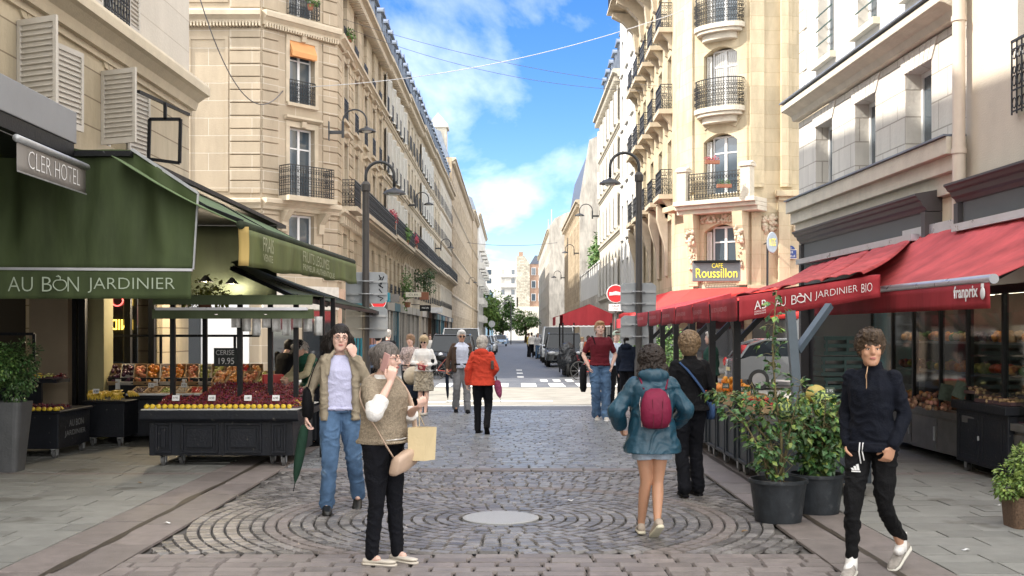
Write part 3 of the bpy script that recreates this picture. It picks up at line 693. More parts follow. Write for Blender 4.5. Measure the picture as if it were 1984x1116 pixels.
def bow_balcony(z, rw, d, heavy=False):
    mb = MB(); n = 14; cx = 1.05
    pr = [(cx + rw * cos(pi + pi * k / n), -d * sin(pi * k / n) ** .8 if 0 < k < n else 0) for k in range(n + 1)]
    base = [(x, y) for x, y in pr] ; mb.prism(base[::-1], z - .2, z - .02, 'z'); mb.prism([(cx + (x - cx) * .9, y * .9) for x, y in base][::-1], z - .32, z - .2, 'z')
    mb.prism([(cx + (x - cx) * .7, y * .6) for x, y in base][::-1], z - .55, z - .32, 'z')
    fB.put('balcony_slab', mb.mesh('balcony_slab', trim_p), bevel=.015)
    rl = MB()
    pts = [Vector((cx + (x - cx) * .94, y * .94, 0)) for x, y in pr]
    for zz, rr in ((z + .06, .012), (z + .3, .01), (z + .86, .012), (z + 1.0, .022)): rl.tube([p + Vector((0, 0, zz)) for p in pts], rr, 5)
    fine = []
    for a, b2 in zip(pts, pts[1:]): fine += [a.lerp(b2, t) for t in (0, .5)]
    for p in fine + [pts[-1]]: rl.bar(p + Vector((0, 0, z)), p + Vector((0, 0, z + 1.0)), .016, .016, up=(1, 0, 0))
    for p in fine:
        for zz, rr in ((z + .42, .06), (z + .58, .045), (z + .74, .06), (z + .18, .05)):
            rl.tube([p + Vector((cos(t) * rr, -.01, zz + sin(t) * rr)) for t in [k2 * pi / 3 for k2 in range(7)]], .010, 4, cap=False)
    fB.put('railing', rl.mesh('railing', iron))
bow_balcony(9.85, 1.0, .6); bow_balcony(12.85, 1.0, .6); bow_balcony(16.1, 1.0, .6)
mb = MB()   # main balcony with stone piers and moulded slab
for zz, o1, hh in ((6.32, .75, .16), (6.18, .62, .14), (6.02, .45, .16)): mb.box(-.5, 2.75, -o1, .3, zz, zz + hh)
for x in (-.35, 2.2): mb.box(x, x + .38, -.72, -.36, 6.48, 7.55); mb.box(x - .05, x + .43, -.77, -.31, 7.55, 7.66); mb.prism([(-.77, 7.66), (-.31, 7.66), (-.54, 7.76)], x - .05, x + .43, 'x')
fB.put('balcony_slab', mb.mesh('balcony_slab', trim_p), bevel=.02)
fB.put('railing', rail_me(2.1, 1.0, .02), (.06, -.54, 6.48))
fB.put('railing', rail_me(1.5, .45, .25), (.3, 0, 3.55))
def carved(seed, n, box_, mats, s=.07):   # carved foliage: lumpy relief
    q = MB(); rr = random.Random(seed); x0, x1, z0, z1, y = box_
    for i in range(n):
        q.ball((rr.uniform(x0, x1), y + rr.uniform(-.03, .02), rr.uniform(z0, z1)), (rr.uniform(.4, 1) * s, s * .6, rr.uniform(.5, 1.2) * s), 8, 5)
    return q
for x in (.02, 1.98):
    q = MB(); q.prism([(0, 3.4), (-.16, 3.4), (-.2, 4.2), (-.26, 4.9), (-.48, 5.5), (-.55, 6.02), (0, 6.02)], x - .2, x + .2); fB.put('console', q.mesh('console', lime_r), bevel=.015)
    q = carved(int(x * 9) + 1, 26, (x - .16, x + .16, 4.9, 5.5, -.42), None, .085); q2 = carved(int(x * 9) + 3, 20, (x - .1, x + .1, 4.0, 4.9, -.24), None, .06); q.v += []; fB.put('carving', q.mesh('carving', trim, True)); fB.put('carving', q2.mesh('carving', trim, True))
q = carved(5, 50, (.3, 1.8, 5.72, 5.95, -.04), None, .09); fB.put('carving', q.mesh('carving', trim, True))
q = carved(6, 60, (.2, 1.3, 5.3, 5.9, -.02), None, .11); fD.put('carving', q.mesh('carving', trim, True))
q = carved(7, 50, (1.7, 2.9, 5.3, 5.9, -.02), None, .11); fD.put('carving', q.mesh('carving', trim, True))
tm = MB()
for x0, x1, d in ((.1, .6, .14), (1.2, 1.45, .2), (1.45, 1.6, .1)): q = MB(); q.box(x0, x1, -d, 0, 6.9, HR); fD.put('pilaster', q.mesh('pilaster', lime_r))
tm.box(1.0, 5.5, -.34, 0, 6.55, 6.75); tm.box(1.1, 5.5, -.22, 0, 6.4, 6.55); tm.box(1.1, 5.5, -.14, 0, 6.0, 6.4); tm.box(1.1, 1.5, -.25, 0, 3.4, 6.0); tm.box(.0, 5.5, -.2, 0, 3.25, 3.4)
tm.box(.15, .5, -.10, 0, 3.4, 6.0)
for q in split_pieces(tm): fD.put('cornice', q.mesh('cornice', lime_r), bevel=.01)
tm = MB(); tm.box(.4, LA, -.1, 0, 6.9, HR); tm.box(-.1, LA + .1, -.5, 0, 6.3, 6.5); fA.put('pilaster', tm.mesh('pilaster', lime_r), bevel=.01)
tm = MB(); tm.box(.0, LB, -.03, 0, 3.0, 3.45); fB.put('sill_band', tm.mesh('sill_band', trim))
# dark shop band with spotlights
q = MB(); q.box(-.1, LB + .2, -.12, 0, 2.55, 3.3); fB.put('shop_fascia', q.mesh('shop_fascia', mat('fascia_dark', (.05, .055, .065), .5)))
q = MB(); q.box(.0, 2.6, -.25, 0, 2.9, 3.2); fD.put('shop_fascia', q.mesh('shop_fascia', MATS['fascia_dark']))
q = MB(); q.box(.2, 2.4, -.03, 0, .2, 2.6); fD.put('shop_window', q.mesh('shop_window', glb))
q = MB(); q.box(.1, LB - .1, -.03, 0, .2, 2.5); fB.put('shop_window', q.mesh('shop_window', glb))
q = MB(); q.box(.1, LS - .2, -.05, 0, .2, 2.5); fR.put('shop_window', q.mesh('shop_window', glb)); q = MB(); q.box(0, LS, -.15, 0, 2.6, 3.2); fR.put('shop_fascia', q.mesh('shop_fascia', MATS['fascia_dark']))
rf = MB(); rf.prism([(6.9, 43), (7.5, 41.7), (8.9, 40.9), (17.9, 40.9), (17.9, 56.4), (6.9, 56.4)], HR, HR + 2.5, 'z'); o = obj('roof', rf.mesh('roof', zinc), C1); o.location = -C1.location
# ---- rest of the right row
row_building('narrow bright white rendered building behind the golden corner building, right row', 56.52, 64.4, 20.5, whiter, 3, 1, 6.25, [dict(z=z, h=1.9, w=1.0, sill=1) for z in (3.9, 7.0, 10.1, 13.2, 16.3)], roof=False, D=9, corr=.3, tr=mat('white_trim', (.6, .59, .56), .8))
row_building('cream building with long rows of open white shutters, right row', 64.42, 80.0, 17.0, cream, 6, 1, 6.3, [dict(z=z, h=1.9, w=1.0, shut=True, band=1) for z in (4.3, 8.0, 11.3, 14.2)], D=9, tr=trim_p, rail=False, chim=((1.0, 2.2),))
lb = thing('garden_wall', 'long low grey wall with a hedge growing on top, right side of the street', 'wall', (6.4, 80, 0))
w_ = MB(); w_.box(0, .4, .05, 23.9, 0, 6.9); w_.box(-.05, .45, .05, 23.9, 6.9, 7.02); w_.build('wall', whiter, lb)
w_ = MB()
for i in range(14): w_.box(-.06, -.001, .9 + i * 1.65, 1.9 + i * 1.65, 2.6, 4.6)
w_.build('wall_panel', greyr, lb)
def yard(label, y0, y1, H, X, wallm, nb, floors, D=8, H2=None):
    b, fc = row_building(label, y0, y1, H, wallm, nb, 1, X, floors, roof=False, D=D, shop=False, corr=.4, tr=trim)
    r = MB(); Hr = H2 or H + 5; L = y1 - y0
    r.prism([(.3, H), (1.2, Hr - 1.0), (3.2, Hr), (D, Hr), (D, H)], .3, L); fc.put('roof', r.mesh('roof', slate))
    g = MB(); g.prism([(.0, 0), (.0, H), (.9, Hr - .8), (3.1, Hr + .25), (D, Hr + .25), (D, 0)], L, L + .3); fc.put('gable_wall', g.mesh('gable_wall', greyr))
    return b, fc
b5, f5 = yard('ochre building with narrow vertical windows and a blind grey gable, right row', 104, 134, 14.2, 6.3, lime_tan, 12, [dict(z=4.6, h=7.6, w=.8), dict(z=.8, h=2.6, w=1.2), dict(z=12.5, h=1.0, w=.7)], H2=20.5)
b6, f6 = yard('tall building with a wide blind grey wall, far on the right', 189, 262, 19.5, 6.3, greyr, 20, [dict(z=z, h=1.8, w=1.4) for z in (1, 5, 8.5, 12, 15.5)], D=3.9, H2=22)
for x, z in ((30, 22), (10, 22)):
    c = MB(); c.box(x, x + 2.4, 1.5, 2.6, z, z + 2.2); c.box(x + .5, x + .7, 1.8, 2.0, z + 2.2, z + 5.5); f6.put('chimney', c.mesh('chimney', greyr))
# ---- buildings closing the view
E = thing('apartment_building', 'distant building with rubble stone gable and red brick facade closing the street', 'building', (1.2, 300, 0))
e = MB(); e.box(0, 3.6, 0, 14, 9, 20); e.prism([(0, 20), (3.6, 20), (3.6, 20.5), (2.2, 22.6), (0, 22.6)], 0, 14, 'y'); e.build('gable_wall', rubble, E)
e = MB(); e.box(3.62, 8, .3, 14, 9, 20.5); e.build('wall', brick, E); e = MB(); e.prism([(3.62, 20.5), (8.2, 20.5), (8.2, 22.6), (5, 22.8)], .2, 14, 'y'); e.build('roof', slate, E)
e = MB(); e.box(0.2, 8, -.8, 12, 0, 9); e.build('ground_floor', cream, E)
for z in (10.5, 14, 17.5):
    for x in (4.0, 5.9): e = MB(); e.box(0, 1.2, 0, .1, 0, 2); q = e.build('window', wfr, E, (x, .2, z)); e = MB(); e.box(.1, 1.1, -.02, 0, .1, 1.9); e.build('pane', gl, q)
for i, x in enumerate((.6, 6.2)): e = MB(); e.box(0, 1.2, 0, 1, 0, 2.6); e.build('chimney', brick, E, (x, 4, 21.4))
E = thing('apartment_building', 'distant white modernist block with small square windows closing the street', 'building', (-8, 330, 0))
e = MB(); e.box(0, 9.4, 0, 14, 0, 22.5); e.box(-.1, 9.5, -.1, 14, 22.5, 22.9); e.build('wall', whiter, E)
for z in (13.3, 16.6, 19.2):
    for x, w in ((.5, 1.4), (4.8, 1.0), (7.8, 1.0)):
        e = MB(); e.box(0, w, -.04, .1, 0, 1.5); q = e.build('window', gl, E, (x, 0, z))
e = MB(); e.box(4.5, 9.3, -1.2, -.05, 15.4, 15.7); e.box(4.5, 9.3, -1.2, -.05, 18.4, 18.7); e.build('balcony', whiter, E)
E = thing('workshop_building', 'distant low white wall and blue glass gable in front of the white block', 'building', (-8.6, 300, 0))
e = MB(); e.box(3.6, 10.2, 0, 8, 0, 11.5); e.build('wall', whiter, E); e = MB(); e.prism([(0, 0), (3.55, 0), (3.55, 12.4), (0, 14.5)], 0, 8, 'y'); e.build('glass_gable', mat('blue_glass_gable', (.18, .28, .36), .2), E)
# ---- hotel, near left
A = thing('hotel_building', 'cream rendered hotel with grooved lower wall and louvred shutters, near left', 'building', (-6.67, 8, 0))
LH = 14.0; rzh = H90 - atan2(.022, 1)
baysH = [8.1, 11.15]
hb = MB()
HF = facade(A, (-6.68, 8, 0), rzh, LH, 6.05, hotelw, [], [dict(z=4.66, h=1.1, w=1.02, bays=[4.4, 7.24, 10.08], rev=.24)], D=9, z0=3.3, trimm=mat('hotel_trim', (.55, .48, .36), .85, .1, 3, .3))
for x in (4.4, 7.24, 10.08):
    for s in (-1, 1):
        o = HF.put('shutter', shut_me(.68, 1.16, shutg), (0, 0, 0)); o.matrix_local = HF.M @ Matrix.Translation((x + s * .53, -.03, 4.62)) @ Matrix.Rotation(radians(-112 if s < 0 else -10), 4, 'Z')
tm = MB(); cornice(tm, LH, 6.05, .42, .5, ends=.0); tm.box(0, LH, -.06, .0, 5.95, 6.06); HF.put('cornice', tm.mesh('cornice', MATS['hotel_trim']))
for x in (4.4, 7.24, 10.08):
    q = MB()
    for k in (-2, -1, 0, 1, 2): q.prism([(x + k * .17 - .075, 5.86), (x + k * .17 + .075, 5.86), (x + k * .235 + .1, 6.0), (x + k * .235 - .1, 6.0)], -.035, .0, 'y')
    HF.put('keystone', q.mesh('keystone', hotelw))
fr, g_ = win_me(.95, 1.9)
up = facade(A, (-6.68, 8, 0), rzh, LH, 16.4, hotelup, [], [dict(z=6.75, h=2.1, w=1.0, bays=[7.24, 10.08], rail=(.9, .05), rev=.2), dict(z=10, h=2., w=1.0, bays=[7.24, 10.08]), dict(z=13, h=2., w=1., bays=[7.24, 10.08])], D=9, z0=6.55)
for x in (7.24, 10.08):
    for s in (-1, 1): o = up.put('shutter', shut_me(.5, 2.1, shutg)); o.matrix_local = up.M @ Matrix.Translation((x + (s * .55 if s > 0 else -1.08), -.02, 6.75))
r = MB(); r.prism([(.3, 16.4), (1.2, 18), (9, 18), (9, 16.4)], 0, LH); up.put('roof', r.mesh('roof', zinc))
# out-of-view blocks; the rear one makes the cross street a street
q = MB(); q.box(-22, -6.75, -30, 7.9, 0, 16.5); tag(q.build('apartment_building', cream), 'unseen plain house added beside the hotel to shade the foreground', 'building')  # house out of view, added to keep the sun off the near paving
q = MB(); q.box(-60, -16, 8, 21.6, 0, 15); tag(q.build('apartment_building', cream), 'plain block behind the hotel along the cross street', 'building')
# ---- near right
D_ = thing('apartment_building', 'white ashlar building with deep window recesses above the red awnings, near right', 'building', (6.4, 11, 0))
dr = Vector((.0403, -1, 0)).normalized(); rzr = atan2(dr.y, dr.x); LR = 7.72
b3 = [1.6, 3.82, 6.08]
DF = facade(D_, (5.92, 23, 0), rzr, LR, 6.0, ash, b3, [dict(z=4.42, h=1.28, w=.98, rev=.25)], D=8, rev=.45, z0=4.2, trimm=trim_p)
q = MB(); q.box(0, LR, .0, 8, 0, 4.2); DF.put('wall', q.mesh('wall', lime_b))
for x in b3:     # voussoirs as separate wedges standing proud
    q = MB()
    for k in (-3, -2, -1, 0, 1, 2, 3): q.prism([(x + k * .15 - .066, 5.705), (x + k * .15 + .066, 5.705), (x + k * .21 + .094, 5.99), (x + k * .21 - .094, 5.99)], -.02, .0, 'y')
    DF.put('keystone', q.mesh('keystone', mat('ashlar_plain', (.60, .57, .52), .85, .06, 3, .3)))
tm = MB(); cornice(tm, LR, 6.02, .38, .34); tm.box(0, LR, -.28, 0, 4.12, 4.36); tm.box(0, LR, -.18, 0, 3.9, 4.12); tm.box(-.0, LR, -.08, 0, 3.62, 3.9)
for q in split_pieces(tm): DF.put('cornice', q.mesh('cornice', trim_p), bevel=.01)
q = MB(); q.box(0, LR, -.32, -.0, 4.365, 4.39); DF.put('zinc_flashing', q.mesh('zinc_flashing', zinc)); q = MB(); q.box(0, LR, -.42, 0, 6.365, 6.39); DF.put('zinc_flashing', q.mesh('zinc_flashing', zinc))
DU = facade(D_, (5.96, 23, 0), rzr, LR, 17.5, mat('upper_plaster', (.62, .585, .53), .85, .07, 1.2, .25, 60), b3, [dict(z=6.95, h=2.0, w=.95, sill=1, rev=.2), dict(z=10.4, h=2.0, w=.95, sill=1), dict(z=13.6, h=2.0, w=.95, sill=1)], D=8, rev=.45, z0=6.4, trimm=trim_p)
for x in b3:
    q = MB()
    for z in (7.0, 7.28, 7.56, 7.84): q.bar((x - .47, -.04, z), (x + .47, -.04, z), .02, .02)
    DU.put('railing', q.mesh('railing', mat('green_iron', (.05, .09, .08), .5)))
q = MB()
for k in range(12): w = .42 if k % 2 else .25; q.box(-.02, w, -.03, .0, 6.6 + k * .42, 6.6 + k * .42 + .40)
for k in range(4): w = .5 if k % 2 else .3; q.box(-.02, w, -.03, .0, 4.45 + k * .38, 4.45 + k * .38 + .36)
DU.put('quoin', q.mesh('quoin', MATS['ashlar_plain']), bevel=.006)
pp = MB(); pp.tube([(LR + .12, -.16, 3.2), (LR + .12, -.16, 17)], .085, 14)
for z in (4.1, 5.9, 7.6, 9.3): pp.tube([(LR + .12, -.16, z), (LR + .12, -.16, z + .07)], .10, 14)
pp.tube([(LR + .12, -.16, 6.42), (LR + .12, -.16, 6.6)], .115, 14); DF.put('drainpipe', pp.mesh('drainpipe', mat('pipe_paint', (.58, .50, .42), .5, .06), .8))
G_ = thing('apartment_building', 'beige building with a recessed tall window and iron railing at the right edge', 'building', (6.4, 9, 0))
GF = facade(G_, tuple(Vector((5.92, 23, 0)) + dr * (LR + .0))[:2] + (0,), rzr, 10, 17, mat('beige_plaster', (.55, .49, .41), .85, .12, 1.0, .3, 50), [2.1, 5, 8], [dict(z=4.35, h=2.6, w=1.35, rail=(.95, .05), rev=.3), dict(z=10, h=2.2, w=1.1)], D=8, rev=.5, z0=0, trimm=trim_p)
q = MB(); q.prism([(0, 6.95), (-.1, 7.0), (-.1, 7.1), (0, 7.12)], 1.2, 3.0); GF.put('window_surround', q.mesh('window_surround', trim_p))
# ------------------------------------------------------------------ street furniture, awnings, trees
lampm = mat('lamp_grey_paint', (.030, .032, .036), .5, .2, 10, .1, wear=((.12, .11, .10), 6, .68))
postm = mat('post_brown_grey', (.05, .045, .042), .55, .2, 8, .1)
steel = mat('galvanised_steel', (.38, .39, .40), .45, .15, 9, .08, metal=.4)
lens = mat('lamp_lens', (.5, .5, .46), .3)
def arc(c, r, a0, a1, n, ax=(1, 0, 0)):
    ax = Vector(ax); return [Vector(c) + ax * (r * cos(a0 + (a1 - a0) * k / n)) + Vector((0, 0, r * sin(a0 + (a1 - a0) * k / n))) for k in range(n + 1)]
def lamp_head(t, p, s=1.0):
    h = MB(); h.lathe([(.03 * s, .20 * s), (.05 * s, .16 * s), (.10 * s, .13 * s), (.22 * s, .09 * s), (.33 * s, .02 * s), (.36 * s, -.03 * s), (.34 * s, -.035 * s), (.20 * s, .02 * s), (.02, .05 * s)], p, 22); h.tube([(p[0], p[1], p[2] + .15 * s), (p[0], p[1], p[2] + .42 * s)], .028 * s, 8)
    h.build('lamp_shade', lampm, t, smooth=.6); g = MB(); g.lathe([(.20 * s, .0), (.16 * s, -.05 * s), (.01, -.07 * s)], p, 16); g.build('lamp_lens', lens, t, smooth=True)
def street_lamp(label, X, Y, dirx, H=4.45, r=.42, pr=.070):
    t = thing('street_lamp', label, 'street lamp', (X, Y, 0), group='hoop-topped street lamps')
    p = MB(); p.lathe([(.13, 0), (.13, .25), (.10, .32), (.09, 1.1), (pr, 1.2), (pr * .92, H), (pr * 1.25, H + .02), (pr * 1.3, H + .14), (pr * .7, H + .2)], n=18); p.build('pole', postm, t, smooth=.6)
    a = MB(); a.tube([(0, 0, H + .1), (0, 0, H + .3)] + arc((dirx * r, 0, H + .3), r, pi if dirx > 0 else 0, 0 if dirx > 0 else pi, 16)[1:] + [(dirx * 2 * r, 0, H + .1)], .03, 10); a.build('hoop_arm', lampm, t, smooth=True)
    lamp_head(t, (dirx * 2 * r, 0, H - .02), .62); return t
street_lamp('tall black street lamp with a hoop arm in front of the green awnings', -2.78, 21.2, 1, 4.35, .27)
def f_px(px, Y): return (px - VX) / F * Y
# measured posts
street_lamp('tall street lamp with a hoop arm rising behind the red awnings', 2.55, 22.4, -1, 4.7, .29)
def wall_lamp(label, X, Y, z, dirx, s=1.0, reach=.45):
    t = thing('wall_lamp', label, 'wall lamp', (X, Y, z), group='bracket lamps on the facades')
    m = MB(); m.box(-.03 if dirx > 0 else -.0, .0 if dirx > 0 else .03, -.1, .1, -.35, .35); m.bar((0, 0, -.05), (dirx * reach, 0, -.05), .09, .12)
    m.tube([(dirx * reach, 0, -.25), (dirx * reach, 0, .35)], .05 * s, 8); m.build('bracket', lampm, t, smooth=.6)
    r = .42 * s; a = MB(); a.tube([(dirx * reach, 0, .3)] + arc((dirx * (reach + r), 0, .35), r, pi if dirx > 0 else 0, 0 if dirx > 0 else pi, 14) + [(dirx * (reach + 2 * r), 0, .2)], .032, 8); a.build('hoop_arm', lampm, t, smooth=True)
    lamp_head(t, (dirx * (reach + 2 * r), 0, -.0), .9 * s); return t
wall_lamp('wall lamp with hoop arm on the chamfered corner beside the stacked windows', -6.75, 41.2, 9.15, 1, 1.05, .5)
wall_lamp('wall lamp on the left row above the long balcony', -6.6, 71, 9.9, 1)
wall_lamp('wall lamp on the left row above the olive tree pots', -6.6, 96.5, 9.1, 1)
wall_lamp('wall lamp on the tan building at the far left', -6.6, 160, 9.0, 1)
wall_lamp('wall lamp on the cream building wall across the street', 6.3, 80.4, 10.2, -1, 1.1, .5)
wall_lamp('wall lamp on the ochre building, nearer one', 6.3, 105, 9.3, -1)
wall_lamp('wall lamp on the ochre building, farther one', 6.3, 133, 8.4, -1)
# road signs
red = mat('sign_red', (.55, .02, .025), .4, .06); wht = mat('sign_white', (.78, .78, .78), .4, .05); sback = mat('sign_back_grey', (.33, .35, .37), .5, .06, 4, wear=((.42, .43, .44), 8, .62))
def sign_backs(label, px, Y, zc, w=.56):
    t = thing('road_sign', label, 'road sign', (px, Y, zc), group='backs of grey road signs on lamp posts')
    for i, z in enumerate((.33, -.33)):
        q = MB(); q.prism([(x, y) for x, y in [(-w + .08, -.30), (w - .08, -.30), (w, -.24), (w, .24), (w - .08, .30), (-w + .08, .30), (-w, .24), (-w, -.24)]], .10, .12, 'y')
        o = q.build('sign_plate', sback, t, (0, 0, z), bevel=.006)
        q = MB()
        for zz in (-.12, .12): q.box(-w * .95, w * .95, .075, .10, z + zz - .02, z + zz + .02); q.tube([(.13 * cos(a), .13 * sin(a), z + zz) for a in [k * pi / 8 for k in range(17)]], .012, 5, cap=False)
        q.build('clamp', steel, t)
    return t
ts = sign_backs('pair of square sign backs with black graffiti on the left lamp post', -2.78, 21.2, 2.2, .40)
g = MB()
for pts in ([(-.0, .25), (.06, .10), (-.01, .06), (.08, .0)], [(.05, .2), (-.03, .12), (.07, .12)], [(0, -.02), (.06, -.1), (-.02, -.16), (.08, -.2), (.02, -.24)], [(.09, .22), (.02, .02)]):
    g.tube([(.24 + x, .09, .33 + z) for x, z in pts], .009, 4)
g.build('graffiti', blk, ts)
sign_backs('pair of blank square sign backs on the right lamp post', 2.55, 22.4, 2.05, .36)
def no_entry(label, X, Y, zc, r, pole=True, plate=False, sticker=False):
    t = thing('no_entry_sign', label, 'road sign', (X, Y, 0))
    q = MB(); q.M = Matrix.Translation((0, 0, zc)) @ Matrix.Rotation(pi / 2, 4, 'X'); q.lathe([(r, 0), (r, .02), (r - .01, .025), (.001, .025)], n=36); q.build('sign_disc', wht, t)
    q = MB(); q.M = Matrix.Translation((0, -.027, zc)) @ Matrix.Rotation(pi / 2, 4, 'X'); q.lathe([(r * .93, -.001), (r * .93, .003), (.001, .003)], n=36); q.build('red_disc', red, t)
    q = MB(); q.box(-r * .70, r * .70, -.037, -.032, zc - r * .16, zc + r * .16); q.build('white_bar', wht, t)
    if sticker:
        q = MB(); q.prism([(-r * .72, zc - r * .22), (r * .55, zc - r * .05), (r * .75, zc + r * .1), (-.0, zc + r * .28), (-r * .68, zc + r * .08)], -.041, -.038, 'y'); q.build('sticker', mat('sticker_grey', (.6, .6, .6), .6), t)
    if plate:
        q = MB(); q.box(-.22, .22, -.02, 0, zc - r - .26, zc - r - .04); q.build('sub_plate', wht, t, bevel=.004)
        text('SAUF', .22, .06, blk, t, Matrix.Translation((-.11, -.024, zc - r - .13))); text('CYCLES', .16, .05, blk, t, Matrix.Translation((-.08, -.024, zc - r - .22)))
    if pole: q = MB(); q.tube([(0, .06, 0), (0, .06, zc + r * .6)], .035, 10); q.build('pole', postm, t, smooth=True)
    return t
no_entry('no entry sign with white sticker over its bar and small plate below', 3.30, 35.5, 2.93, .29, plate=True, sticker=True)
no_entry('no entry sign beside the left lamp post', -4.16, 34.8, 2.67, .24)
# street name plate, cafe signs
bluep = mat('enamel_blue', (.02, .05, .22), .3, .1); greenp = mat('enamel_green', (.03, .12, .08), .4)
t = thing('street_name_plate', 'blue enamel street name plate with white lettering on the golden corner building', 'sign', tuple(P(1529, 488, 39.85)))
q = MB(); q.box(-.25, .25, -.03, 0, -.24, .07); q.build('plate', bluep, t); q = MB(); q.prism([(.2 * cos(a), .09 + .14 * sin(a)) for a in [pi * k / 10 for k in range(11)]], -.03, 0, 'y'); q.build('arched_top', bluep, t)
for z in (-.245, .065): q = MB(); q.box(-.26, .26, -.034, -.0, z, z + .012); q.build('border', wht, t)
text('RUE DE', .26, .075, wht, t, Matrix.Translation((-.13, -.036, -.05))); text('GRENELLE', .42, .075, wht, t, Matrix.Translation((-.21, -.036, -.19))); text('7e Arr.', .2, .06, wht, t, Matrix.Translation((-.1, -.036, .11)))
gold = mat('sign_yellow', (.75, .62, .03), .4, .1, emit=((.9, .75, .1), .35)); fas = mat('sign_grey_box', (.16, .175, .19), .4)
c = P(1388, 527, 39.0)
t = thing('cafe_sign', 'dark grey cafe sign box with yellow lettering over the bright red awning', 'sign', tuple(c), rotz=radians(-8))
q = MB(); q.box(-.83, .83, -.08, .1, -.33, .33); q.build('sign_box', fas, t, bevel=.02); q = MB(); q.box(-.80, .80, -.2, .12, .335, .40); q.build('sign_top', blk, t)
text('Roussillon', 1.42, .32, gold, t, Matrix.Translation((-.71, -.10, -.20)), thin=-.0, ext=.01); text('CAFE', .38, .16, gold, t, Matrix.Translation((-.16, -.10, .14)), ext=.01)
c = P(1496, 470, 39.2)
t = thing('hanging_sign', 'round grey hanging sign with yellow lettering on an iron post', 'sign', tuple(c))
q = MB(); q.M = Matrix.Rotation(pi / 2, 4, 'X') @ Matrix.Scale(.5, 4, (1, 0, 0)); q.lathe([(.36, -.06), (.38, 0), (.36, .06), (.001, .06)], n=28); q.build('disc', mat('sign_pale_blue', (.30, .36, .42), .4), t)
text('MUTZIG', .22, .26, gold, t, Matrix.Translation((-.11, -.075, -.12))); q = MB(); q.tube([(-.14, .1, .1), (-.14, .12, -1.6)], .04, 8); q.bar((-.14, .1, 0), (-.14, .65, 0), .04, .04); q.build('bracket', iron, t)
# small things on the left row
def hang_sign(label, px, py, Y, w, h, m, txt, tm_, dx=-.0, th=.1):
    c = P(px, py, Y); t = thing('shop_sign', label, 'sign', tuple(c), group='signs hanging over the left pavement')
    q = MB(); q.box(-w / 2, w / 2, -th / 2, th / 2, -h / 2, h / 2); q.build('panel', m, t, bevel=.01)
    if txt: text(txt, w * .6, h * .34, tm_, t, Matrix.Translation((-w * .3, -th / 2 - .006, -h * .17)))
    q = MB(); q.bar((-w / 2 - .0, 0, h / 2 + .03), (-w / 2 - .5, 0, h / 2 + .03), .04, .04); q.build('bracket', iron, t); return t
hang_sign('cream shop sign reading CLES', 801, 571, 61, .85, .26, mat('sign_cream', (.60, .58, .48), .5), 'CLES', blk)
hang_sign('dark shop sign with pale letters next to the CLES sign', 824, 597, 66, .66, .36, blk, 'MARA JEN', wht)
hang_sign('plain white shop sign next to the dark sign', 846, 601, 70, .75, .34, mat('sign_offwhite', (.6, .61, .63), .5), None, None)
hang_sign('small bright blue shop sign box', 751, 576, 55, .22, .45, mat('sign_cyan', (.02, .30, .42), .4), None, None, th=.5)
hang_sign('plain grey shop sign above the teal shopfront', 764, 578, 56, .50, .42, mat('sign_warm_grey', (.22, .21, .20), .5), None, None)
t = thing('awning', 'cluster of small dark shop awnings beyond the shop signs on the left row', 'awning', (-6.6, 84, 2.6))
for i in range(4): q = MB(); q.sheet(lambda u, v: (u * 1.6, i * 3.2 + v * 2.9, .9 - u * .55), 3, 3, .02); q.build('canopy', blk, t)
# wires over the street
wm = mat('wire_light', (.55, .56, .58), .5); wd = mat('wire_dark', (.10, .10, .11), .6)
def wire(label, a, b, sag, r, m):
    q = MB(); a = Vector(a); b = Vector(b); q.tube([a.lerp(b, k / 20) - Vector((0, 0, sag * 4 * (k / 20) * (1 - k / 20))) for k in range(21)], r, 5); return tag(q.build('overhead_wire', m, smooth=True), label, 'wire')
wire('thick pale cable strung from the orange-blind window over the street', P(600, 168, 41), P(1330, 18, 42), .55, .014, wm)
wire('thin dark cable crossing high over the street, upper one', P(600, 15, 44), P(1330, 172, 44), .5, .009, wd)
wire('thin dark cable crossing high over the street just below its twin', P(600, 24, 46), P(1330, 176, 46), .9, .009, wd)
wire('black cable looping down the limestone wall beside the orange-blind window', P(385, -10, 34), P(548, 176, 40.2), 1.6, .018, wd)
wire('thin cable crossing the street far away below the clouds', P(905, 470, 150), P(1080, 470, 150), .4, .03, wd)
# ---- awnings
def canvas(name, col, var=.14, rough=.75, wear=None):
    return mat(name, col, rough, var, 1.8, .18, 14, sub=0, wear=wear, spec=.25, stretch=(1, 1, .25))
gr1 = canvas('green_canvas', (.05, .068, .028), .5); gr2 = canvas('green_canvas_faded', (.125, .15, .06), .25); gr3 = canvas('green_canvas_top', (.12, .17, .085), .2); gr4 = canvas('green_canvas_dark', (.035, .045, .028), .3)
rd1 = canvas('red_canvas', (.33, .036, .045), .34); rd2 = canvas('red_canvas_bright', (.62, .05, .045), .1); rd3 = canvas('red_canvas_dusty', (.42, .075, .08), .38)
ltr = mat('letter_cream', (.66, .66, .56), .6, .1, 12); ltg = mat('letter_green_grey', (.36, .42, .32), .6, .1, 12); yel = canvas('yellowed_canvas', (.50, .36, .13), .2)
alum = mat('aluminium_rail', (.60, .61, .66), .3, .08, 4, metal=.6); ltx = mat('letter_white', (.8, .8, .8), .6)
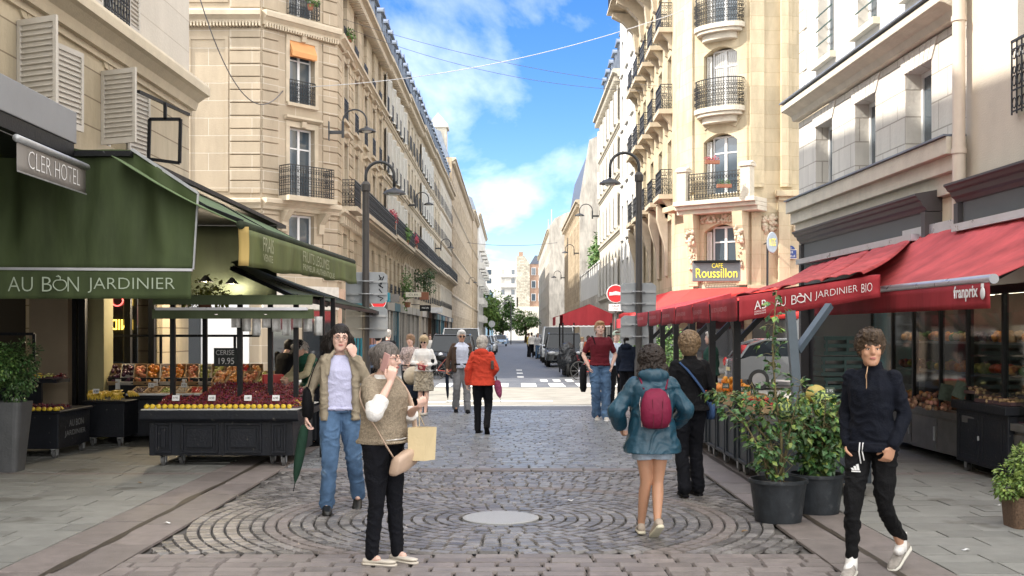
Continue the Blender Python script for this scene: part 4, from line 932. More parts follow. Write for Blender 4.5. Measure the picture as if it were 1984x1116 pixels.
def apple(t, c, r, m, th=.010):
    q = MB(); pts = [Vector((c[0] + r * (cos(a) * (1.0 + .08 * cos(2 * a))), c[1], c[2] + r * .95 * sin(a) - (r * .22 * max(0, sin(a)) ** 6))) for a in [k * pi / 12 for k in range(25)]]
    q.tube(pts, th, 4, cap=False); q.tube([(c[0], c[1], c[2] + r * .7), (c[0] + r * .1, c[1], c[2] + r * 1.25)], th * .8, 4)
    q.tube([(c[0] + r * .1, c[1], c[2] + r * 1.2), (c[0] - r * .3, c[1], c[2] + r * 1.5), (c[0] - r * .6, c[1], c[2] + r * 1.35), (c[0] + r * .1, c[1], c[2] + r * 1.2)], th * .8, 4); q.build('apple_mark', m, t)
# big green end panel
GY = 12.5
t = thing('awning', 'big dark green awning end panel reading AU BON JARDINIER, hanging in heavy folds', 'awning', (-4.3, GY, 2.3))
def wp(px, py, Y, t): v = P(px, py, Y); return v - t.location
top = [(-60, 262), (160, 290), (255, 290), (383, 375)]
def topy(x):
    for (a, b), (c_, d) in zip(top, top[1:]):
        if x <= c_: return b + (d - b) * (x - a) / (c_ - a)
    return 375
def pnl(u, v):
    px = -60 + u * 443 - v * 10 * u; py = topy(px) + (520 - topy(px)) * v; q = wp(px, py, GY, t)
    fold = (sin(px * .055 + 2 * noise.noise(Vector((px * .01, v, 0)))) * .03 + noise.noise(Vector((px * .02, v * .8, 3))) * .15) * sin(pi * min(1, v * 1.15) * .85 + .25)
    return (q.x, fold, q.z)
q = MB(); q.sheet(pnl, 90, 24, .006); q.build('end_panel', gr1, t, smooth=True)
q = MB(); q.sheet(lambda u, v: (wp(-60 + u * 432, 0, GY, t).x, -.03 + noise.noise(Vector((u * 9, v, 5))) * .02 * v, wp(0, 522 + v * 57, GY, t).z + noise.noise(Vector((u * 5, 0, 1))) * .004), 60, 6, .006); q.build('valance', gr1, t, smooth=True)
q = MB(); q.bar(wp(-60, 520, GY - .03, t), wp(373, 523, GY - .03, t), .035, .03); q.build('rail', alum, t)
x0 = wp(20, 0, GY, t).x; k = GY / F; lz = wp(0, 565, GY, t).z
text('AU', 48 * k, 28 * k, ltg, t, Matrix.Translation((x0, -.062, lz)), thin=-.012); text('B', 19 * k, 28 * k, ltg, t, Matrix.Translation((x0 + 66 * k, -.062, lz)), thin=-.012); text('N', 22 * k, 28 * k, ltg, t, Matrix.Translation((x0 + 115 * k, -.062, lz)), thin=-.012); text('JARDINIER', 168 * k, 29 * k, ltg, t, Matrix.Translation((x0 + 154 * k, -.062, lz - .015)), thin=-.012)
apple(t, (x0 + 100 * k, -.06, lz + 13 * k), 12 * k, ltg, .007)
q = MB(); q.bar(wp(255, 289, GY, t), wp(384, 374, GY, t), .03, .03); q.bar(wp(384, 374, GY, t), wp(375, 522, GY, t), .02, .02); q.build('frame', steel, t)
# black canopy cassette above
t = thing('canopy', 'flat black corrugated canopy running above the green awnings', 'canopy', (-5.3, 16, 3.66))
q = MB(); q.box(-1.1, 1.05, -3.6, 5.0, -.03, .03)
q.build('canopy_roof', blk, t); q = MB()
for i in range(40): q.box(-1.05, 1.0, -3.5 + i * .21, -3.42 + i * .21, .031, .05)
q.build('corrugation', blk, t); q = MB(); q.tube([(.75, -1.5, -.12), (.75, 1.6, -.12)], .07, 10); q.build('rolled_blind', gr1, t, smooth=True)
# retractable awning with faded valance
t = thing('awning', 'retractable green awning with a faded olive valance and yellowed end flap', 'awning', (-3.3, 16, 2.9))
fa, fb = P(470, 437, 12.4), P(684, 508, 20.6)
def rt(u, v): a = fa.lerp(fb, u); b_ = Vector((-4.35, 12.1 + u * 8.4, 3.58)); p = b_.lerp(a, v); return p - t.location - Vector((0, 0, sin(pi * v) * .05))
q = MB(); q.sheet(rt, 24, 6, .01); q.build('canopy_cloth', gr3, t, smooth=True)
q = MB(); q.tube([fa - t.location - Vector((0, .1, 0)), fb - t.location], .05, 10); q.build('front_rail', gr4, t, smooth=True)
def vl(u, v): a = fa.lerp(fb, u) - t.location; return (a.x + .05 + (sin(u * 60 + 2 * sin(u * 17)) * .02 + noise.noise(Vector((u * 12, v, 2))) * .03) * v, a.y, a.z - .04 - v * (.42 + noise.noise(Vector((u * 7, 0, 4))) * .03 - u * .06))
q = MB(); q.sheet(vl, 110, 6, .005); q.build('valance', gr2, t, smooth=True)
d = (fb - fa).normalized(); rz = atan2(d.y, d.x); sl2 = atan2(d.z, sqrt(d.x ** 2 + d.y ** 2))
for s_, u, w, h, dz in (('FRAIS', .07, .55, .17, -.25), ('VENTE', .07, .5, .08, -.36), ('FRUITS LEGUMES', .36, 2.1, .15, -.25), ('PRIMEUR AUTHENTIQUE', .36, 2.6, .10, -.38)):
    p = fa.lerp(fb, u) - t.location + Vector((.10, 0, dz)); text(s_, w, h, mat('letter_olive', (.34, .36, .24), .7), t, Matrix.Translation(p) @ Matrix.Rotation(rz, 4, 'Z'))
q = MB(); e0 = P(463, 440, 12.35) - t.location; q.sheet(lambda u, v: (e0.x + u * .115, -3.68 + .03 * sin(v * 3), e0.z - v * .43), 3, 6, .006); q.build('end_flap', yel, t, smooth=True)
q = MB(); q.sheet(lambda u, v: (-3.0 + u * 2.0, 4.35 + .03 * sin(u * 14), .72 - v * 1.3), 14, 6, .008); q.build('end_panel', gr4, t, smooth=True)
for yy in (12.6, 16.4, 20.2): q = MB(); q.bar((-1.0, yy - 16, .65), (-.2, yy - 16 + .1, .2), .05, .05); q.bar((-.2, yy - 15.9, .2), (.25, yy - 16, .02), .045, .045); q.build('folding_arm', blk, t)
# lower stall awnings
t = thing('awning', 'low dark green stall awning sloping down to a point beside the lamp post', 'awning', (-3.6, 18, 2.5))
A_, B_, C_, D__ = P(591, 577, 14.0), P(744, 605, 22.3), Vector((-5.4, 22, 3.1)), P(448, 508, 14.6)
def lo(u, v): p = (D__.lerp(C_, u)).lerp(A_.lerp(B_, u), v); return p - t.location + Vector((0, 0, -.06 * sin(pi * v) + noise.noise(Vector((u * 6, v * 2, 1))) * .03))
q = MB(); q.sheet(lo, 26, 8, .01); q.build('canopy_cloth', gr4, t, smooth=True)
for i in range(6):
    u = i / 5; q = MB(); q.bar((D__.lerp(C_, u)) - t.location - Vector((0, 0, .08)), A_.lerp(B_, u) - t.location - Vector((0, 0, .05)), .04, .05); q.build('rafter', blk, t)
q = MB(); q.bar(A_ - t.location - Vector((0, 0, .03)), B_ - t.location - Vector((0, 0, .03)), .05, .05); q.build('front_rail', blk, t)
# cherry stall canopy
t = thing('stall_canopy', 'dark green roll canopy with a pinkish light tube on black posts over the cherry cart', 'canopy', (-3.5, 14.2, 0))
zt = EYE + (647 - 572) * 14 / F; zb = EYE + (647 - 613) * 14 / F
q = MB(); q.sheet(lambda u, v: (-1.0 + u * 2.0, -.2 - v * .03, zt - .0 - v * .12), 20, 2, .01); q.sheet(lambda u, v: (-1.0 + u * 2.02, -.25 + .03 * sin(u * 20) * v, zb + .09 - v * .12), 30, 3, .01)
q.sheet(lambda u, v: (-1.0 + u * 2.0, -.22 + v * 1.9, zt + .0 + v * .03), 8, 4, .01); q.build('canopy_cloth', gr2 if False else canvas('green_canvas_mid', (.075, .095, .05), .25), t, smooth=.6)
q = MB(); q.box(-.95, .95, -.30, -.24, zt - .19, zt - .155); q.build('rail', alum, t); q = MB(); q.tube([(-.8, -.22, zt - .24), (.75, -.22, zt - .24)], .025, 8); q.build('light_tube', mat('tube_pinkish', (.75, .68, .66), .4, emit=((1, .85, .8), .5)), t)
for x, y in ((-.85, .1), (-.0, .15), (.38, .2), (.75, .0), (.98, .6), (-.85, 1.6), (.98, 1.5)):
    q = MB(); q.box(x - .03, x + .03, y - .03, y + .03, .0 if y > .5 else .6, zt + .02); q.build('post', blk, t)
q = MB()
q.build('hook', blk, t) if False else None
for i in range(9):
    x = -.05 + i * .13; m = MB(); m.sheet(lambda u, v: (x + u * .11, -.10 + .03 * sin(u * 7 + i), zb + .0 - v * (.14 + .05 * (i % 3))), 4, 4, .004); m.build('paper_bag_bundle', mat('plastic_grey', (.42, .42, .41), .4, .2, 30), t, smooth=True)
# hotel box, hotel awning and bracket
t = thing('hotel_canopy', 'grey metal canopy box with a small awning reading CLER HOTEL', 'canopy', (-4.9, 11, 3.5))
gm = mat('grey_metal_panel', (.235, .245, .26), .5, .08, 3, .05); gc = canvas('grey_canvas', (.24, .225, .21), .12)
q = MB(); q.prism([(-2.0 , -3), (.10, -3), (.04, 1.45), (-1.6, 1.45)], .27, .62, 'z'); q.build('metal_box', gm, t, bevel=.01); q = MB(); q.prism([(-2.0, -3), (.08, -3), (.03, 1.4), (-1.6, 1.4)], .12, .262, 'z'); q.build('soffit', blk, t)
ha, hb_ = P(32, 270, 10.2) - t.location, P(165, 325, 12.2) - t.location
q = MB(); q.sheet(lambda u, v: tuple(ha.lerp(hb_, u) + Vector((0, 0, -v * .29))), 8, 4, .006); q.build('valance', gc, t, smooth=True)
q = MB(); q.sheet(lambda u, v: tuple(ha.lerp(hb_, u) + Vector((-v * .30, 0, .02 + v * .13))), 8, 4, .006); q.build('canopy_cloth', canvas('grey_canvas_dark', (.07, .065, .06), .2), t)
q = MB(); q.tube([ha + Vector((.01, -.03, .01)), hb_ + Vector((.01, .03, .01))], .035, 10); q.build('front_rail', steel, t, smooth=True)
q = MB(); q.bar(ha + Vector((.012, -.0, -.29)), hb_ + Vector((.012, 0, -.29)), .012, .012); q.build('hem_bar', steel, t)
d = hb_ - ha; M_ = Matrix.Translation(ha.lerp(hb_, .13) + Vector((.014, 0, -.225))) @ Matrix((Vector((d.x, d.y, d.z)).normalized(), Vector((-d.y, d.x, 0)).normalized(), Vector((0, 0, 1)))).transposed().to_4x4()
text('CLER', .62, .165, ltx, t, M_, thin=-.02); M2 = M_.copy(); M2.translation = ha.lerp(hb_, .13) + d.normalized() * .74 + Vector((.014, 0, -.225)); text('HOTEL', .78, .165, ltx, t, M2, thin=-.02)
q = MB(); q.M = Matrix.Translation((.42, -2.05, .18)) @ Matrix.Rotation(1.1, 4, 'X'); q.lathe([(.07, -.1), (.09, .1), (.08, .12), (.001, .11)], n=14); q.build('spotlight', mat('spot_grey', (.3, .32, .36), .4), t, smooth=.6)
t = thing('sign_bracket', 'empty black rectangular sign frame on an iron bracket on the hotel wall', 'sign bracket', (-6.0, 16.5, 4.5))
sp = Vector((-.50, 0, 0)); yq = 1
def q3(px, py, Y): return P(px, py, Y) - t.location
q = MB(); q.bar(q3(268, 177, 18.2), q3(366, 222, 20.5), .05, .05); q.bar(q3(320, 199, 18.6), q3(320, 232, 18.6), .05, .05)
for a, b in (((290, 231), (350, 231)), ((350, 231), (348, 316)), ((348, 316), (288, 308)), ((288, 308), (290, 231))): q.bar(q3(*a, 18.6), q3(*b, 18.6), .05, .05)
q.build('frame', blk, t)
# ---- red awnings right
def red_sheet(mb, a, b, c, d, nu, nv, ribs=0, sag=.05):
    def fn(u, v):
        p = a.lerp(b, u).lerp(d.lerp(c, u), v); return p + Vector((0, 0, -sag * sin(pi * v) * (1 + .3 * sin(u * 9)) + (abs(sin(u * pi * ribs)) ** .3 * .035 if ribs else 0)))
    mb.sheet(fn, nu, nv, .008)
t = thing('awning', 'dark red awning along the organic greengrocer with AU BON JARDINIER BIO on its valance', 'awning', (4, 15, 2.3)); o_ = t.location
A1, B1_, C1_, D1, E1 = Vector((6.0, 22.3, 3.0)), Vector((6.12, 16.9, 3.14)), P(1673, 531, 12.7), P(1431, 576, 12.1), Vector((2.45, 21.8, 2.05))
q = MB(); red_sheet(q, A1 - o_, B1_ - o_, C1_ - o_, E1.lerp(D1, .98) - o_, 60, 12, 9, .06); q.build('canopy_cloth', rd3, t, smooth=.5)
C2 = P(1704, 532, 12.9)
q = MB(); q.sheet(lambda u, v: tuple(D1.lerp(C2, u) - o_ + Vector((0, -.02 + .015 * sin(u * 23) * v + noise.noise(Vector((u * 6, v, 0))) * .02, -v * .262))), 50, 4, .006); q.build('valance', rd1, t, smooth=True)
q = MB(); q.sheet(lambda u, v: tuple(D1.lerp(C2, u) - o_ + Vector((0, v * .45, v * .02))), 10, 3, .006); q.build('canopy_edge', rd1, t)
d = (C2 - D1); L_ = d.length; dn = d.normalized(); Mx = Matrix((dn, Vector((-dn.y, dn.x, 0)).normalized(), Vector((0, 0, 1)))).transposed().to_4x4()
def onval(u, dz): m = Mx.copy(); m.translation = D1.lerp(C2, u) - o_ + Vector((0, -.055, dz)); return m
kk_ = L_ / (1704 - 1431)
for s_, px, w in (('AU', 1497, 19), ('B', 1527, 10), ('N', 1552, 13), ('JARDINIER', 1572, 84), ('BIO', 1664, 22)): text(s_, w * kk_, .10, ltx, t, onval((px - 1431) / 273, -.175), thin=-.012)
m = onval((1545 - 1431) / 273, -.13); apple(t, tuple(m.translation), .042, ltx, .006)
text('AB', 22 * kk_, .095, ltx, t, onval((1458 - 1431) / 273, -.165), thin=.0); text('AGRICULTURE', 21 * kk_, .018, ltx, t, onval((1458 - 1431) / 273, -.195)); text('BIOLOGIQUE', 21 * kk_, .018, ltx, t, onval((1458 - 1431) / 273, -.222))
edges = [0, .17, .30, .46, .62, .80, 1.0]
for i in range(6):
    u0, u1 = edges[i] + (.012 if i else 0), edges[i + 1] - .004
    q = MB(); q.sheet(lambda u, v: tuple(D1.lerp(E1, u0 + (u1 - u0) * u) - o_ + Vector((-.02 + .02 * sin(u * 9 + i) * v, 0, -v * (.25 + .012 * sin(u * 5 + i))))), 14, 4, .006); q.build('valance', rd1, t, smooth=True)
    p = D1.lerp(E1, u0 + (u1 - u0) * .85) - o_ + Vector((-.05, 0, -.16)); text('AU BON JARDINIER', (u1 - u0) * 9.7 * .6, .07, mat('letter_faded', (.50, .25, .25), .7), t, Matrix.Translation(p) @ Matrix.Rotation(-H90, 4, 'Z'), thin=-.01)
for y in (13.0, 14.6, 16.2, 17.8, 19.4, 21.0):
    q = MB(); q.box(-1.42, -1.34, y - 15 - .04, y - 15 + .04, -2.3 + .7, -.26); q.build('post', blk, t); q = MB(); q.bar((-1.38, y - 15, -.75), (-.9, y - 15, -.25), .05, .06); q.bar((-1.38, y - 15, -.75), (-1.38, y - 15 + .5, -.25), .05, .06); q.build('brace', blk, t)
q = MB(); pa, pb, pc = P(1531, 612, 10.9), P(1552, 760, 10.9), P(1607, 592, 11.2); q.bar(pa - o_ + Vector((0, 0, .05)), pb - o_ - Vector((0, 0, .6)), .085, .085); q.build('post', mat('blue_grey_paint', (.075, .10, .125), .45, .15, 8), t)
q = MB(); q.bar(P(1544, 680, 10.9) - o_, pc - o_, .07, .06); q.build('brace', MATS['blue_grey_paint'], t)
# franprix awning
t = thing('awning', 'wide red awning with a chrome front rail reading franprix, right edge', 'awning', (5, 14, 2.2)); o_ = t.location
fa, fb, ba, bb2 = Vector((4.62, 16.9, 2.22)), Vector((4.80, 11.13, 2.20)), Vector((6.05, 17.0, 3.12)), Vector((6.42, 10.4, 3.14))
q = MB(); red_sheet(q, ba - o_, bb2 - o_, fb - o_, fa - o_, 60, 12, 11, .05); q.build('canopy_cloth', rd3, t, smooth=.5)
q = MB(); q.tube([fa - o_, fb - o_ + Vector((0, -.03, 0))], .05, 14); q.build('front_rail', alum, t, smooth=.8)
q = MB(); q.sheet(lambda u, v: tuple(fa.lerp(fb, u) - o_ + Vector((-.03 + .01 * sin(u * 40) * v, 0, -.03 - v * .265))), 50, 4, .006); q.build('valance', rd1, t, smooth=True)
p = fa.lerp(fb, .865) - o_ + Vector((-.06, 0, -.215)); text('franprix', .58, .17, ltx, t, Matrix.Translation(p) @ Matrix.Rotation(-H90 + .03, 4, 'Z'), thin=.03)
p = fa.lerp(fb, .982) - o_ + Vector((-.055, 0, -.14)); q = MB(); q.ball(p, (.012, .055, .065), 12, 8); q.build('apple_mark', ltx, t, smooth=True); q = MB(); q.box(p.x - .01, p.x + .01, p.y - .01, p.y + .02, p.z + .06, p.z + .10); q.build('apple_stalk', ltx, t)
q = MB(); q.bar(ba - o_ + Vector((-.05, 0, .03)), bb2 - o_ + Vector((-.05, 0, .03)), .10, .14); q.build('cassette', alum, t)
for y in (16.6, 11.6): q = MB(); q.bar(Vector((6.1, y, 2.85)) - o_, Vector((5.35, y, 2.42)) - o_, .06, .09); q.bar(Vector((5.35, y, 2.42)) - o_, Vector((4.85, y, 2.15)) - o_, .06, .08); q.build('folding_arm', blk, t)
# shopfront fascia with cornice
fsc = mat('fascia_grey_green', (.085, .092, .095), .55, .1, 3); fs2 = mat('fascia_brown_grey', (.06, .057, .060), .5, .1, 3)
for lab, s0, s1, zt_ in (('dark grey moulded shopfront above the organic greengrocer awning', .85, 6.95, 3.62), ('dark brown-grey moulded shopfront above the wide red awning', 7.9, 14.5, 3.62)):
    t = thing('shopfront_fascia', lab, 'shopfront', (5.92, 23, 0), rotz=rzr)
    q = MB(); q.box(s0 + .15, s1 - .15, -.20, -.002, 2.2, zt_ - .20); q.build('fascia_board', fsc, t)
    q = MB(); q.prism([(-.002, zt_ - .20), (-.22, zt_ - .20), (-.25, zt_ - .15), (-.29, zt_ - .12), (-.31, zt_ - .06), (-.35, zt_ - .04), (-.37, zt_), (-.40, zt_ + .02), (-.40, zt_ + .05), (-.002, zt_ + .12)], s0, s1); q.build('cornice', fs2, t)
    q = MB(); q.box(s0 + .14, s1 - .14, -.10, -.05, .02, 2.19); q.build('interior_shade_panel', mat('interior_shade', (.012, .011, .012), .4, .5, 1.5, spec=.3), t)  # flat near-black panel, its colour standing in for the unlit shop interior
    q = MB(); q.box(s0, s0 + .13, -.26, -.002, 0, zt_ - .21); q.box(s1 - .13, s1, -.26, -.002, 0, zt_ - .21); q.build('pilaster', fs2, t)
    q = MB(); q.bar((s0 + .2, -.32, 3.06), (s1 - .2, -.32, 3.06), .12, .10); q.build('awning_cassette', alum, t)
# cafe awning, bright red, wrapped round the corner
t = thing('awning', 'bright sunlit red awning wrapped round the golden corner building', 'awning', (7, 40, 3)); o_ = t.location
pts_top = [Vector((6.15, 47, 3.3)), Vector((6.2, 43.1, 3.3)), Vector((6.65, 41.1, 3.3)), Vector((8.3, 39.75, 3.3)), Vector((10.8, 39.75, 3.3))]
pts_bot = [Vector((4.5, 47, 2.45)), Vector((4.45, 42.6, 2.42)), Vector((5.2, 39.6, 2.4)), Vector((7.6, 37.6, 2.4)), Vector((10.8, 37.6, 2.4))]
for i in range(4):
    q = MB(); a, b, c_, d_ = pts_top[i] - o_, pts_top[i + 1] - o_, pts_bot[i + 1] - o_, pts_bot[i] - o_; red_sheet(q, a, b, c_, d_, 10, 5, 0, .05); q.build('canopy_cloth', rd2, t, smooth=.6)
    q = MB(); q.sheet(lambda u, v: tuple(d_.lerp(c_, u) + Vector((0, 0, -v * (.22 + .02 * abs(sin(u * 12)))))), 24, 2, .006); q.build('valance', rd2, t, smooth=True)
# gazebo awning on the right pavement further on
t = thing('awning', 'dark red gabled terrace tent on thin posts on the right pavement', 'awning', (2.9, 45, 0)); o_ = t.location
q = MB(); x0, x1, xm, zt_, ze = -.85, 1.15, .22, 2.85, 2.45
for s in (0, 3.0): q.poly([(x0, s, 2.0), (x1, s, 2.0), (x1, s, ze), (xm, s, zt_), (x0, s, ze)])
q.sheet(lambda u, v: (x0 + (xm - x0) * u, v * 3, ze + (zt_ - ze) * u), 4, 4, .01); q.sheet(lambda u, v: (x1 + (xm - x1) * u, v * 3, ze + (zt_ - ze) * u), 4, 4, .01); q.sheet(lambda u, v: (x0 - .3, v * 3, 2.0 + u * .35), 2, 4, .01); q.sheet(lambda u, v: (x0 - .3 * (1 - u), v * 3, 2.35 + .08 * u), 2, 2, .01); q.build('canopy_cloth', rd1, t)
q = MB(); q.sheet(lambda u, v: (x0 + (x1 - x0) * u, -.01, 2.0 - v * .05 - .02 * abs(sin(u * 30))), 60, 1, .004); q.build('trim', ltx, t)
for x, y in ((-.85, 0), (-.4, .02), (1.1, 0), (-.85, 2.95), (1.1, 2.95)): q = MB(); q.box(x - .03, x + .03, y - .03, y + .03, 0, 2.1); q.build('post', blk, t)
# second little awning row past the cafe
t = thing('awning', 'row of dark red valances over the far end of the greengrocer stalls', 'awning', (4, 26, 2)); o_ = t.location
for i in range(3): q = MB(); y = 30 + i * 3.6; q.sheet(lambda u, v: (-.3 + u * 2.2, y - 26 + v * 3.3, .15 + .6 * u), 4, 3, .01); q.sheet(lambda u, v: (-.3, y - 26 + u * 3.3, .15 - v * .3), 4, 2, .01); q.sheet(lambda u, v: (-.3 + u * 2.2, y - 26, .15 + .6 * u - v * .3), 4, 2, .01); q.build('canopy_cloth', rd1, t)
for i in range(6): x, y = (-.25, 30.1 + (i // 2) * 3.6 + (i % 2) * 3.1); q = MB(); q.box(x - .03, x + .03, y - 26.03, y - 25.97, -2, .1); q.build('post', blk, t)
# ---- trees and plants
leafm = mat('foliage_street', (.09, .175, .04), .55, .35, .7, sub=0, island=.5); leafd = mat('foliage_dark', (.04, .085, .022), .5, .3, .8, island=.5); leafl = mat('foliage_light', (.14, .24, .05), .5, .3, .8, island=.45); bark = mat('bark', (.12, .085, .055), .9, .3, 12, .5, 30); stemm = mat('stem_green_brown', (.16, .13, .06), .8, .3, 12)
for m_ in (leafm, leafd, leafl):
    m_.node_tree.nodes['Principled BSDF'].inputs['Transmission Weight'].default_value = 0
def leaf(mb, p, d, s, w=.5, rr=R, curl=.25):
    d = Vector(d).normalized(); up = Vector((rr.uniform(-.6, .6), rr.uniform(-.6, .6), 1)).normalized(); x = d.cross(up)
    if x.length < .05: x = Vector((1, 0, 0))
    x = x.normalized(); n = x.cross(d); p = Vector(p)
    a = mb.pt(p); b = mb.pt(p + d * s * .45 + x * s * w * .5 - n * s * .02); c = mb.pt(p + d * s - n * s * curl); e = mb.pt(p + d * s * .45 - x * s * w * .5 - n * s * .02); m = mb.pt(p + d * s * .5 + n * s * .06)
    mb.face((a, b, m)); mb.face((b, c, m)); mb.face((c, e, m)); mb.face((e, a, m))
def clump_crown(t, c, rad, n, s, m, rr, name='crown'):
    q = MB(); c = Vector(c); blobs = []
    for _ in range(14):
        a = Vector((rr.gauss(0, 1), rr.gauss(0, 1), rr.gauss(0, .9))).normalized(); blobs.append((c + Vector((a.x * rad[0], a.y * rad[1], a.z * rad[2])) * rr.uniform(.45, .85), rr.uniform(.28, .5)))
    for _ in range(n):
        b, k = rr.choice(blobs); a = Vector((rr.gauss(0, 1), rr.gauss(0, 1), rr.gauss(0, 1))).normalized(); p = b + Vector((a.x * rad[0], a.y * rad[1], a.z * rad[2])) * k * rr.uniform(.7, 1.05)
        leaf(q, p, a + Vector((rr.uniform(-.5, .5), rr.uniform(-.5, .5), rr.uniform(-.7, .2))), s * rr.uniform(.6, 1.3), .6, rr)
    q.build(name, m, t)
def tree(label, X, Y, h, rad, m, n, s, seed, group=None):
    rr = random.Random(seed); t = thing('street_tree', label, 'tree', (X, Y, 0), group=group); b = MB(); b.tube([(0, 0, 0), (.1, 0, h * .3), (0, .1, h * .6)], [.28, .2, .1], 8)
    for k in range(6): a = k * 1.1 + rr.random(); b.tube([(0, 0, h * (.35 + .04 * k)), (cos(a) * rad[0] * .4, sin(a) * rad[1] * .4, h * .6), (cos(a) * rad[0] * .7, sin(a) * rad[1] * .7, h * .72)], [.1, .07, .03], 6)
    b.build('trunk', bark, t, smooth=True); clump_crown(t, (0, 0, h - rad[2]), rad, n, s, m, rr); return t
tree('big dark green tree at the far left end of the street', -6.6, 262, 12.2, (4.2, 5, 5.2), leafd, 3600, .55, 1)
tree('bright green tree top standing left of the far street end', -5.3, 248, 11.6, (3.2, 4, 4.4), leafl, 3200, .5, 2)
tree('large rounded green tree at the centre of the far street end', -2.2, 256, 10.4, (3.4, 5, 4.4), leafm, 3400, .55, 3)
tree('low spreading green tree right of the far street end', 2.6, 215, 6.0, (3.0, 4, 2.2), leafm, 2600, .4, 4)
rr = random.Random(9)
t = thing('hedge', 'green hedge of bushy shrubs growing on top of the low grey wall', 'hedge', (7.2, 92, 7.0)); 
for i in range(6): clump_crown(t, (0, -10 + i * 2.2, .9 + (.5 if i < 4 else 0)), (.9, 1.5, 1.0 + .2 * (i % 3)), 650, .28, leafm, rr, 'bush')
t = thing('roof_plants', 'green shrubs on the rooftop ledge of the narrow white building', 'plants', (5.6, 58.5, 19.9)); clump_crown(t, (.2, 0, .3), (.5, 1.9, .9), 900, .22, leafl, rr, 'foliage')
def potted(label, X, Y, z, pr, ph, crown, rad, n, s, m, seed, pm=None, box=None, loc_name='potted_plant'):
    rr = random.Random(seed); t = thing(loc_name, label, 'potted plant', (X, Y, z)); q = MB()
    if box: q.box(-box / 2, box / 2, -pr, pr, 0, ph)
    else: q.lathe([(pr * .7, 0), (pr, ph), (pr * 1.05, ph), (pr * .9, ph - .02), (.01, ph - .04)], n=20)
    q.build('pot', pm or potm, t, smooth=.6); clump_crown(t, crown, rad, n, s, m, rr, 'foliage'); return t
potted('olive tree in a terracotta trough on the left row, over the shop signs', -5.9, 75, 3.95, .3, .5, (0, 0, 1.3), (.9, 1.4, .8), 900, .16, leafd, 11, box=.6)
potted('climbing plant with yellow flowers beside the CLES sign', -6.1, 65, 3.2, .2, .3, (0, 0, 1.2), (.35, .8, 1.1), 600, .14, leafm, 12)
flowm = mat('flower_pink', (.5, .08, .12), .6, .3, island=.5)
potted('pink flowers on the long left balcony', -6.05, 56.6, 6.95, .12, .25, (0, 0, .7), (.2, 1.2, .28), 500, .10, flowm, 13, box=.3)
potted('green plants trailing over the long left balcony', -6.0, 63, 6.7, .12, .25, (0, 0, .6), (.25, 1.6, .5), 700, .12, leafm, 14, box=.3)
potted('red flowers further along the long left balcony', -6.0, 69, 6.9, .12, .25, (0, 0, .6), (.2, 1.0, .3), 400, .10, flowm, 15, box=.3)
potted('small leafy window box plant high on the left corner building', -6.5, 44.1, 13.2, .1, .2, (.1, 0, .3), (.25, .35, .25), 260, .09, leafm, 16, box=.3)
potted('green plant in a pot on the top chamfer window balcony', -7.25, 40.1, 13.3, .12, .2, (.1, 0, .35), (.25, .25, .2), 200, .08, leafm, 17)
for k, (px, py, Y, lab) in enumerate(((1380, 312, 38.9, 'terracotta trough of pink flowers on the stone-piered balcony'), (1403, 358, 38.6, 'low terracotta trough at the foot of the stone-piered balcony'))):
    c = P(px, py, Y); potted(lab, c.x, c.y, c.z - .1, .08, .12, (0, 0, .18), (.26, .08, .10), 160, .05, flowm if k == 0 else leafm, 20 + k, box=.5)
potted('tall green shrubs at the back of the stalls under the red awning', 3.5, 27.5, 0, .25, .4, (0, 0, 1.2), (.9, 1.2, .75), 1500, .12, leafm, 24)
potted('pink geraniums in a planter at the foot of the terrace tent', 2.35, 44.6, .0, .2, .55, (0, 0, .75), (.35, .3, .2), 400, .09, flowm, 25, pm=blk, box=.6)
# ------------------------------------------------------------------ market stalls
cartm = mat('cart_black_paint', (.006, .0075, .012), .5, .3, 9, .25, 40, spec=.35, wear=((.07, .066, .06), 16, .66)); kraft = mat('kraft_card', (.38, .25, .13), .85, .12, 12); crm = mat('crate_wood', (.42, .29, .16), .8, .2, 14, .2)
lemon = mat('lemon_peel', (.72, .50, .04), .45, .12, 12, .3, 120, island=.16); cher = mat('cherry_skin', (.15, .010, .02), .22, .3, 4, island=.6); orng = mat('orange_peel', (.72, .27, .03), .45, .12, 8, .25, 120, island=.2); redf = mat('tomato_skin', (.55, .05, .025), .3, .2, 6, island=.3); grap = mat('grape_skin', (.07, .02, .04), .3, .3, 6, island=.5); grng = mat('green_grape', (.34, .38, .08), .35, .2, 6, island=.3); aprc = mat('apricot_skin', (.70, .33, .12), .5, .2, 6, island=.3); banm = mat('banana_skin', (.74, .50, .06), .5, .15, 9, island=.15); pearm = mat('pear_skin', (.50, .50, .14), .5, .2, 9, island=.2); peam = mat('peach_skin', (.58, .22, .10), .6, .3, 9, island=.3)
clr = mat('clear_plastic', (.10, .06, .065), .2, .1, 5)
def castors(t, pts, r=.055):
    for x, y in pts:
        q = MB(); q.M = Matrix.Translation((x, y, r)) @ Matrix.Rotation(pi / 2, 4, 'Y'); q.lathe([(r * .4, -.022), (r, -.018), (r, .018), (r * .4, .022), (.001, .022)], n=18); o = q.build('castor', mat('rubber_grey', (.09, .09, .09), .6), t, smooth=.6)
        q = MB(); q.prism([(y - .03, r * .8), (y + .03, r * .8), (y + .045, r * 2.2), (y - .045, r * 2.2)], x - .032, x - .026); q.prism([(y - .03, r * .8), (y + .03, r * .8), (y + .045, r * 2.2), (y - .045, r * 2.2)], x + .026, x + .032); q.box(x - .04, x + .04, y - .05, y + .05, r * 2.2, r * 2.2 + .01); q.build('castor_fork', steel, t)
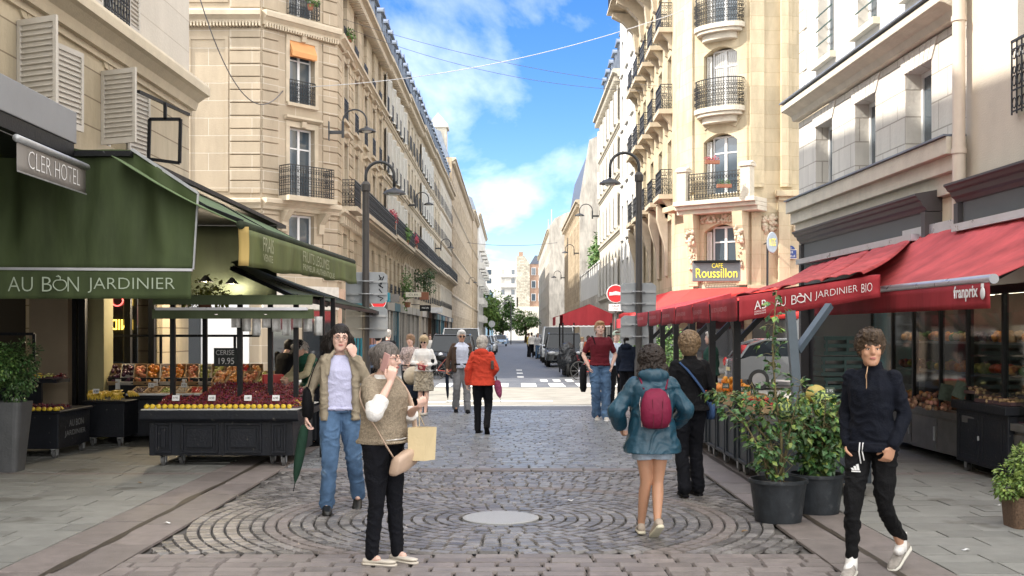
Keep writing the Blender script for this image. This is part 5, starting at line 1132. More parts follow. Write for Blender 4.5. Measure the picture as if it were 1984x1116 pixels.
def panels(t, x0, x1, y, z0, z1, n, m, axis='x'):
    w = (x1 - x0) / n; z0 += .0
    for i in range(n):
        a, b = x0 + i * w + .04, x0 + (i + 1) * w - .04; q = MB()
        def bx(u0, u1, d0, d1, za, zb):
            (q.box(u0, u1, y - d1, y - d0, za, zb) if axis == 'x' else q.box(y + d0, y + d1, u0, u1, za, zb))
        for (u0, u1, za, zb) in ((a, b, z0, z0 + .03), (a, b, z1 - .03, z1), (a, a + .03, z0 + .03, z1 - .03), (b - .03, b, z0 + .03, z1 - .03)): bx(u0, u1, -.005, .03, za, zb)
        bx(a + .07, b - .07, -.005, .026, z0 + .07, z1 - .07); q.build('door_panel', m, t, bevel=.006)
GCH = 'cherry punnets on the cart'
t = thing('market_cart', 'long black panelled market cart carrying cherry punnets inside a border of lemons', 'market cart', (-3.62, 13.8, 0))
q = MB(); q.box(-.88, .90, .02, 1.4, .14, .60); q.build('body', cartm, t, bevel=.008); panels(t, -.52, .56, .02, .17, .55, 2, cartm); panels(t, -.84, -.56, .02, .17, .55, 1, cartm); panels(t, .60, .86, .02, .17, .55, 1, cartm)
q = MB(); q.prism([(-.09, .6), (-.06, .57), (.02, .57), (.02, .71), (-.09, .71)], -.97, .99); q.box(-.97, .99, .03, 1.5, .60, .68); q.build('rim_board', cartm, t, bevel=.008)
q = MB(); q.box(-.95, .97, -.07, 1.48, .711, .722); q.build('tray_paper', mat('tray_white', (.62, .62, .58), .7), t); castors(t, [(-.72, .1), (-.55, .3), (.78, .1), (.6, .3), (-.72, 1.2), (.78, 1.2)], .065)
q = MB(); q.ball((0, 0, 0), (.036, .030, .030), 12, 8); q.ball((.037, 0, 0), .009, 6, 4); lem = q.mesh('lemon', lemon, True)
k = 0
def put_thing(name, me, label, cat, loc, rz, group):
    o = obj(name, me, None, loc, rz); o.rotation_euler = (R.uniform(-.3, .3), R.uniform(-.3, .3), rz); return tag(o, label, cat, group)
for i in range(25):
    put_thing('lemon', lem, 'lemon in the front border of the cherry cart', 'lemon', (-4.52 + i * .0735, 13.79 + R.uniform(-.01, .01), .752), R.uniform(0, 6), 'front border of lemons on the cherry cart')
for i in range(12):
    put_thing('lemon', lem, 'lemon in the right-hand border of the cherry cart', 'lemon', (-2.69 + R.uniform(-.06, .03), 13.95 + i * .055, .752 + (i % 3) * .02), R.uniform(0, 6), 'side border of lemons on the cherry cart')
def cherries(n, rx, ry, h, z0, rr, dome=True, r=.0125, stems=True):
    q = MB()
    for _ in range(n):
        x, y = rr.uniform(-rx, rx), rr.uniform(-ry, ry); z = z0 + h * rr.random() * (1 - .6 * max(abs(x / rx), abs(y / ry)) ** 2 if dome else 1); q.ball((x, y, z), r * rr.uniform(.9, 1.15), 6, 4)
        if stems and rr.random() < .35: q.bar((x, y, z), (x + rr.uniform(-.02, .02), y + rr.uniform(-.02, .02), z + .035), .002, .002)
    return q
def punnet(name, label, loc, rz, fm, seed, group, w=.07, d=.09, h=.06, n=70, r=.0125):
    rr = random.Random(seed); t = thing(name, label, 'punnet', loc, rz, group); q = MB(); q.box(-w, w, -d, d, 0, .004)
    for a, b in (((-w, -d), (w, -d)), ((w, -d), (w, d)), ((w, d), (-w, d)), ((-w, d), (-w, -d))): q.bar((a[0], a[1], h), (b[0], b[1], h), .006, .006)
    for s in (-1, 1): q.box(-w, w, s * d - .001, s * d + .001, 0, h * .5); q.box(s * w - .001, s * w + .001, -d, d, 0, h * .5)
    q.build('tray', clr, t); o = cherries(n, w * .9, d * .9, h * (1.9 if n > 100 else .9), .015, rr, r=r).build('fruit', fm, t, smooth=True); tag(o, kind='stuff'); return t
pr = punnet('cherry_punnet', 'clear punnet heaped with dark cherries on the black panelled cart', (-4.35, 13.98, .722), .1, cher, 3, GCH, n=130, h=.05)
i = 0
for row, (y, n) in enumerate(((13.98, 13), (14.2, 13), (14.42, 12), (14.66, 12), (14.88, 12), (15.1, 11))):
    for c in range(n):
        if row == 0 and c == 0: continue
        if row > 1 and c < 3: continue
        dup(pr, (-4.36 + c * .137 + R.uniform(-.015, .015), y + R.uniform(-.02, .02), .722 + row * .028 + (R.uniform(0, .05) if row else 0)), R.uniform(-.3, .3))
def crate(label, loc, rz, tilt, fm, seed, name='fruit_crate', w=.17, d=.25, h=.07, n=28, r=.03, m=None, cat='crate', group=None, stuff=True):
    rr = random.Random(seed); t = thing(name, label, cat, loc, rz, group); t.rotation_euler = (tilt, 0, rz); q = MB(); q.box(-w, w, -d, d, 0, .008)
    for s in (-1, 1): q.box(-w, w, s * d - .006, s * d + .006, .008, h); q.box(s * w - .006, s * w + .006, -d + .006, d - .006, .008, h * 1.0)
    q.build('box', m or kraft, t); q = MB()
    for _ in range(n): q.ball((rr.uniform(-w + r, w - r), rr.uniform(-d + r, d - r), h * .55 + rr.uniform(0, r * 1.1)), r * rr.uniform(.88, 1.1), 10, 7)
    o = q.build('fruit', fm, t, smooth=True); tag(o, kind='stuff'); return t
# back rack with a row of tilted crates
t = thing('display_rack', 'tall black display rack holding the row of tilted fruit crates', 'display rack', (-5.5, 17.6, 0)); q = MB(); q.box(-1.4, 1.5, 0, .9, .1, .92); q.box(-1.42, 1.52, -.06, .0, .86, .96); q.build('body', cartm, t, bevel=.01); q = MB(); q.bar((-1.4, .5, 1.62), (1.4, .5, 1.62), .03, .04)
for x in (-1.4, -.2, 1.0): q.bar((x, .5, .9), (x, .5, 1.6), .03, .04)
q.build('rail', cartm, t); q = MB()
for x in (-.7, -.1, .35, .9): q.box(x - .035, x + .035, -.075, -.068, .78, .94)
q.build('price_tag', ltx, t)
fr_kinds = [('striped', grng), ('brown mushroom', kraft), ('dark plum', grap), ('dark plum', grap), ('peach', peam), ('orange', orng), ('apricot', aprc), ('orange', orng), ('peach', peam), ('yellow pear', pearm), ('yellow pear', pearm), ('apricot', aprc), ('red peach', redf), ('apricot', aprc)]
for i, (nm, fm) in enumerate(fr_kinds):
    crate('%s tilted crate from the left on the back rack, holding %s fruit' % (ORD[i], nm), (-6.72 + i * .205, 17.72, .98 + .0 * i), .25, radians(38), fm, 40 + i, w=.095, d=.22, n=22, r=.032, m=mat('striped_card', (.30, .42, .58), .8, .4, 3) if i == 0 else (kraft if i % 3 else mat('white_card', (.6, .56, .5), .8)), group='tilted crates on the back rack')
t = thing('display_rack', 'low black display table with grapes, tomatoes and tubs in front of the back rack', 'display rack', (-5.0, 16.9, 0)); q = MB(); q.box(-.8, 1.35, 0, .68, .1, .66); q.box(-.85, 1.4, -.05, .68, .66, .72); q.build('body', cartm, t, bevel=.01); q = MB(); q.box(-.84, 1.39, -.04, .02, .722, .75); q.build('edge_strip', ltx, t)
for i, (nm, fm, r_) in enumerate((('red grapes', grap, .016), ('brown nuts', kraft, .02), ('green grapes', grng, .016), ('mushrooms', mat('mushroom', (.5, .42, .32), .8), .025), ('strawberries', redf, .018), ('strawberries', redf, .018), ('tomatoes', redf, .03), ('yellow melons', lemon, .06), ('apricots', aprc, .03), ('peaches', peam, .03))):
    crate('%s shallow crate from the left on the low black table, holding %s' % (ORD[i], nm), (-5.72 + i * .215, 17.15, .73), 0, radians(14), fm, 70 + i, w=.10, d=.17, n=60 if r_ < .02 else (5 if r_ > .05 else 30), r=r_, group='shallow crates on the low table')
for i, (nm, fm) in enumerate((('apricots', aprc), ('oranges', orng), ('peaches', peam), ('yellow pears', pearm))): crate('%s open crate from the left above the low table, with %s' % (ORD[i], nm), (-4.55 + i * .23, 17.45, .92), 0, radians(24), fm, 90 + i, w=.105, d=.2, n=30, r=.03, group='open crates above the low table')
# banana stand
t = thing('market_cart', 'black cart of bananas standing left of the cherry cart', 'market cart', (-5.95, 16.3, 0)); q = MB(); q.box(-.3, .28, 0, 1.3, .14, .64); q.box(-.33, .31, -.03, 1.33, .64, .67); q.build('body', cartm, t, bevel=.01); castors(t, [(.2, .08), (-.2, .08)])
bn = MB()
for i in range(5): a = i * .30 - .6; bn.tube([(sin(a) * .03, -.02 + .004 * i, .07), (sin(a) * .09, -.05, .055), (sin(a) * .13 + .02, -.08, .02), (sin(a) * .15 + .03, -.10, -.01)], [.008, .017, .017, .006], 7)
bmesh_ = bn.mesh('banana_bunch', banm, True)
for i in range(14):
    o = obj('banana_bunch', bmesh_, None, (-6.2 + (i % 7) * .085, 16.38 + .16 * (i // 7), .69 + .03 * (i // 7) + R.uniform(0, .03)), R.uniform(-1.5, 1.5)); tag(o, 'bunch of yellow bananas heaped on the banana cart', 'bananas', 'banana bunches')
# small front cart at far left
t = thing('market_cart', 'small black cart with faint shop lettering on its side, carrying berries and yellow plums', 'market cart', (-6.45, 14.7, 0)); q = MB(); q.box(-.5, .47, 0, 1.1, .13, .60); q.box(-.53, .5, -.03, 1.13, .6, .635); q.build('body', cartm, t, bevel=.01); castors(t, [(.4, .06), (.4, .98)])
text('AU BON', .5, .09, mat('letter_dim', (.20, .21, .22), .7), t, Matrix.Translation((.474, .35, .40)) @ Matrix.Rotation(H90, 4, 'Z')); text('JARDINIER', .72, .09, MATS['letter_dim'], t, Matrix.Translation((.474, .2, .26)) @ Matrix.Rotation(H90, 4, 'Z'))
for i in range(15): put_thing('plum', lem, 'yellow plum at the front edge of the small lettered cart', 'plum', (-6.92 + (i if i < 13 else 12) * .075, 14.70 + (0 if i < 13 else (i - 12) * .08), .66), R.uniform(0, 6), 'row of yellow plums on the small cart')
for r_ in range(2):
    for c in range(6):
        kd = redf if c < 3 else cher
        punnet('berry_punnet', '%s punnet from the left in the %s row of the small lettered cart, %s' % (ORD[c], ('front', 'back')[r_], 'red strawberries' if c < 3 else 'dark cherries'), (-6.84 + c * .155, 14.86 + r_ * .22, .637), 0, kd, 120 + c + r_ * 9, 'berry punnets on the small cart', n=40, r=.015)
# stepped shelf at the far left with small trays
t = thing('display_rack', 'black shelf with leafy trays of small fruit behind the potted hedge shrub', 'display rack', (-6.9, 15.9, 0)); q = MB(); q.box(-.9, .4, 0, .5, .95, 1.0); q.box(-.9, .0, .45, .5, .1, .95); q.bar((.0, .2, 1.02), (.0, .2, 1.65), .04, .04); q.bar((-.9, .2, 1.65), (.0, .2, 1.65), .04, .04); q.build('body', cartm, t)
for i in range(6): punnet('fruit_tray', '%s green tray from the left on the black shelf behind the shrub' % ORD[i], (-7.3 + i * .16, 16.05, 1.01), 0, (lemon, pearm, cher)[i % 3], 150 + i, 'trays on the black shelf', n=30, r=.018)
# interior of the greengrocer under the hotel
t = thing('shop_interior', 'dark greengrocer shop front with beige pier, black posts and backwards neon lettering', 'shop', (-6.7, 16, 0))
bei = mat('beige_wall_paint', (.30, .235, .16), .8, .1, 2); yeo = mat('pale_yellow_wall', (.42, .38, .20), .8, .12, 2)
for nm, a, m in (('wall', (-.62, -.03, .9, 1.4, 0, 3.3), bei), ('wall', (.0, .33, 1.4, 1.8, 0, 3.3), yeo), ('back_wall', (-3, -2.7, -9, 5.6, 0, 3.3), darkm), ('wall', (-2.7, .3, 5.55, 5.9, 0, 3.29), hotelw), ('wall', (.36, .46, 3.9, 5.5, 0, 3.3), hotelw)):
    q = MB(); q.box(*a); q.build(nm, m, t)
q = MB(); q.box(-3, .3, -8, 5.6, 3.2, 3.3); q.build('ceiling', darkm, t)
for x, y in ((-.02, 1.1), (.12, 1.1), (.4, 2.3), (.5, 3.2)): q = MB(); q.box(x - .05, x + .05, y - .05, y + .05, 0, 3.2); q.build('post', blk, t)
q = MB(); q.box(-.17, .48, 2.5, 2.54, .9, 3.0); q.build('window_pane', glb, t)
neon = mat('neon_yellow', (.9, .6, .05), .5, emit=((1, .62, .08), 2.2)); neor = mat('neon_red', (.9, .1, .08), .5, emit=((1, .12, .1), 1.6))
text('INID', .36, .17, neon, t, Matrix.Translation((.40, 2.46, 1.72)) @ Matrix.Scale(-1, 4, (1, 0, 0)) @ Matrix.Scale(1, 4)); text('B', .10, .17, neon, t, Matrix.Translation((.40, 2.46, 2.12)) @ Matrix.Scale(-1, 4, (1, 0, 0)))
apple(t, (.16, 2.46, 2.2), .09, neor, .01)
for k_ in range(3):
    q = MB(); q.lathe([(.02, .12), (.10, .03), (.14, 0), (.13, 0), (.02, .09)], (1.15 + k_ * .25, 2.5 + .8 * k_, 2.55), 14); o = q.build('pendant_lamp', blk, t, smooth=.6); q = MB(); q.lathe([(.11, .005), (.001, -.01)], (1.15 + k_ * .25, 2.5 + .8 * k_, 2.56), 12); obj('bulb', q.mesh('bulb', mat('bulb_warm', (1, .8, .4), .5, emit=((1, .78, .35), 4))), o)
    pl = bpy.data.lights.new('pendant_light', 'POINT'); pl.energy = 40; pl.color = (1, .82, .58); pl.shadow_soft_size = .12; lo_ = bpy.data.objects.new('pendant_light', pl); COL.objects.link(lo_); lo_.location = (-5.55 + k_ * .25, 18.5 + k_ * .8, 2.45)
t = thing('chalkboard', 'chalkboard price sign reading CERISE 19.95 on a post behind the cherry cart', 'price sign', (-4.08, 15.9, 1.32)); q = MB(); q.cbox((0, 0, 0), (.34, .02, .26)); q.build('board', mat('chalkboard', (.03, .035, .035), .7, .4, 12), t); q = MB(); q.bar((.17, .04, -1.3), (.17, .04, .6), .04, .04); q.build('post', blk, t)
text('CERISE', .26, .07, ltx, t, Matrix.Translation((-.14, -.014, .03))); text('19.95', .22, .09, ltx, t, Matrix.Translation((-.10, -.014, -.10)))
potted('green plant with yellow leaves hanging under the green awnings', -4.3, 15.6, 1.95, .1, .15, (0, 0, .25), (.33, .3, .22), 420, .07, mat('foliage_yellow', (.30, .30, .05), .5, .4, 1.5, island=.6), 60)
# vendor's counter
t = thing('market_counter', 'black counter with wrapped goods in front of the bending greengrocer', 'counter', (-3.35, 16.2, 0)); q = MB(); q.box(-.65, .5, 0, .7, .1, .78); q.build('body', cartm, t, bevel=.01)
for i, (m, x, y, z, d) in enumerate(((mat('crate_blue', (.08, .22, .5), .5), -.15, .3, .86, (.36, .26, .1)), (mat('crate_red', (.55, .03, .03), .5), -.2, .35, .98, (.3, .22, .14)), (crm, .25, .3, .83, (.3, .3, .1)), (kraft, -.5, .2, .85, (.22, .3, .14)))): q = MB(); q.cbox((t.location.x + x, t.location.y + y, z), d, (0, 0, .3 * i)); tag(q.build('market_crate', m, bevel=.01), '%s crate on the counter in front of the bending greengrocer' % ('blue', 'red', 'pale wooden', 'brown card')[i], 'crate')
# ---- right side: counters along the gutter
cgm = mat('counter_grey_blue', (.028, .034, .042), .5, .2, 7, .15, spec=.3, wear=((.14, .14, .14), 12, .7))
def counter(label, y0, y1):
    t = thing('market_counter', label, 'counter', (2.63, y0, 0), group='dark counters on the right'); L = y1 - y0; q = MB(); q.box(.03, 1.0, 0, L - .03, .14, .70); q.build('body', cgm, t, bevel=.008); q = MB(); q.box(-.03, 1.05, -.02, L - .01, .70, .75); q.build('top', cgm, t, bevel=.008)
    for i in range(3):
        a, b = .06 + i * (L - .1) / 3, (i + 1) * (L - .1) / 3 - .02; q = MB(); q.box(.005, .03, a, b, .17, .20); q.box(.005, .03, a, b, .64, .67); q.box(.005, .03, a, a + .04, .2, .64); q.box(.005, .03, b - .04, b, .2, .64); q.build('side_panel', cgm, t, bevel=.004)
    castors(t, [(.1, .15), (.1, L - .2), (.1, L / 2)]); return t
for i in range(5): counter(('nearest', 'second nearest', 'middle', 'second farthest', 'farthest')[i] + ' dark counter in the row under the organic awning', 11.25 + i * 1.95, 11.25 + i * 1.95 + 1.93)
wmm = mat('watermelon_rind', (.07, .16, .03), .35, .1, 4)
def striped():
    nt = wmm.node_tree; N = nt.nodes; L = nt.links; tc = N.new('ShaderNodeTexCoord'); w = N.new('ShaderNodeTexWave'); w.bands_direction = 'X'; w.inputs['Scale'].default_value = 7; w.inputs['Distortion'].default_value = 5; w.inputs['Detail Scale'].default_value = 3; L.new(tc.outputs['Object'], w.inputs[0]); r = N.new('ShaderNodeValToRGB'); r.color_ramp.elements[0].position = .42; r.color_ramp.elements[0].color = (.018, .06, .012, 1); r.color_ramp.elements[1].position = .6; r.color_ramp.elements[1].color = (.36, .44, .10, 1); L.new(w.outputs['Fac'], r.inputs[0]); L.new(r.outputs[0], N['Principled BSDF'].inputs['Base Color'])
striped()
q = MB(); q.ball((0, 0, 0), (.125, .13, .12), 20, 14); wme = q.mesh('watermelon', wmm, True)
for i, (x, y, z, s) in enumerate(((2.80, 11.40, .86, .85), (2.98, 11.55, .87, .95), (3.22, 11.45, .88, 1), (3.30, 11.75, .94, 1.0), (3.05, 11.85, .9, .9), (3.5, 11.5, .88, .95))):
    o = obj('watermelon', wme, None, (x, y, z), i); o.scale = (s,) * 3; o.rotation_euler = (i * .7, i * .3, i); tag(o, ('small watermelon at the outer corner of the nearest counter', 'watermelon just behind the small corner one', 'watermelon in the middle of the nearest counter', 'topmost watermelon of the heap on the nearest counter', 'watermelon farther back in the heap, facing the street', 'watermelon nearest the shop side of the counter')[i], 'watermelon', 'watermelons')
q = MB(); q.ball((0, 0, 0), (.11, .11, .10), 20, 12); mel = q.mesh('melon', mat('melon_skin', (.52, .42, .13), .6, .2, 10), True)
for i, (x, y, z) in enumerate(((3.1, 12.15, .88), (3.3, 12.1, 1.0), (2.95, 12.1, .86))): tag(obj('melon', mel, None, (x, y, z), i), ('yellow melon between the watermelons and the tomato crates', 'large yellow melon on top of the heap', 'yellow melon at the street edge behind the watermelons')[i], 'melon', 'yellow melons')
for i, (y, fm, nm) in enumerate(((12.6, redf, 'tomatoes'), (13.2, redf, 'red peppers'), (13.9, orng, 'clementines'), (14.7, aprc, 'apricots'), (15.6, redf, 'strawberries'), (16.6, orng, 'oranges'), (17.6, pearm, 'pears'), (19, redf, 'tomatoes'))): crate('%s crate from the near end of the right counters, holding %s' % (ORD[i], nm), (3.0, y, .76), H90, 0, fm, 200 + i, w=.25, d=.32, h=.1, n=60, r=.036, m=crm, group='crates on the right counters')
q = cherries(110, .2, .24, .24, 0, random.Random(4), r=.036, stems=False); tag(q.build('orange_heap', orng, None, (2.95, 15.0, .82), smooth=True), 'tall heap of oranges on the counter beside the curly-haired woman in black', 'oranges', kind=None)
# stack of dark green crates behind, inside the stalls
grc = mat('crate_green', (.015, .05, .045), .5, .2, 8)
cm = MB(); 
for z in (0, .1, .2): cm.box(-.3, .3, -.2, .2, z, z + .05)
for x in (-.28, 0, .26): cm.box(x, x + .03, -.205, .205, 0, .25)
gme = cm.mesh('plastic_crate', grc)
for i in range(6): tag(obj('plastic_crate', gme, None, (4.35 + (i % 2) * .02, 14.8, .02 + i * .27), .05 * (i % 2)), 'dark green plastic crate, %s from the bottom of the stack behind the potted plants' % ORD[i], 'crate', 'stack of green plastic crates')
# glass-fronted cabinets
cg = bpy.data.materials.new('clear_glass'); cg.use_nodes = True; nt = cg.node_tree; nt.nodes.clear(); o1 = nt.nodes.new('ShaderNodeOutputMaterial'); mx = nt.nodes.new('ShaderNodeMixShader'); tp = nt.nodes.new('ShaderNodeBsdfTransparent'); gg = nt.nodes.new('ShaderNodeBsdfGlossy'); gg.inputs['Roughness'].default_value = .05; lw = nt.nodes.new('ShaderNodeLayerWeight'); lw.inputs[0].default_value = .10; nt.links.new(lw.outputs['Facing'], mx.inputs[0]); nt.links.new(tp.outputs[0], mx.inputs[1]); nt.links.new(gg.outputs[0], mx.inputs[2]); nt.links.new(mx.outputs[0], o1.inputs[0]); tp.inputs[0].default_value = (.8, .82, .8, 1)
basem = mat('steel_counter', (.16, .155, .15), .4, .25, 5, .1, metal=.5); inm = mat('shop_inner_wall', (.13, .105, .085), .8, .4, 2); shm_ = mat('shelf_grey', (.22, .23, .23), .5)
def cabinet(label, y0, y1, seed):
    L = y1 - y0; t = thing('display_cabinet', label, 'display cabinet', (5.42, y1, 0), -H90 + .03, 'glass-fronted cabinets of the shop'); rr = random.Random(seed)
    q = MB(); q.box(0, L - .02, 0, .75, .14, .60); q.build('base', basem, t, bevel=.006); q = MB(); q.box(-.0, L, -.05, .80, .60, .68); q.build('worktop', basem, t, bevel=.006)
    for i in range(2): a = .05 + i * (L - .1) / 2; b = a + (L - .1) / 2 - .05; q = MB(); q.box(a, b, -.012, .0, .18, .56); q.build('door', basem, t, bevel=.004); q = MB(); q.box(b - .06, b - .04, -.03, -.012, .28, .46); q.build('handle', steel, t)
    if seed == 1:
        q = MB()
        for k in range(12): q.box(.1, L / 2 - .1, -.018, -.012, .22 + k * .026, .232 + k * .026)
        q.build('vent_grille', shm_, t)
    for x in (.0, L / 2, L - .05): q = MB(); q.box(x, x + .05, -.0, .06, .68, 2.1); q.build('frame_post', blk, t)
    q = MB(); q.box(0, L, .0, .06, 2.1, 2.2); q.build('frame_head', blk, t); q = MB(); q.box(.05, L - .05, .02, .03, .70, 2.1); q.build('pane', cg, t)
    q = MB(); q.box(.1, L - .1, .30, .36, 2.12, 2.15); q.build('added_glow_strip', mat('added_glow', (.9, .85, .75), .5, emit=((1, .86, .66), 5)), t)  # emissive strip added to brighten the cabinet interior
    q = MB(); q.box(0, L, .72, .80, .68, 2.4); q.build('back_wall', inm, t)
    for z in (1.12, 1.52):
        q = MB(); q.box(.03, L - .03, .35, .72, z, z + .03); q.build('shelf', shm_, t)
    for z, n in ((.70, 22), (1.15, 18), (1.55, 14)):
        for k in range(int(L / .34)):
            fm = rr.choice([orng, redf, pearm, grap, aprc, crm, leafm, peam, lemon]); q = MB(); x = .12 + k * .34
            for _ in range(n): q.ball((x + rr.uniform(0, .24), rr.uniform(.15 if z < 1 else .4, .62), z + .03 + rr.uniform(0, .07)), rr.uniform(.03, .055), 8, 6)
            tag(q.build('produce', fm, t, smooth=True), kind='stuff')
cabinet('glass cabinet with a ventilation grille in its base, behind the boy', 15.15, 16.9, 1); cabinet('glass cabinet with double steel doors, between the boy and the dark trolley', 13.35, 15.12, 2); cabinet('glass cabinet at the right edge above the dark trolley', 11.5, 13.32, 3)
for i, (x, y, z, rz_) in enumerate(((5.35, 13.3, .98, .4), (5.35, 13.75, .93, .2))):
    q = MB(); q.M = Matrix.Translation((x, y, z)) @ Matrix.Rotation(rz_, 4, 'Y'); q.cbox((0, 0, 0), (.16, .01, .2)); tag(q.build('price_slate', mat('slate_green', (.05, .07, .05), .7, .5, 30)), ('tilted chalk price slate, taller one by the cabinet doors', 'chalk price slate lower down by the cabinet doors')[i], 'price sign')
q = cherries(90, .35, .3, .2, 0, random.Random(8), r=.03, stems=False); tag(q.build('root_vegetable_heap', mat('root_brown', (.26, .14, .09), .8, .3, 9, island=.4), None, (5.25, 14.1, .70), smooth=True), 'heap of brown root vegetables on the worktop behind the price slates', 'vegetables')
t = thing('market_cart', 'dark tall trolley with doors at the right edge, stacked with wooden punnets', 'market cart', (5.38, 12.1, 0)); q = MB(); q.box(0, 1.5, 0, 1.4, .13, .76); q.build('body', cartm, t, bevel=.01)
q = MB(); q.box(-.05, 1.55, -.05, 1.45, .76, .86); q.build('rim_board', cartm, t, bevel=.012); panels(t, .04, 1.36, -.0, .16, .73, 2, cartm, 'y'); q = MB(); q.box(.12, 1.4, -.01, .0, .18, .7); q.build('side_panel', mat('maroon_panel', (.06, .015, .03), .4), t); castors(t, [(.1, 1.3), (.1, .1), (1.3, .1)], .06)
q = MB(); q.cbox((-.02, .72, .45), (.02, .012, .05)); q.build('lock', steel, t)
for i in range(12):
    x, y = 5.48 + (i % 3) * .2, 12.25 + (i // 3) * .3; punnet('wooden_punnet', '%s small wooden basket counting from the street side front, on the dark trolley' % ORD[i], (x, y, .865 + (.08 if i % 4 == 1 else 0)), .2, (kraft, crm)[i % 2], 300 + i, 'wooden baskets on the dark trolley', w=.085, d=.12, h=.08, n=14, r=.025)
t = thing('scale', 'white shop scale with a small dark screen on the dark trolley', 'scale', (6.0, 12.35, .86), .3); q = MB(); q.cbox((0, 0, .04), (.3, .3, .08)); q.bar((0, .1, .08), (0, .1, .2), .05, .05); q.build('base', wht, t, bevel=.01); q = MB(); q.cbox((0, .08, .26), (.24, .06, .16), (-.25, 0, 0)); o = q.build('display', wht, t, bevel=.01); q = MB(); q.cbox((0, .045, .265), (.17, .01, .10), (-.25, 0, 0)); obj('screen', q.mesh('screen', glb), o)
# ---- pots and planters
potb = mat('nursery_pot_black', (.022, .026, .031), .5, .4, 7, .2, 30, spec=.35, wear=((.06, .065, .07), 5, .60)); lfp = mat('leaf_green_plant', (.055, .125, .04), .45, .3, 2, island=.5); lfy = mat('leaf_yellow_plant', (.16, .24, .05), .5, .3, 2, island=.4)
def nursery(label, X, Y, r, h, seed, build):
    rr = random.Random(seed); t = thing('potted_shrub', label, 'potted plant', (X, Y, .012)); q = MB(); q.lathe([(r * .80, 0), (r * .97, h - .03), (r * 1.03, h - .03), (r * 1.03, h), (r * .95, h), (r * .93, h - .05), (.01, h - .06)], n=40); q.build('pot', potb, t, smooth=.6)
    q = MB(); q.lathe([(r * .93, 0), (.01, .01)], (0, 0, h - .05), 24); q.build('soil', mat('soil', (.03, .022, .015), .95, .4, 30), t); build(t, rr, h); return t
def stems_and_leaves(t, rr, paths, n_leaf, size, spread, m, m2=None):
    q = MB(); lf = MB(); l2 = MB()
    for pts, r0, leaves in paths:
        pts = [Vector(p) for p in pts]; q.tube(pts, [r0 * (1 - .7 * i / (len(pts) - 1)) for i in range(len(pts))], 6)
        for _ in range(leaves):
            k = rr.random() ** .7 * (len(pts) - 1); i = min(int(k), len(pts) - 2); p = pts[i].lerp(pts[i + 1], k - i); d = Vector((rr.gauss(0, 1), rr.gauss(0, 1), rr.gauss(0, .5))).normalized(); L = spread * rr.random()
            if L > .04: q.tube([p, p + d * L * .5 + Vector((0, 0, .02)), p + d * L], [.003, .002, .0015], 4)
            for _ in range(3 if L > .04 else 1): leaf(l2 if (m2 and rr.random() < .18) else lf, p + d * L * rr.uniform(.5, 1), d + Vector((rr.uniform(-.8, .8), rr.uniform(-.8, .8), rr.uniform(-.9, .3))), size * rr.uniform(.6, 1.3), .72, rr)
    q.build('stems', stemm, t, smooth=True); lf.build('foliage', m, t)
    if m2: l2.build('young_foliage', m2, t)
def plant1(t, rr, h):
    P_ = []
    P_.append(([(0.02, 0, h), (.03, 0, h + .35), (-.02, .02, h + .75), (-.05, 0, h + 1.15), (-.02, -.02, h + 1.65)], .016, 90))
    P_.append(([(-.05, 0, h), (-.14, -.05, h + .2), (-.28, -.05, h + .45), (-.45, -.02, h + .62)], .012, 60)); P_.append(([(-.06, .02, h), (-.1, .03, h + .35), (-.35, .1, h + .7), (-.55, .12, h + .75)], .011, 85)); P_.append(([(0, 0, h), (-.08, .02, h + .4), (-.25, -.08, h + .85)], .009, 70))
    P_.append(([(.02, .02, h), (.12, 0, h + .5), (.2, .0, h + .85)], .009, 55)); P_.append(([(-.1, -.03, h), (-.16, -.12, h + .25), (-.2, -.16, h + .32)], .008, 26))
    stems_and_leaves(t, rr, P_, 0, .062, .16, lfp, lfy)
    q = MB()
    for _ in range(9): q.tube([(rr.uniform(-.08, .08), rr.uniform(-.05, .05), h - .04), (rr.uniform(-.12, .12), rr.uniform(-.1, .1), h + rr.uniform(.1, .3)), (rr.uniform(-.22, .22), rr.uniform(-.12, .12), h + rr.uniform(.2, .45))], [.005, .003, .001], 4)
    q.build('twigs', stemm, t)
def plant2(t, rr, h):
    P_ = []
    for i in range(11): a = rr.uniform(0, 6.3); l = rr.uniform(.1, .26); P_.append(([(0, 0, h), (cos(a) * l * .6, sin(a) * l * .6, h + rr.uniform(.2, .3)), (cos(a) * l, sin(a) * l, h + rr.uniform(.45, .70))], .009, 75))
    stems_and_leaves(t, rr, P_, 0, .072, .15, lfp, lfy)
nursery('black nursery pot with a tall thin climbing shrub reaching the red valance', 2.335, 9.78, .25, .37, 1, plant1)
nursery('black nursery pot with a dense broad-leaved shrub just behind the boy', 2.80, 10.25, .25, .36, 2, plant2)
t = thing('potted_shrub', 'tall tapered grey planter with a dense small-leaved shrub at the left edge', 'potted plant', (-6.02, 13.35, 0)); q = MB(); q.loft([((0, 0, 0), (.14, 0, 0), (0, .14, 0)), ((0, 0, .84), (.22, 0, 0), (0, .22, 0)), ((0, 0, .84), (.19, 0, 0), (0, .19, 0)), ((0, 0, .80), (.19, 0, 0), (0, .19, 0))], 24, e=6); q.build('planter', mat('planter_grey', (.075, .077, .08), .6, .2, 5, .2), t); clump_crown(t, (0, 0, 1.2), (.33, .33, .40), 3800, .05, leafd, random.Random(5), 'foliage'); clump_crown(t, (-.05, -.08, 1.25), (.3, .3, .35), 900, .05, leafm, random.Random(6), 'young_foliage')
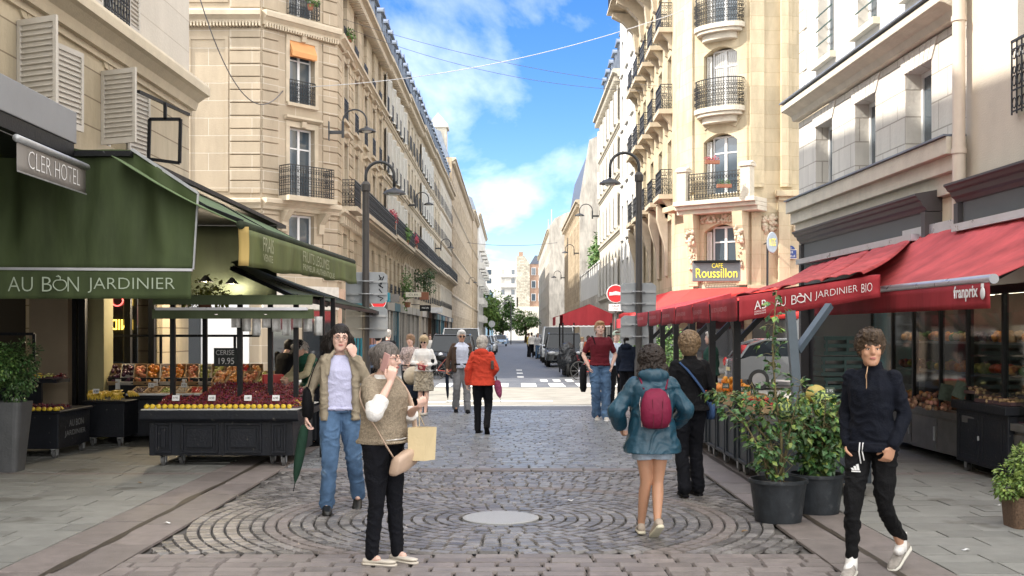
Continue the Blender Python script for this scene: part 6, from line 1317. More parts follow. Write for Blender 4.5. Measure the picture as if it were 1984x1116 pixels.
t = thing('potted_shrub', 'wicker planter with a bright green variegated shrub cut by the right edge', 'potted plant', (4.38, 9.5, 0)); q = MB(); q.loft([((0, 0, 0), (.15, 0, 0), (0, .15, 0)), ((0, 0, .27), (.17, 0, 0), (0, .17, 0)), ((0, 0, .25), (.14, 0, 0), (0, .14, 0))], 20, e=5); q.build('planter', mat('wicker_brown', (.13, .08, .05), .8, .5, 60, .8, 90), t); clump_crown(t, (0, 0, .43), (.25, .25, .24), 2600, .045, lfy, random.Random(15), 'foliage')

def card(label, x, y, z, s_, rz=0, m=None):
    t = thing('price_card', label, 'price card', (x, y, z), rz, 'small price cards among the produce'); q = MB(); q.cbox((0, 0, .05), (.09, .006, .07), (-.25, 0, 0)); q.build('card', m or wht, t); q = MB(); q.bar((0, .012, -.05), (0, .012, .05), .005, .005); q.build('pin', blk, t); text(s_, .06, .03, blk if m is None else ltx, t, Matrix.Translation((-.03, -.010, .035)))
sl_m = MATS['slate_green']
for i, (x, y, z) in enumerate(((-4.2, 13.93, .80), (-3.75, 13.93, .80), (-3.3, 13.93, .80), (-2.95, 13.93, .80), (-5.5, 17.0, .82), (-5.0, 17.0, .82), (-4.5, 17.0, .82), (-4.0, 17.0, .82), (-6.1, 16.35, .76), (-6.6, 14.8, .72))): card('%s small white price card counting from the cherry cart outwards, left stalls' % ORD[i], x, y, z, ('9.95', '4.50', '2.80', '6.90', '3.20')[i % 5])
for i, (x, y, z) in enumerate(((2.9, 12.45, .92), (2.85, 13.1, .92), (2.85, 13.7, .92), (2.8, 14.6, .92), (3.25, 11.4, 1.02))): card('%s dark slate price card along the right counters' % ORD[i], x, y, z, ('3.50', '2.95', '5.80')[i % 3], -.4, sl_m)
rr = random.Random(77); 
for i in range(9):
    q = MB(); x, y = ((-5.2, 10.1), (-4.1, 12.2), (.55, 10.9), (-1.9, 13.1), (3.4, 8.4), (1.9, 9.2), (-3.0, 9.6), (-4.7, 8.3), (4.6, 10.6))[i]; q.sheet(lambda u, v: (x + u * .05, y + v * .04, .024 + .006 * sin(u * 5 + i)), 3, 2, .001); tag(q.build('litter_scrap', (wht, mat('dry_leaf', (.22, .13, .05), .9))[i % 2], smooth=True), ('scrap of white paper on the paving', 'dry brown leaf on the paving')[i % 2], ('litter', 'leaf')[i % 2], ('paper scraps', 'dry leaves')[i % 2])
# ------------------------------------------------------------------ people
skin = mat('skin_light', (.60, .36, .27), .5, .08, 9, .06, 120, sub=.12); skin_t = mat('skin_tanned', (.50, .27, .17), .48, .08, 9, .06, 120, sub=.12); skin_p = mat('skin_pale', (.66, .43, .35), .5, .07, 9, .06, 120, sub=.12)
eyew = mat('eye_white', (.7, .68, .66), .2, .02); iris = mat('iris_dark', (.05, .035, .025), .15); lipm = mat('lip_tone', (.45, .16, .14), .45, .1)
def cloth(name, col, var=.14, rough=.85, b=.35, bs=70, scale=14, col2=None, wear=None): return mat(name, col, rough, var, scale, b, bs, spec=.2, col2=col2, wear=wear)
def hairm(name, col, col2=None): return mat(name, col, .5, .35, 22, .5, 60, col2=col2, stretch=(3, 3, .6), spec=.4)
def finish(q, name, m, parent, vox, sm=4, wr=0., wf=9., smooth=True, seed=0., vert=1.):
    o = q.build('tmp', m); md = o.modifiers.new('r', 'REMESH'); md.mode = 'VOXEL'; md.voxel_size = vox
    if sm: s2 = o.modifiers.new('s', 'SMOOTH'); s2.iterations = sm; s2.factor = .5
    me = evald(o); old = o.data; bpy.data.objects.remove(o); bpy.data.meshes.remove(old)
    if wr:
        nv = len(me.vertices); co = [0.] * nv * 3; no = [0.] * nv * 3; me.vertices.foreach_get('co', co); me.vertices.foreach_get('normal', no); N_ = noise.noise
        for i in range(0, nv * 3, 3):
            x, y, z = co[i:i + 3]; k = z * 4 + seed; f = N_((x * wf + seed + sin(k) * .5, y * wf, z * wf * 1.25 * vert + 1.5 * N_((x * 5, y * 5, z * 5)))); f2 = N_((x * wf * 2.4, y * wf * 2.4 + seed, z * wf * 2.9 * vert)); e = wr * (max(-.5, 1 - abs(f) * 5.0) * .75 + f2 * .35) * (1 - no[i + 2] ** 2)
            co[i] = x + no[i] * e; co[i + 1] = y + no[i + 1] * e; co[i + 2] = z + no[i + 2] * e
        me.vertices.foreach_set('co', co)
    me.shade_smooth(); me.name = name; me.materials.clear(); me.materials.append(m); return obj(name, me, parent)
def cr_(pts, n=5):
    pts = [Vector(p) for p in pts]; out = []
    for i in range(len(pts) - 1):
        p0, p1, p2, p3 = pts[max(i - 1, 0)], pts[i], pts[i + 1], pts[min(i + 2, len(pts) - 1)]
        for k in range(n): t = k / n; out.append(.5 * ((2 * p1) + (p2 - p0) * t + (2 * p0 - 5 * p1 + 4 * p2 - p3) * t * t + (3 * p1 - p0 - 3 * p2 + p3) * t ** 3))
    return out + [pts[-1]]
def limb(q, pts, rad, n=14, ball=True):
    P_ = cr_(pts, 5); rr = cr_([(r, 0, 0) for r in rad], 5); q.tube(P_, [max(.004, v.x) for v in rr], n)
    if ball: q.ball(P_[0], rad[0] * .98, 12, 8); q.ball(P_[-1], rad[-1] * .98, 12, 8)
BASE = dict(pel=(0, 0, .94), wai=(0, 0, 1.08), che=(0, .0, 1.29), nk=(0, .02, 1.44), hd=(0, -.01, 1.585),
    ha=(-.088, 0, .91), ka=(-.10, -.01, .50), aa=(-.105, .03, .085), hb=(.088, 0, .91), kb=(.10, -.01, .50), ab=(.105, .03, .085),
    sa=(-.152, .01, 1.372), ea=(-.205, .04, 1.11), wa=(-.215, -.03, .87), sb=(.152, .01, 1.372), eb=(.205, .04, 1.11), wb=(.215, -.03, .87))
def torso(q, J, add, z_lo=None, bulk=(1, 1, 1, 1), lo_w=None, top=True):
    bc, bw, bp, bd = bulk      # chest, waist, pelvis widths, depth
    pel, wai, che, nk = J['pel'], J['wai'], J['che'], J['nk']; sa, sb = J['sa'], J['sb']; sx = (sb - sa); sx.z = 0; ux = sx.normalized() if sx.length > .01 else Vector((1, 0, 0)); uy = Vector((-ux.y, ux.x, 0))
    S = []
    def sec(c, w, d, dy=0): S.append((c + uy * dy, ux * (w + add), uy * (d + add)))
    if z_lo is not None:
        w0 = lo_w or .19; sec(Vector((pel.x, pel.y, z_lo)), w0, w0 * .78 * bd); sec(Vector((pel.x, pel.y, (z_lo + pel.z) / 2 + .02)), (w0 + .165 * bp) / 2 + .006, .125 * bd)
    sec(pel + Vector((0, 0, -.02)), .165 * bp, .112 * bd, .008); sec(pel.lerp(wai, .55), .155 * (bp + bw) / 2, .108 * bd); sec(wai, .138 * bw, .100 * bd, -.004); sec(wai.lerp(che, .5), .148 * (bw + bc) / 2, .108 * bd, -.006)
    sec(che, .160 * bc, .116 * bd, -.004); sec(che.lerp(nk, .45), .152 * bc, .100 * bd); sec(che.lerp(nk, .72), .115 * bc, .080); sec(che.lerp(nk, .88), .085, .070)
    if top: sec(nk + Vector((0, 0, -.012)), .075, .066)
    q.loft(S, 26, e=2.3)
def hand(q, w, d, n, side, curl=.5, s=1., spread=.12):
    # w wrist, d direction of the fingers, n palm normal (fingers curl towards it), side = thumb direction sign
    d = Vector(d).normalized(); n = Vector(n); n = (n - d * n.dot(d)).normalized(); t = d.cross(n) * side; w = Vector(w)
    q.loft([(w + d * x * s, t * a * s, n * b * s) for x, a, b in ((-.015, .024, .019), (.02, .030, .017), (.06, .040, .015), (.092, .039, .012))], 14)
    for i, (o, L, r) in enumerate(((.030, .072, .0092), (.010, .080, .0095), (-.010, .074, .009), (-.029, .058, .008))):
        p = w + d * .085 * s + t * o * s; a = 0; pts = [p]; dd = (d + t * o * spread * 18 * .3).normalized()
        for k, f in enumerate((.45, .32, .25)): a += curl * (1.1 - .1 * k) * (1 + .12 * i); v = dd * cos(a) + n * sin(a); p = p + v * L * f * s; pts.append(p)
        q.tube(pts, [r * s, r * s, r * .92 * s, r * .8 * s], 8); q.ball(pts[-1], r * .8 * s, 8, 6); q.ball(pts[0], r * s, 8, 6)
    p = w + d * .025 * s + t * .026 * s; v1 = (t * .75 + d * .75 + n * .35).normalized(); v2 = (t * .25 + d * .95 + n * .5 * (1 + curl)).normalized()
    q.tube([p, p + v1 * .034 * s, p + v1 * .034 * s + v2 * .03 * s, p + v1 * .034 * s + v2 * .052 * s], [.014 * s, .0115 * s, .0105 * s, .009 * s], 8); q.ball(p + v1 * .034 * s + v2 * .052 * s, .009 * s, 8, 6)
def head_frame(J, yaw, pitch, roll=0): return Matrix.Translation(J['hd']) @ Matrix.Rotation(yaw, 4, 'Z') @ Matrix.Rotation(pitch, 4, 'X') @ Matrix.Rotation(roll, 4, 'Y')
def head_geo(q, M, fat=1.0):
    old = q.M; q.M = M      # face towards -Y, origin at the ears' level centre of the head
    q.loft([((0, y, z), (w * fat, 0, 0), (0, d, 0)) for z, w, d, y in ((-.118, .018, .014, -.072), (-.110, .036, .032, -.058), (-.092, .050, .055, -.038), (-.068, .060, .072, -.018), (-.042, .066, .083, -.008), (-.012, .070, .090, -.002), (.02, .073, .095, .002), (.045, .071, .091, .006), (.07, .064, .083, .008), (.092, .050, .064, .008), (.106, .026, .036, .006), (.110, .004, .006, .005))], 28, e=2.15)
    q.loft([((0, y, z), (w, 0, 0), (0, d, 0)) for z, w, d, y in ((.022, .008, .010, -.090), (0, .010, .014, -.096), (-.022, .014, .020, -.100), (-.032, .017, .020, -.097), (-.040, .011, .012, -.092))], 12)
    for s in (-1, 1):
        q.ball((s * .032, -.079, .022), (.026, .015, .010), 10, 6); q.ball((s * .038, -.070, -.03), (.022, .018, .022), 10, 6)
        q.ball((s * .073 * fat, .006, -.008), (.008, .018, .032), 10, 8, Matrix.Rotation(s * -.35, 3, 'Z'))
    q.ball((0, -.090, -.062), (.022, .010, .010), 10, 6); q.ball((0, -.079, -.1), (.020, .016, .015), 10, 6)
    q.M = old
def face_bits(t, M, browm, eyes=True, lips=True, lipw=.022):
    q = MB()
    for s in (-1, 1):
        if eyes:
            e = MB(); e.M = M; e.ball((s * .030, -.0790, -.001), (.0125, .0115, .0062), 12, 8); oe = e.build('eye', eyew, t, smooth=True); e = MB(); e.M = M; e.ball((s * .030 , -.0885, -.001), (.0050, .0028, .0052), 10, 6); obj('iris', e.mesh('iris', iris, True), oe)
            e = MB(); e.M = M; e.tube([(s * (.030 - .014), -.0885, .0015), (s * .030, -.0925, .0065), (s * (.030 + .015), -.083, .0015)], .0020, 5); e.build('eyelid', browm, t, smooth=True)
        e = MB(); e.M = M; e.tube([(s * .013, -.0955, .021), (s * .032, -.0945, .029), (s * .050, -.080, .022)], [.0035, .0042, .002], 6); e.build('eyebrow', browm, t, smooth=True)
    if lips: q = MB(); q.M = M; q.ball((0, -.0965, -.0595), (lipw, .007, .0042), 12, 6); q.ball((0, -.0955, -.0665), (lipw * .85, .007, .0050), 12, 6); q.build('lips', lipm, t, smooth=True)
def glasses(t, M, dark=False, thick=.0016):
    q = MB(); q.M = M; fm_ = mat('glasses_frame', (.06, .04, .035), .3) ; lf = MB(); lf.M = M
    for s in (-1, 1):
        q.tube([(s * .032 + .024 * cos(a), -.1045 + .004 * abs(cos(a)), .0 + .018 * sin(a)) for a in [k * pi / 8 for k in range(17)]], thick, 5, cap=False); q.tube([(s * .055, -.101, .004), (s * .074, -.05, .004), (s * .076, .01, .0)], thick, 5)
        if dark: lf.ball((s * .032, -.103, 0), (.025, .004, .019), 12, 6)
    q.tube([(-.009, -.106, .004), (.009, -.106, .004)], thick, 5); o = q.build('glasses', fm_, t, smooth=True)
    if dark: obj('lens', lf.mesh('lens', mat('lens_black', (.01, .01, .012), .08), True), o)
def hair_cap(q, M, grow=.012, front=.0, back=0., low=-.02, seed=1, curls=0, cr=.012, rr=None, clen=.05, face_z=.045, tilt=-.27):
    old = q.M; q.M = M; rr = rr or random.Random(seed)
    q.ball((0, .016, .034), (.0785 + grow, .098 + grow, .088 + grow), 22, 14, Matrix.Rotation(tilt, 3, 'X')); q.ball((0, .045 + back, low), (.070 + grow, .062 + grow, .075 + grow), 18, 12)
    if front: q.ball((0, -.05, .085), (.066 + grow * .6, .045 + front, .03 + grow), 14, 8)
    for s in (-1, 1): q.ball((s * (.066 + grow * .4), .014, .025), (.012 + grow, .048, .05), 10, 8)
    for _ in range(curls):
        a = Vector((rr.gauss(0, 1), rr.gauss(.25, 1), rr.gauss(.4, .9))).normalized()
        if a.y < -.35 and a.z < face_z * 8: continue
        p = Vector((a.x * (.078 + grow), .014 + a.y * (.094 + grow), .03 + a.z * (.088 + grow))); u = a.cross(Vector((rr.gauss(0, 1), rr.gauss(0, 1), rr.gauss(0, 1)))).normalized(); v = a.cross(u)
        q.tube([p + u * (cos(k) * cr * 1.4) + v * (sin(k) * cr * 1.4) + a * (k * cr * .28) for k in (0, 1, 2, 3, 4)], [cr * .5, cr * .62, cr * .6, cr * .5, cr * .25], 5)
    q.M = old
def shoe(t, ank, yaw, pitch, m, solem=None, L=.27, style='sneaker'):
    M = Matrix.Translation(ank) @ Matrix.Rotation(yaw, 4, 'Z') @ Matrix.Rotation(pitch, 4, 'X'); q = MB(); q.M = M; h = .085 if style != 'flat' else .045
    prof = ((.065, .026, .05, -.045), (.05, .034, .062, -.035), (.0, .036, .068, -.03), (-.05, .037, .055, -.042), (-.1, .043, .040, -.052), (-.15, .045, .030, -.058), (-.185, .034, .022, -.063), (-.20, .012, .01, -.066))
    if style == 'flat': prof = tuple((y, w * .93, hh * .55 if y > -.12 else hh * .75, -.055) for y, w, hh, z in prof)
    q.loft([((0, y * L / .27, z), (w, 0, 0), (0, 0, hh * .62)) for y, w, hh, z in prof], 16, e=2.3); o = q.build('shoe', m, t, smooth=True)
    s = MB(); s.M = M; s.loft([((0, y * L / .27, -.078), (w, 0, 0), (0, 0, .009 if style == 'flat' else .014)) for y, w in ((.072, .024), (.05, .037), (0, .038), (-.08, .042), (-.15, .048), (-.19, .036), (-.208, .012))], 16, e=4); obj('sole', s.mesh('sole', solem or m, True), o); return o
def person(label, X, Y, rot, H=1.7, J=None, sk=skin, vox=.009, skirt=None, top=None, bot=None, outer=None, hair=None, hands=((.5,), (.5,)), yaw=0, pitch=0, roll=0, shoes=None, bulk=(1, 1, 1, 1), brow=None, fine=True, lean=0, group=None, face=True, fat=1.0, barelegs=False, z0=.012):
    j = {k: Vector(v) for k, v in BASE.items()}
    for k, v in (J or {}).items(): j[k] = Vector(v)
    M = head_frame(j, yaw, pitch, roll); q = MB()
    head_geo(q, M, fat); nkm = M @ Vector((0, .012, -.075)); limb(q, [j['nk'] + Vector((0, .0, -.05)), j['nk'] + Vector((0, -.002, .0)), nkm], [.062, .052 * (fat + 1) / 2, .052], 16)
    torso(q, j, -.022, bulk=bulk)
    for s, c in ((-1, 'a'), (1, 'b')):
        sh, el, wr = j['s' + c], j['e' + c], j['w' + c]; limb(q, [sh, sh.lerp(el, .5), el], [.044, .042, .034]); limb(q, [el, el.lerp(wr, .35), wr], [.034, .036, .0235])
        hp = hands[0 if s < 0 else 1]; d = hp[1] if len(hp) > 1 and hp[1] else (wr - el); n = hp[2] if len(hp) > 2 else (-s * 1.0, -.2, 0); hand(q, wr, d, n, (-s if s > 0 else -s) * (hp[3] if len(hp) > 3 else 1), hp[0])
        hh, kn, an = j['h' + c], j['k' + c], j['a' + c]; limb(q, [hh, hh.lerp(kn, .5), kn, kn.lerp(an, .33), an], [.078, .070, .050, .052, .032] if barelegs else [.06, .05, .04, .04, .03]); q.ball(an + Vector((0, -.03, -.035)), (.03, .06, .03), 10, 6)
    p = finish(q, 'person', sk, None, .0062 if fine else .012, 2); p.location = (X, Y, z0); p.rotation_euler = (lean, 0, rot); p.scale = (H / 1.7,) * 3; tag(p, label, 'person', group)
    if face: face_bits(p, M, brow or hairm('brow_brown', (.06, .04, .03)), eyes=fine)
    if bot:
        q = MB(); kind = bot.get('kind', 'trousers')
        if kind == 'skirt':
            zl = bot['z']; c0 = j['pel']; S = [((c0.x, c0.y, zl), (bot['w'], 0, 0), (0, bot['w'] * .8, 0)), ((c0.x, c0.y, (zl + c0.z) / 2), (bot['w'] * .93, 0, 0), (0, bot['w'] * .75, 0)), (c0 + Vector((0, 0, -.0)), (.175 * bulk[2], 0, 0), (0, .13 * bulk[3], 0)), (j['wai'], (.145 * bulk[1], 0, 0), (0, .112 * bulk[3], 0))]; q.loft(S, 40)
        else:
            S = [(j['pel'] + Vector((0, .005, -.03)), (.170 * bulk[2], 0, 0), (0, .118 * bulk[3], 0)), (j['pel'].lerp(j['wai'], .5), (.150 * bulk[2], 0, 0), (0, .105 * bulk[3], 0)), (j['wai'] + Vector((0, 0, -.03)), (.132 * bulk[1], 0, 0), (0, .096 * bulk[3], 0))]; q.loft(S, 26, e=2.3)
            r = bot['r']      # thigh, mid, knee, calf, hem
            for c in 'ab':
                hh, kn, an = j['h' + c], j['k' + c], j['a' + c]; 
                if kind == 'shorts': limb(q, [hh + Vector((0, 0, .02)), hh.lerp(kn, bot['f'])], [r[0], r[1]], 18, False)
                else: limb(q, [hh + Vector((0, 0, .02)), hh.lerp(kn, .5), kn, kn.lerp(an, .5), an + Vector((0, 0, bot.get('hem', -.01)))], r, 18)
        finish(q, kind, bot['m'], p, vox, 2, bot.get('wr', .006), bot.get('wf', 10), seed=X, vert=1.0)
    for lay in [l for l in (top, outer) if l]:
        q = MB(); torso(q, j, lay.get('add', .006), lay.get('z'), bulk, lay.get('lw'))
        if lay.get('collar'): limb(q, [j['nk'] + Vector((0, 0, -.03)), j['nk'] + Vector((0, 0, lay['collar']))], [.078, .064], 18, False)
        for c in 'ab':
            sh, el, wr = j['s' + c], j['e' + c], j['w' + c]; r = [x * .84 for x in lay['r']]; f = lay.get('sl', 2)
            if f >= 1: limb(q, [sh + Vector((0, 0, .0)), sh.lerp(el, .5), el], [r[0], r[0] * .94, r[1]]); limb(q, [el, el.lerp(wr, .5), el.lerp(wr, min(1, f - 1) if f < 2 else .97)], [r[1], r[1] * .95, r[2]])
            elif f > 0: limb(q, [sh, sh.lerp(el, f)], [r[0], r[1]], 16, True)
        for a in lay.get('extra', ()): q.ball(*a)
        o = finish(q, lay.get('name', 'shirt'), lay['m'], p, vox, 2, lay.get('wr', .006), lay.get('wf', 9), seed=Y)
    if hair:
        q = MB(); rr = random.Random(int(X * 100)); hair['f'](q, M, j, rr); finish(q, 'hair', hair['m'], p, .0055 if fine else .011, 1, hair.get('wr', .004), hair.get('wf', 38), vert=.35 if hair.get('straight', 1) else 1)
        if fine:      # loose strands standing off the hair
            st = MB(); st.M = M; cy = not hair.get('straight', 1)
            for _ in range(420 if cy else 300):
                a = Vector((rr.gauss(0, 1), rr.gauss(.35, 1), rr.gauss(.3, .9))).normalized()
                if a.y < -.2 and a.z < .62: continue
                b0 = Vector((a.x * .089, .016 + a.y * .108, .034 + a.z * .098)); tn = a.cross(Vector((rr.gauss(0, 1), rr.gauss(0, 1), rr.gauss(0, 1)))).normalized()
                if cy: st.tube([b0, b0 + a * .012 + tn * .012, b0 + a * .022 - tn * .004, b0 + a * .014 - tn * .014], [.0026, .0028, .0022, .001], 4)
                else: st.tube([b0, b0 + a * .004 + Vector((0, .006, -.03)), b0 + a * .010 + Vector((0, .01, -.065)) + tn * .008], [.0018, .0018, .0008], 4)
            so_ = st.build('hair_strands', hair['m'], p, smooth=True); tag(so_, kind='stuff')
    if shoes:
        for c, (yw, pt) in zip('ab', shoes.get('rot', ((.15, 0), (-.15, 0)))): shoe(p, j['a' + c], yw, pt, shoes['m'], shoes.get('sole'), style=shoes.get('style', 'sneaker'))
    return p, j, M
denim = cloth('denim_blue', (.075, .135, .235), .35, .85, .3, 120, 7, wear=((.16, .24, .35), 5, .60)); blackc = cloth('black_cloth', (.0045, .0045, .006)); navy = cloth('navy_cloth', (.006, .010, .022)); blackj = cloth('black_jeans', (.0045, .005, .008), .25)
whitec = cloth('white_cotton', (.72, .70, .68), .05)
def strap(p, pts, w, m, name='strap', th=.004):
    q = MB(); P_ = cr_(pts, 6); 
    for a, b in zip(P_, P_[1:]): q.bar(a, b + (b - a) * .15, w, th, up=((b - a).cross(Vector((0, 1, 0)))) if False else (1, 0, 0)) if False else None
    q.tube(P_, w, 8, flat=.35); o = q.build(name, m, None, smooth=True); return o
def held(name, q, m, label, cat, p, smooth=.7, bevel=0):   # a thing carried by person p, in p's frame but top-level
    o = q.build(name, m, None, smooth=smooth, bevel=bevel); o.location = p.location; o.rotation_euler = p.rotation_euler; o.scale = p.scale; return tag(o, label, cat)
def umbrella(p, top, bot, m, label, r=.035):
    q = MB(); a, b = Vector(top), Vector(bot); q.tube(cr_([a, a.lerp(b, .12), a.lerp(b, .5), a.lerp(b, .85), b], 4), cr2 := [.012] + [r * sin(pi * min(1, .18 + k / 17)) + .006 for k in range(16)], 12); o = held('folded_umbrella', q, m, label, 'umbrella', p)
    q = MB(); q.tube([b, b + (b - a).normalized() * .07], .005, 6); q.tube([a - (b - a).normalized() * .09, a], .010, 6); obj('shaft', q.mesh('shaft', blk), o); return o
# --- 1 woman on the phone (near, looking right)
beige = cloth('beige_knit', (.33, .27, .20), .35, .9, .9, 130, 60); beige_l = mat('bag_beige_leather', (.50, .36, .27), .5, .08, 8, .15)
def h_bun(q, M, j, rr): hair_cap(q, M, .010, 0, .01, -.01); old = q.M; q.M = M; q.ball((0, .125, .035), (.042, .036, .045), 14, 10); q.M = old
p, j, M = person('woman talking on a phone, beige sequinned knit vest over a white blouse, black trousers', -.92, 7.98, radians(60), 1.58, dict(ea=(-.30, -.14, 1.17), wa=(-.135, -.165, 1.40), eb=(.235, -.06, 1.11), wb=(.06, -.25, 1.19), ha=(-.10, 0, .91), hb=(.10, 0, .91), ka=(-.10, -.01, .5), kb=(.10, -.03, .5), aa=(-.10, .04, .085), ab=(.11, -.05, .085), hd=(0, -.035, 1.575), nk=(0, .01, 1.43)), skin_p, .008, hair=dict(f=h_bun, m=hairm('hair_grey_brown', (.045, .034, .028), (.19, .165, .15))), yaw=.15, pitch=.06,
    bot=dict(m=blackj, r=[.104, .090, .066, .058, .052], wr=.006), top=dict(m=whitec, add=.008, r=[.078, .074, .05], sl=1.12, wr=.005, z=.96, lw=.175, name='blouse', collar=.02), outer=dict(m=beige, add=.024, r=[.086, .082, .05], sl=.62, z=.93, lw=.185, wr=.005, name='knit_vest'), hands=((.65, (.05, -.12, .9), (.9, .35, 0), 1), (.5, (-.25, -.7, .25), (0, .3, 1), 1)), shoes=dict(m=mat('cream_leather', (.55, .50, .43), .5), style='flat', rot=((.25, 0), (-.1, 0))), bulk=(1.12, 1.22, 1.14, 1.25), fat=1.08)
glasses(p, M)
q = MB(); q.cbox((-.094, -.085, 1.545), (.010, .070, .145), (.30, .08, -.25)); held('phone', q, mat('phone_rose', (.52, .30, .28), .3), 'rose-coloured phone at the ear of the woman in the knit vest', 'phone', p, bevel=.004)
q = MB(); q.loft([((-.02 + x, -.215, .80 + x * .25), (0, -.02, .082 * h), (0, .052 * h, .0)) for x, h in ((-.14, .55), (-.125, .9), (0, 1.02), (.125, .9), (.14, .55))], 20, e=3.5); b_ = held('handbag', q, beige_l, 'beige leather crossbody bag at the hip of the woman on the phone', 'bag', p, True)
q = MB(); q.tube([(-.13, -.262, .83), (.0, -.272, .86), (.11, -.262, .885)], .0035, 5); obj('zip', q.mesh('zip', mat('brass', (.55, .42, .2), .3, metal=.8)), b_); q = MB(); q.tube(cr_([(-.15, -.20, .84), (-.22, -.12, 1.02), (-.215, .06, 1.28), (-.06, .07, 1.44), (.12, -.02, 1.42), (.2, -.12, 1.22), (.13, -.22, .87)], 6), .021, 8, flat=.3); obj('strap', q.mesh('strap', beige_l, True), b_)
q = MB(); q.loft([((.08, -.30, .80), (.08, -.07, 0), (.04, .055, 0)), ((.09, -.30, 1.05), (.085, -.075, 0), (.04, .07, 0))], 4, cap=False, e=2); q.M = Matrix.Identity(4); o = held('shopping_bag', q, mat('paper_cream', (.62, .50, .30), .8, .06, 4, .15), 'cream paper shopping bag hanging from the wrist of the woman on the phone', 'bag', p, None); md = o.modifiers.new('s', 'SOLIDIFY'); md.thickness = .004
q = MB(); q.tube(cr_([(.04, -.31, 1.05), (.07, -.28, 1.17), (.07, -.26, 1.2), (.13, -.29, 1.06)], 5), .004, 6); obj('handle', q.mesh('handle', mat('cord_beige', (.45, .36, .24), .8), True), o)
# --- 2 woman in lavender shirt with umbrella
def h_long(col_len):
    def f(q, M, j, rr):
        hair_cap(q, M, .007, 0, .015, -.03, face_z=.06, tilt=-.6); old = q.M; q.M = M
        for s in (-1, 1):
            for k in range(7): x = s * (.075 + .008 * k); y = -.01 + .022 * k; q.tube([(s * .045, y - .02, .085), (x, y, -.0), (x * 1.13, y + .01, -.08), (x * 1.15 - s * .01 * (k % 2), y + .02, -.08 - col_len)], [.012, .020, .024, .010], 7)
        q.M = old
    return f
lav = cloth('lavender_cotton', (.50, .50, .68), .05); khaki = cloth('khaki_linen', (.29, .245, .18), .12)
p, j, M = person('woman in a lavender T-shirt, open khaki jacket and jeans touching her long dark hair', -1.58, 10.25, radians(8), 1.72, dict(ea=(-.27, .02, 1.12), wa=(-.30, -.02, .88), eb=(.255, -.06, 1.16), wb=(.125, -.13, 1.42), ha=(-.085, 0, .91), ka=(-.09, -.10, .50), aa=(-.12, -.02, .09), hb=(.085, .02, .91), kb=(.12, .02, .5), ab=(.16, .28, .13)), skin_p, .008, hair=dict(f=h_long(.10), m=hairm('hair_dark_brown', (.009, .006, .005))), yaw=.12, pitch=.03, roll=.06,
    bot=dict(m=denim, r=[.098, .092, .074, .068, .070], wr=.009, wf=8), top=dict(m=lav, add=.018, r=[.055, .05, .04], sl=.5, wr=.006, z=.94, lw=.16, name='tshirt'), hands=((.55, (-.02, -.05, -1), (1, 0, 0), 1), (.75, (-.35, -.05, .9), (-.4, .8, 0), 1)), shoes=dict(m=mat('black_leather', (.008, .008, .008), .4), rot=((.05, 0), (-.1, .5))), bulk=(.92, .95, .95, .9))
glasses(p, M)
q = MB()      # open jacket: sleeves plus two front panels and a back
for c, s in (('a', -1), ('b', 1)):
    sh, el, wr = j['s' + c], j['e' + c], j['w' + c]; limb(q, [sh, sh.lerp(el, .5), el], [.056, .053, .046]); limb(q, [el, el.lerp(wr, .5), el.lerp(wr, .93)], [.046, .042, .036])
    q.loft([((s * (.138 if z < 1.4 else .10), -.015, z), (.042, 0, 0), (0, d, 0)) for z, d in ((.84, .115), (1.0, .115), (1.2, .12), (1.38, .10), (1.44, .06))], 14, e=2.6)
q.loft([((0, .075, z), (w, 0, 0), (0, .035, 0)) for z, w in ((.84, .165), (1.0, .15), (1.2, .15), (1.38, .135), (1.44, .08))], 14, e=3)
for s in (-1, 1): q.tube([(s * .045, -.065, 1.47), (s * .10, -.095, 1.40), (s * .115, -.12, 1.25)], [.018, .024, .014], 8)
finish(q, 'jacket', khaki, p, .008, 2, .008, 9)
umbrella(p, (-.315, -.02, .80), (-.40, -.10, .28), cloth('umbrella_green', (.012, .035, .022)), 'closed dark green umbrella held point down by the woman in lavender', .04)
q = MB(); q.loft([((-.29, .04, z), (.055 * k, 0, 0), (0, .12 * k, 0)) for z, k in ((.84, .5), (.88, .95), (1.0, 1), (1.1, .8), (1.16, .3))], 16); o = held('shoulder_bag', q, blackc, 'black fabric shoulder bag under the arm of the woman in lavender', 'bag', p, True); q = MB(); q.tube(cr_([(-.29, -.04, 1.12), (-.235, -.06, 1.3), (-.16, .0, 1.455), (-.22, .1, 1.3), (-.29, .1, 1.12)], 6), .012, 6, flat=.5); obj('strap', q.mesh('strap', blackc, True), o)
# --- 3 red coat woman, from behind
redc = cloth('coat_coral_red', (.52, .055, .03), .1); greyh = hairm('hair_silver', (.36, .33, .30), (.62, .58, .53)); blondh = hairm('hair_blond', (.42, .29, .15), (.60, .45, .27))
def h_bob(q, M, j, rr): hair_cap(q, M, .020, .01, .01, -.045)
def h_short(q, M, j, rr): hair_cap(q, M, .006, .004, 0, -.01)
def hood(y=.10, z=1.42): return (((0, y, z), (.13, .06, .07), 16, 10),)
p, j, M = person('grey-haired woman in a coral red hooded coat walking away up the street', -.49, 18.4, radians(172), 1.60, dict(ea=(-.25, .05, 1.12), wa=(-.16, -.08, 1.02), eb=(.25, .06, 1.12), wb=(.27, .0, .87), ka=(-.1, -.05, .5), aa=(-.12, .25, .16), kb=(.09, -.03, .5), ab=(.08, .02, .085)), skin_p, .011, hair=dict(f=h_bob, m=greyh), bot=dict(m=blackj, r=[.095, .09, .07, .06, .06]), outer=dict(m=redc, add=.032, r=[.075, .066, .055], z=.84, lw=.20, wr=.010, wf=8, name='coat', extra=hood()), shoes=dict(m=blackc, rot=((0, .7), (0, 0))), bulk=(1.1, 1.15, 1.1, 1.15), face=False)
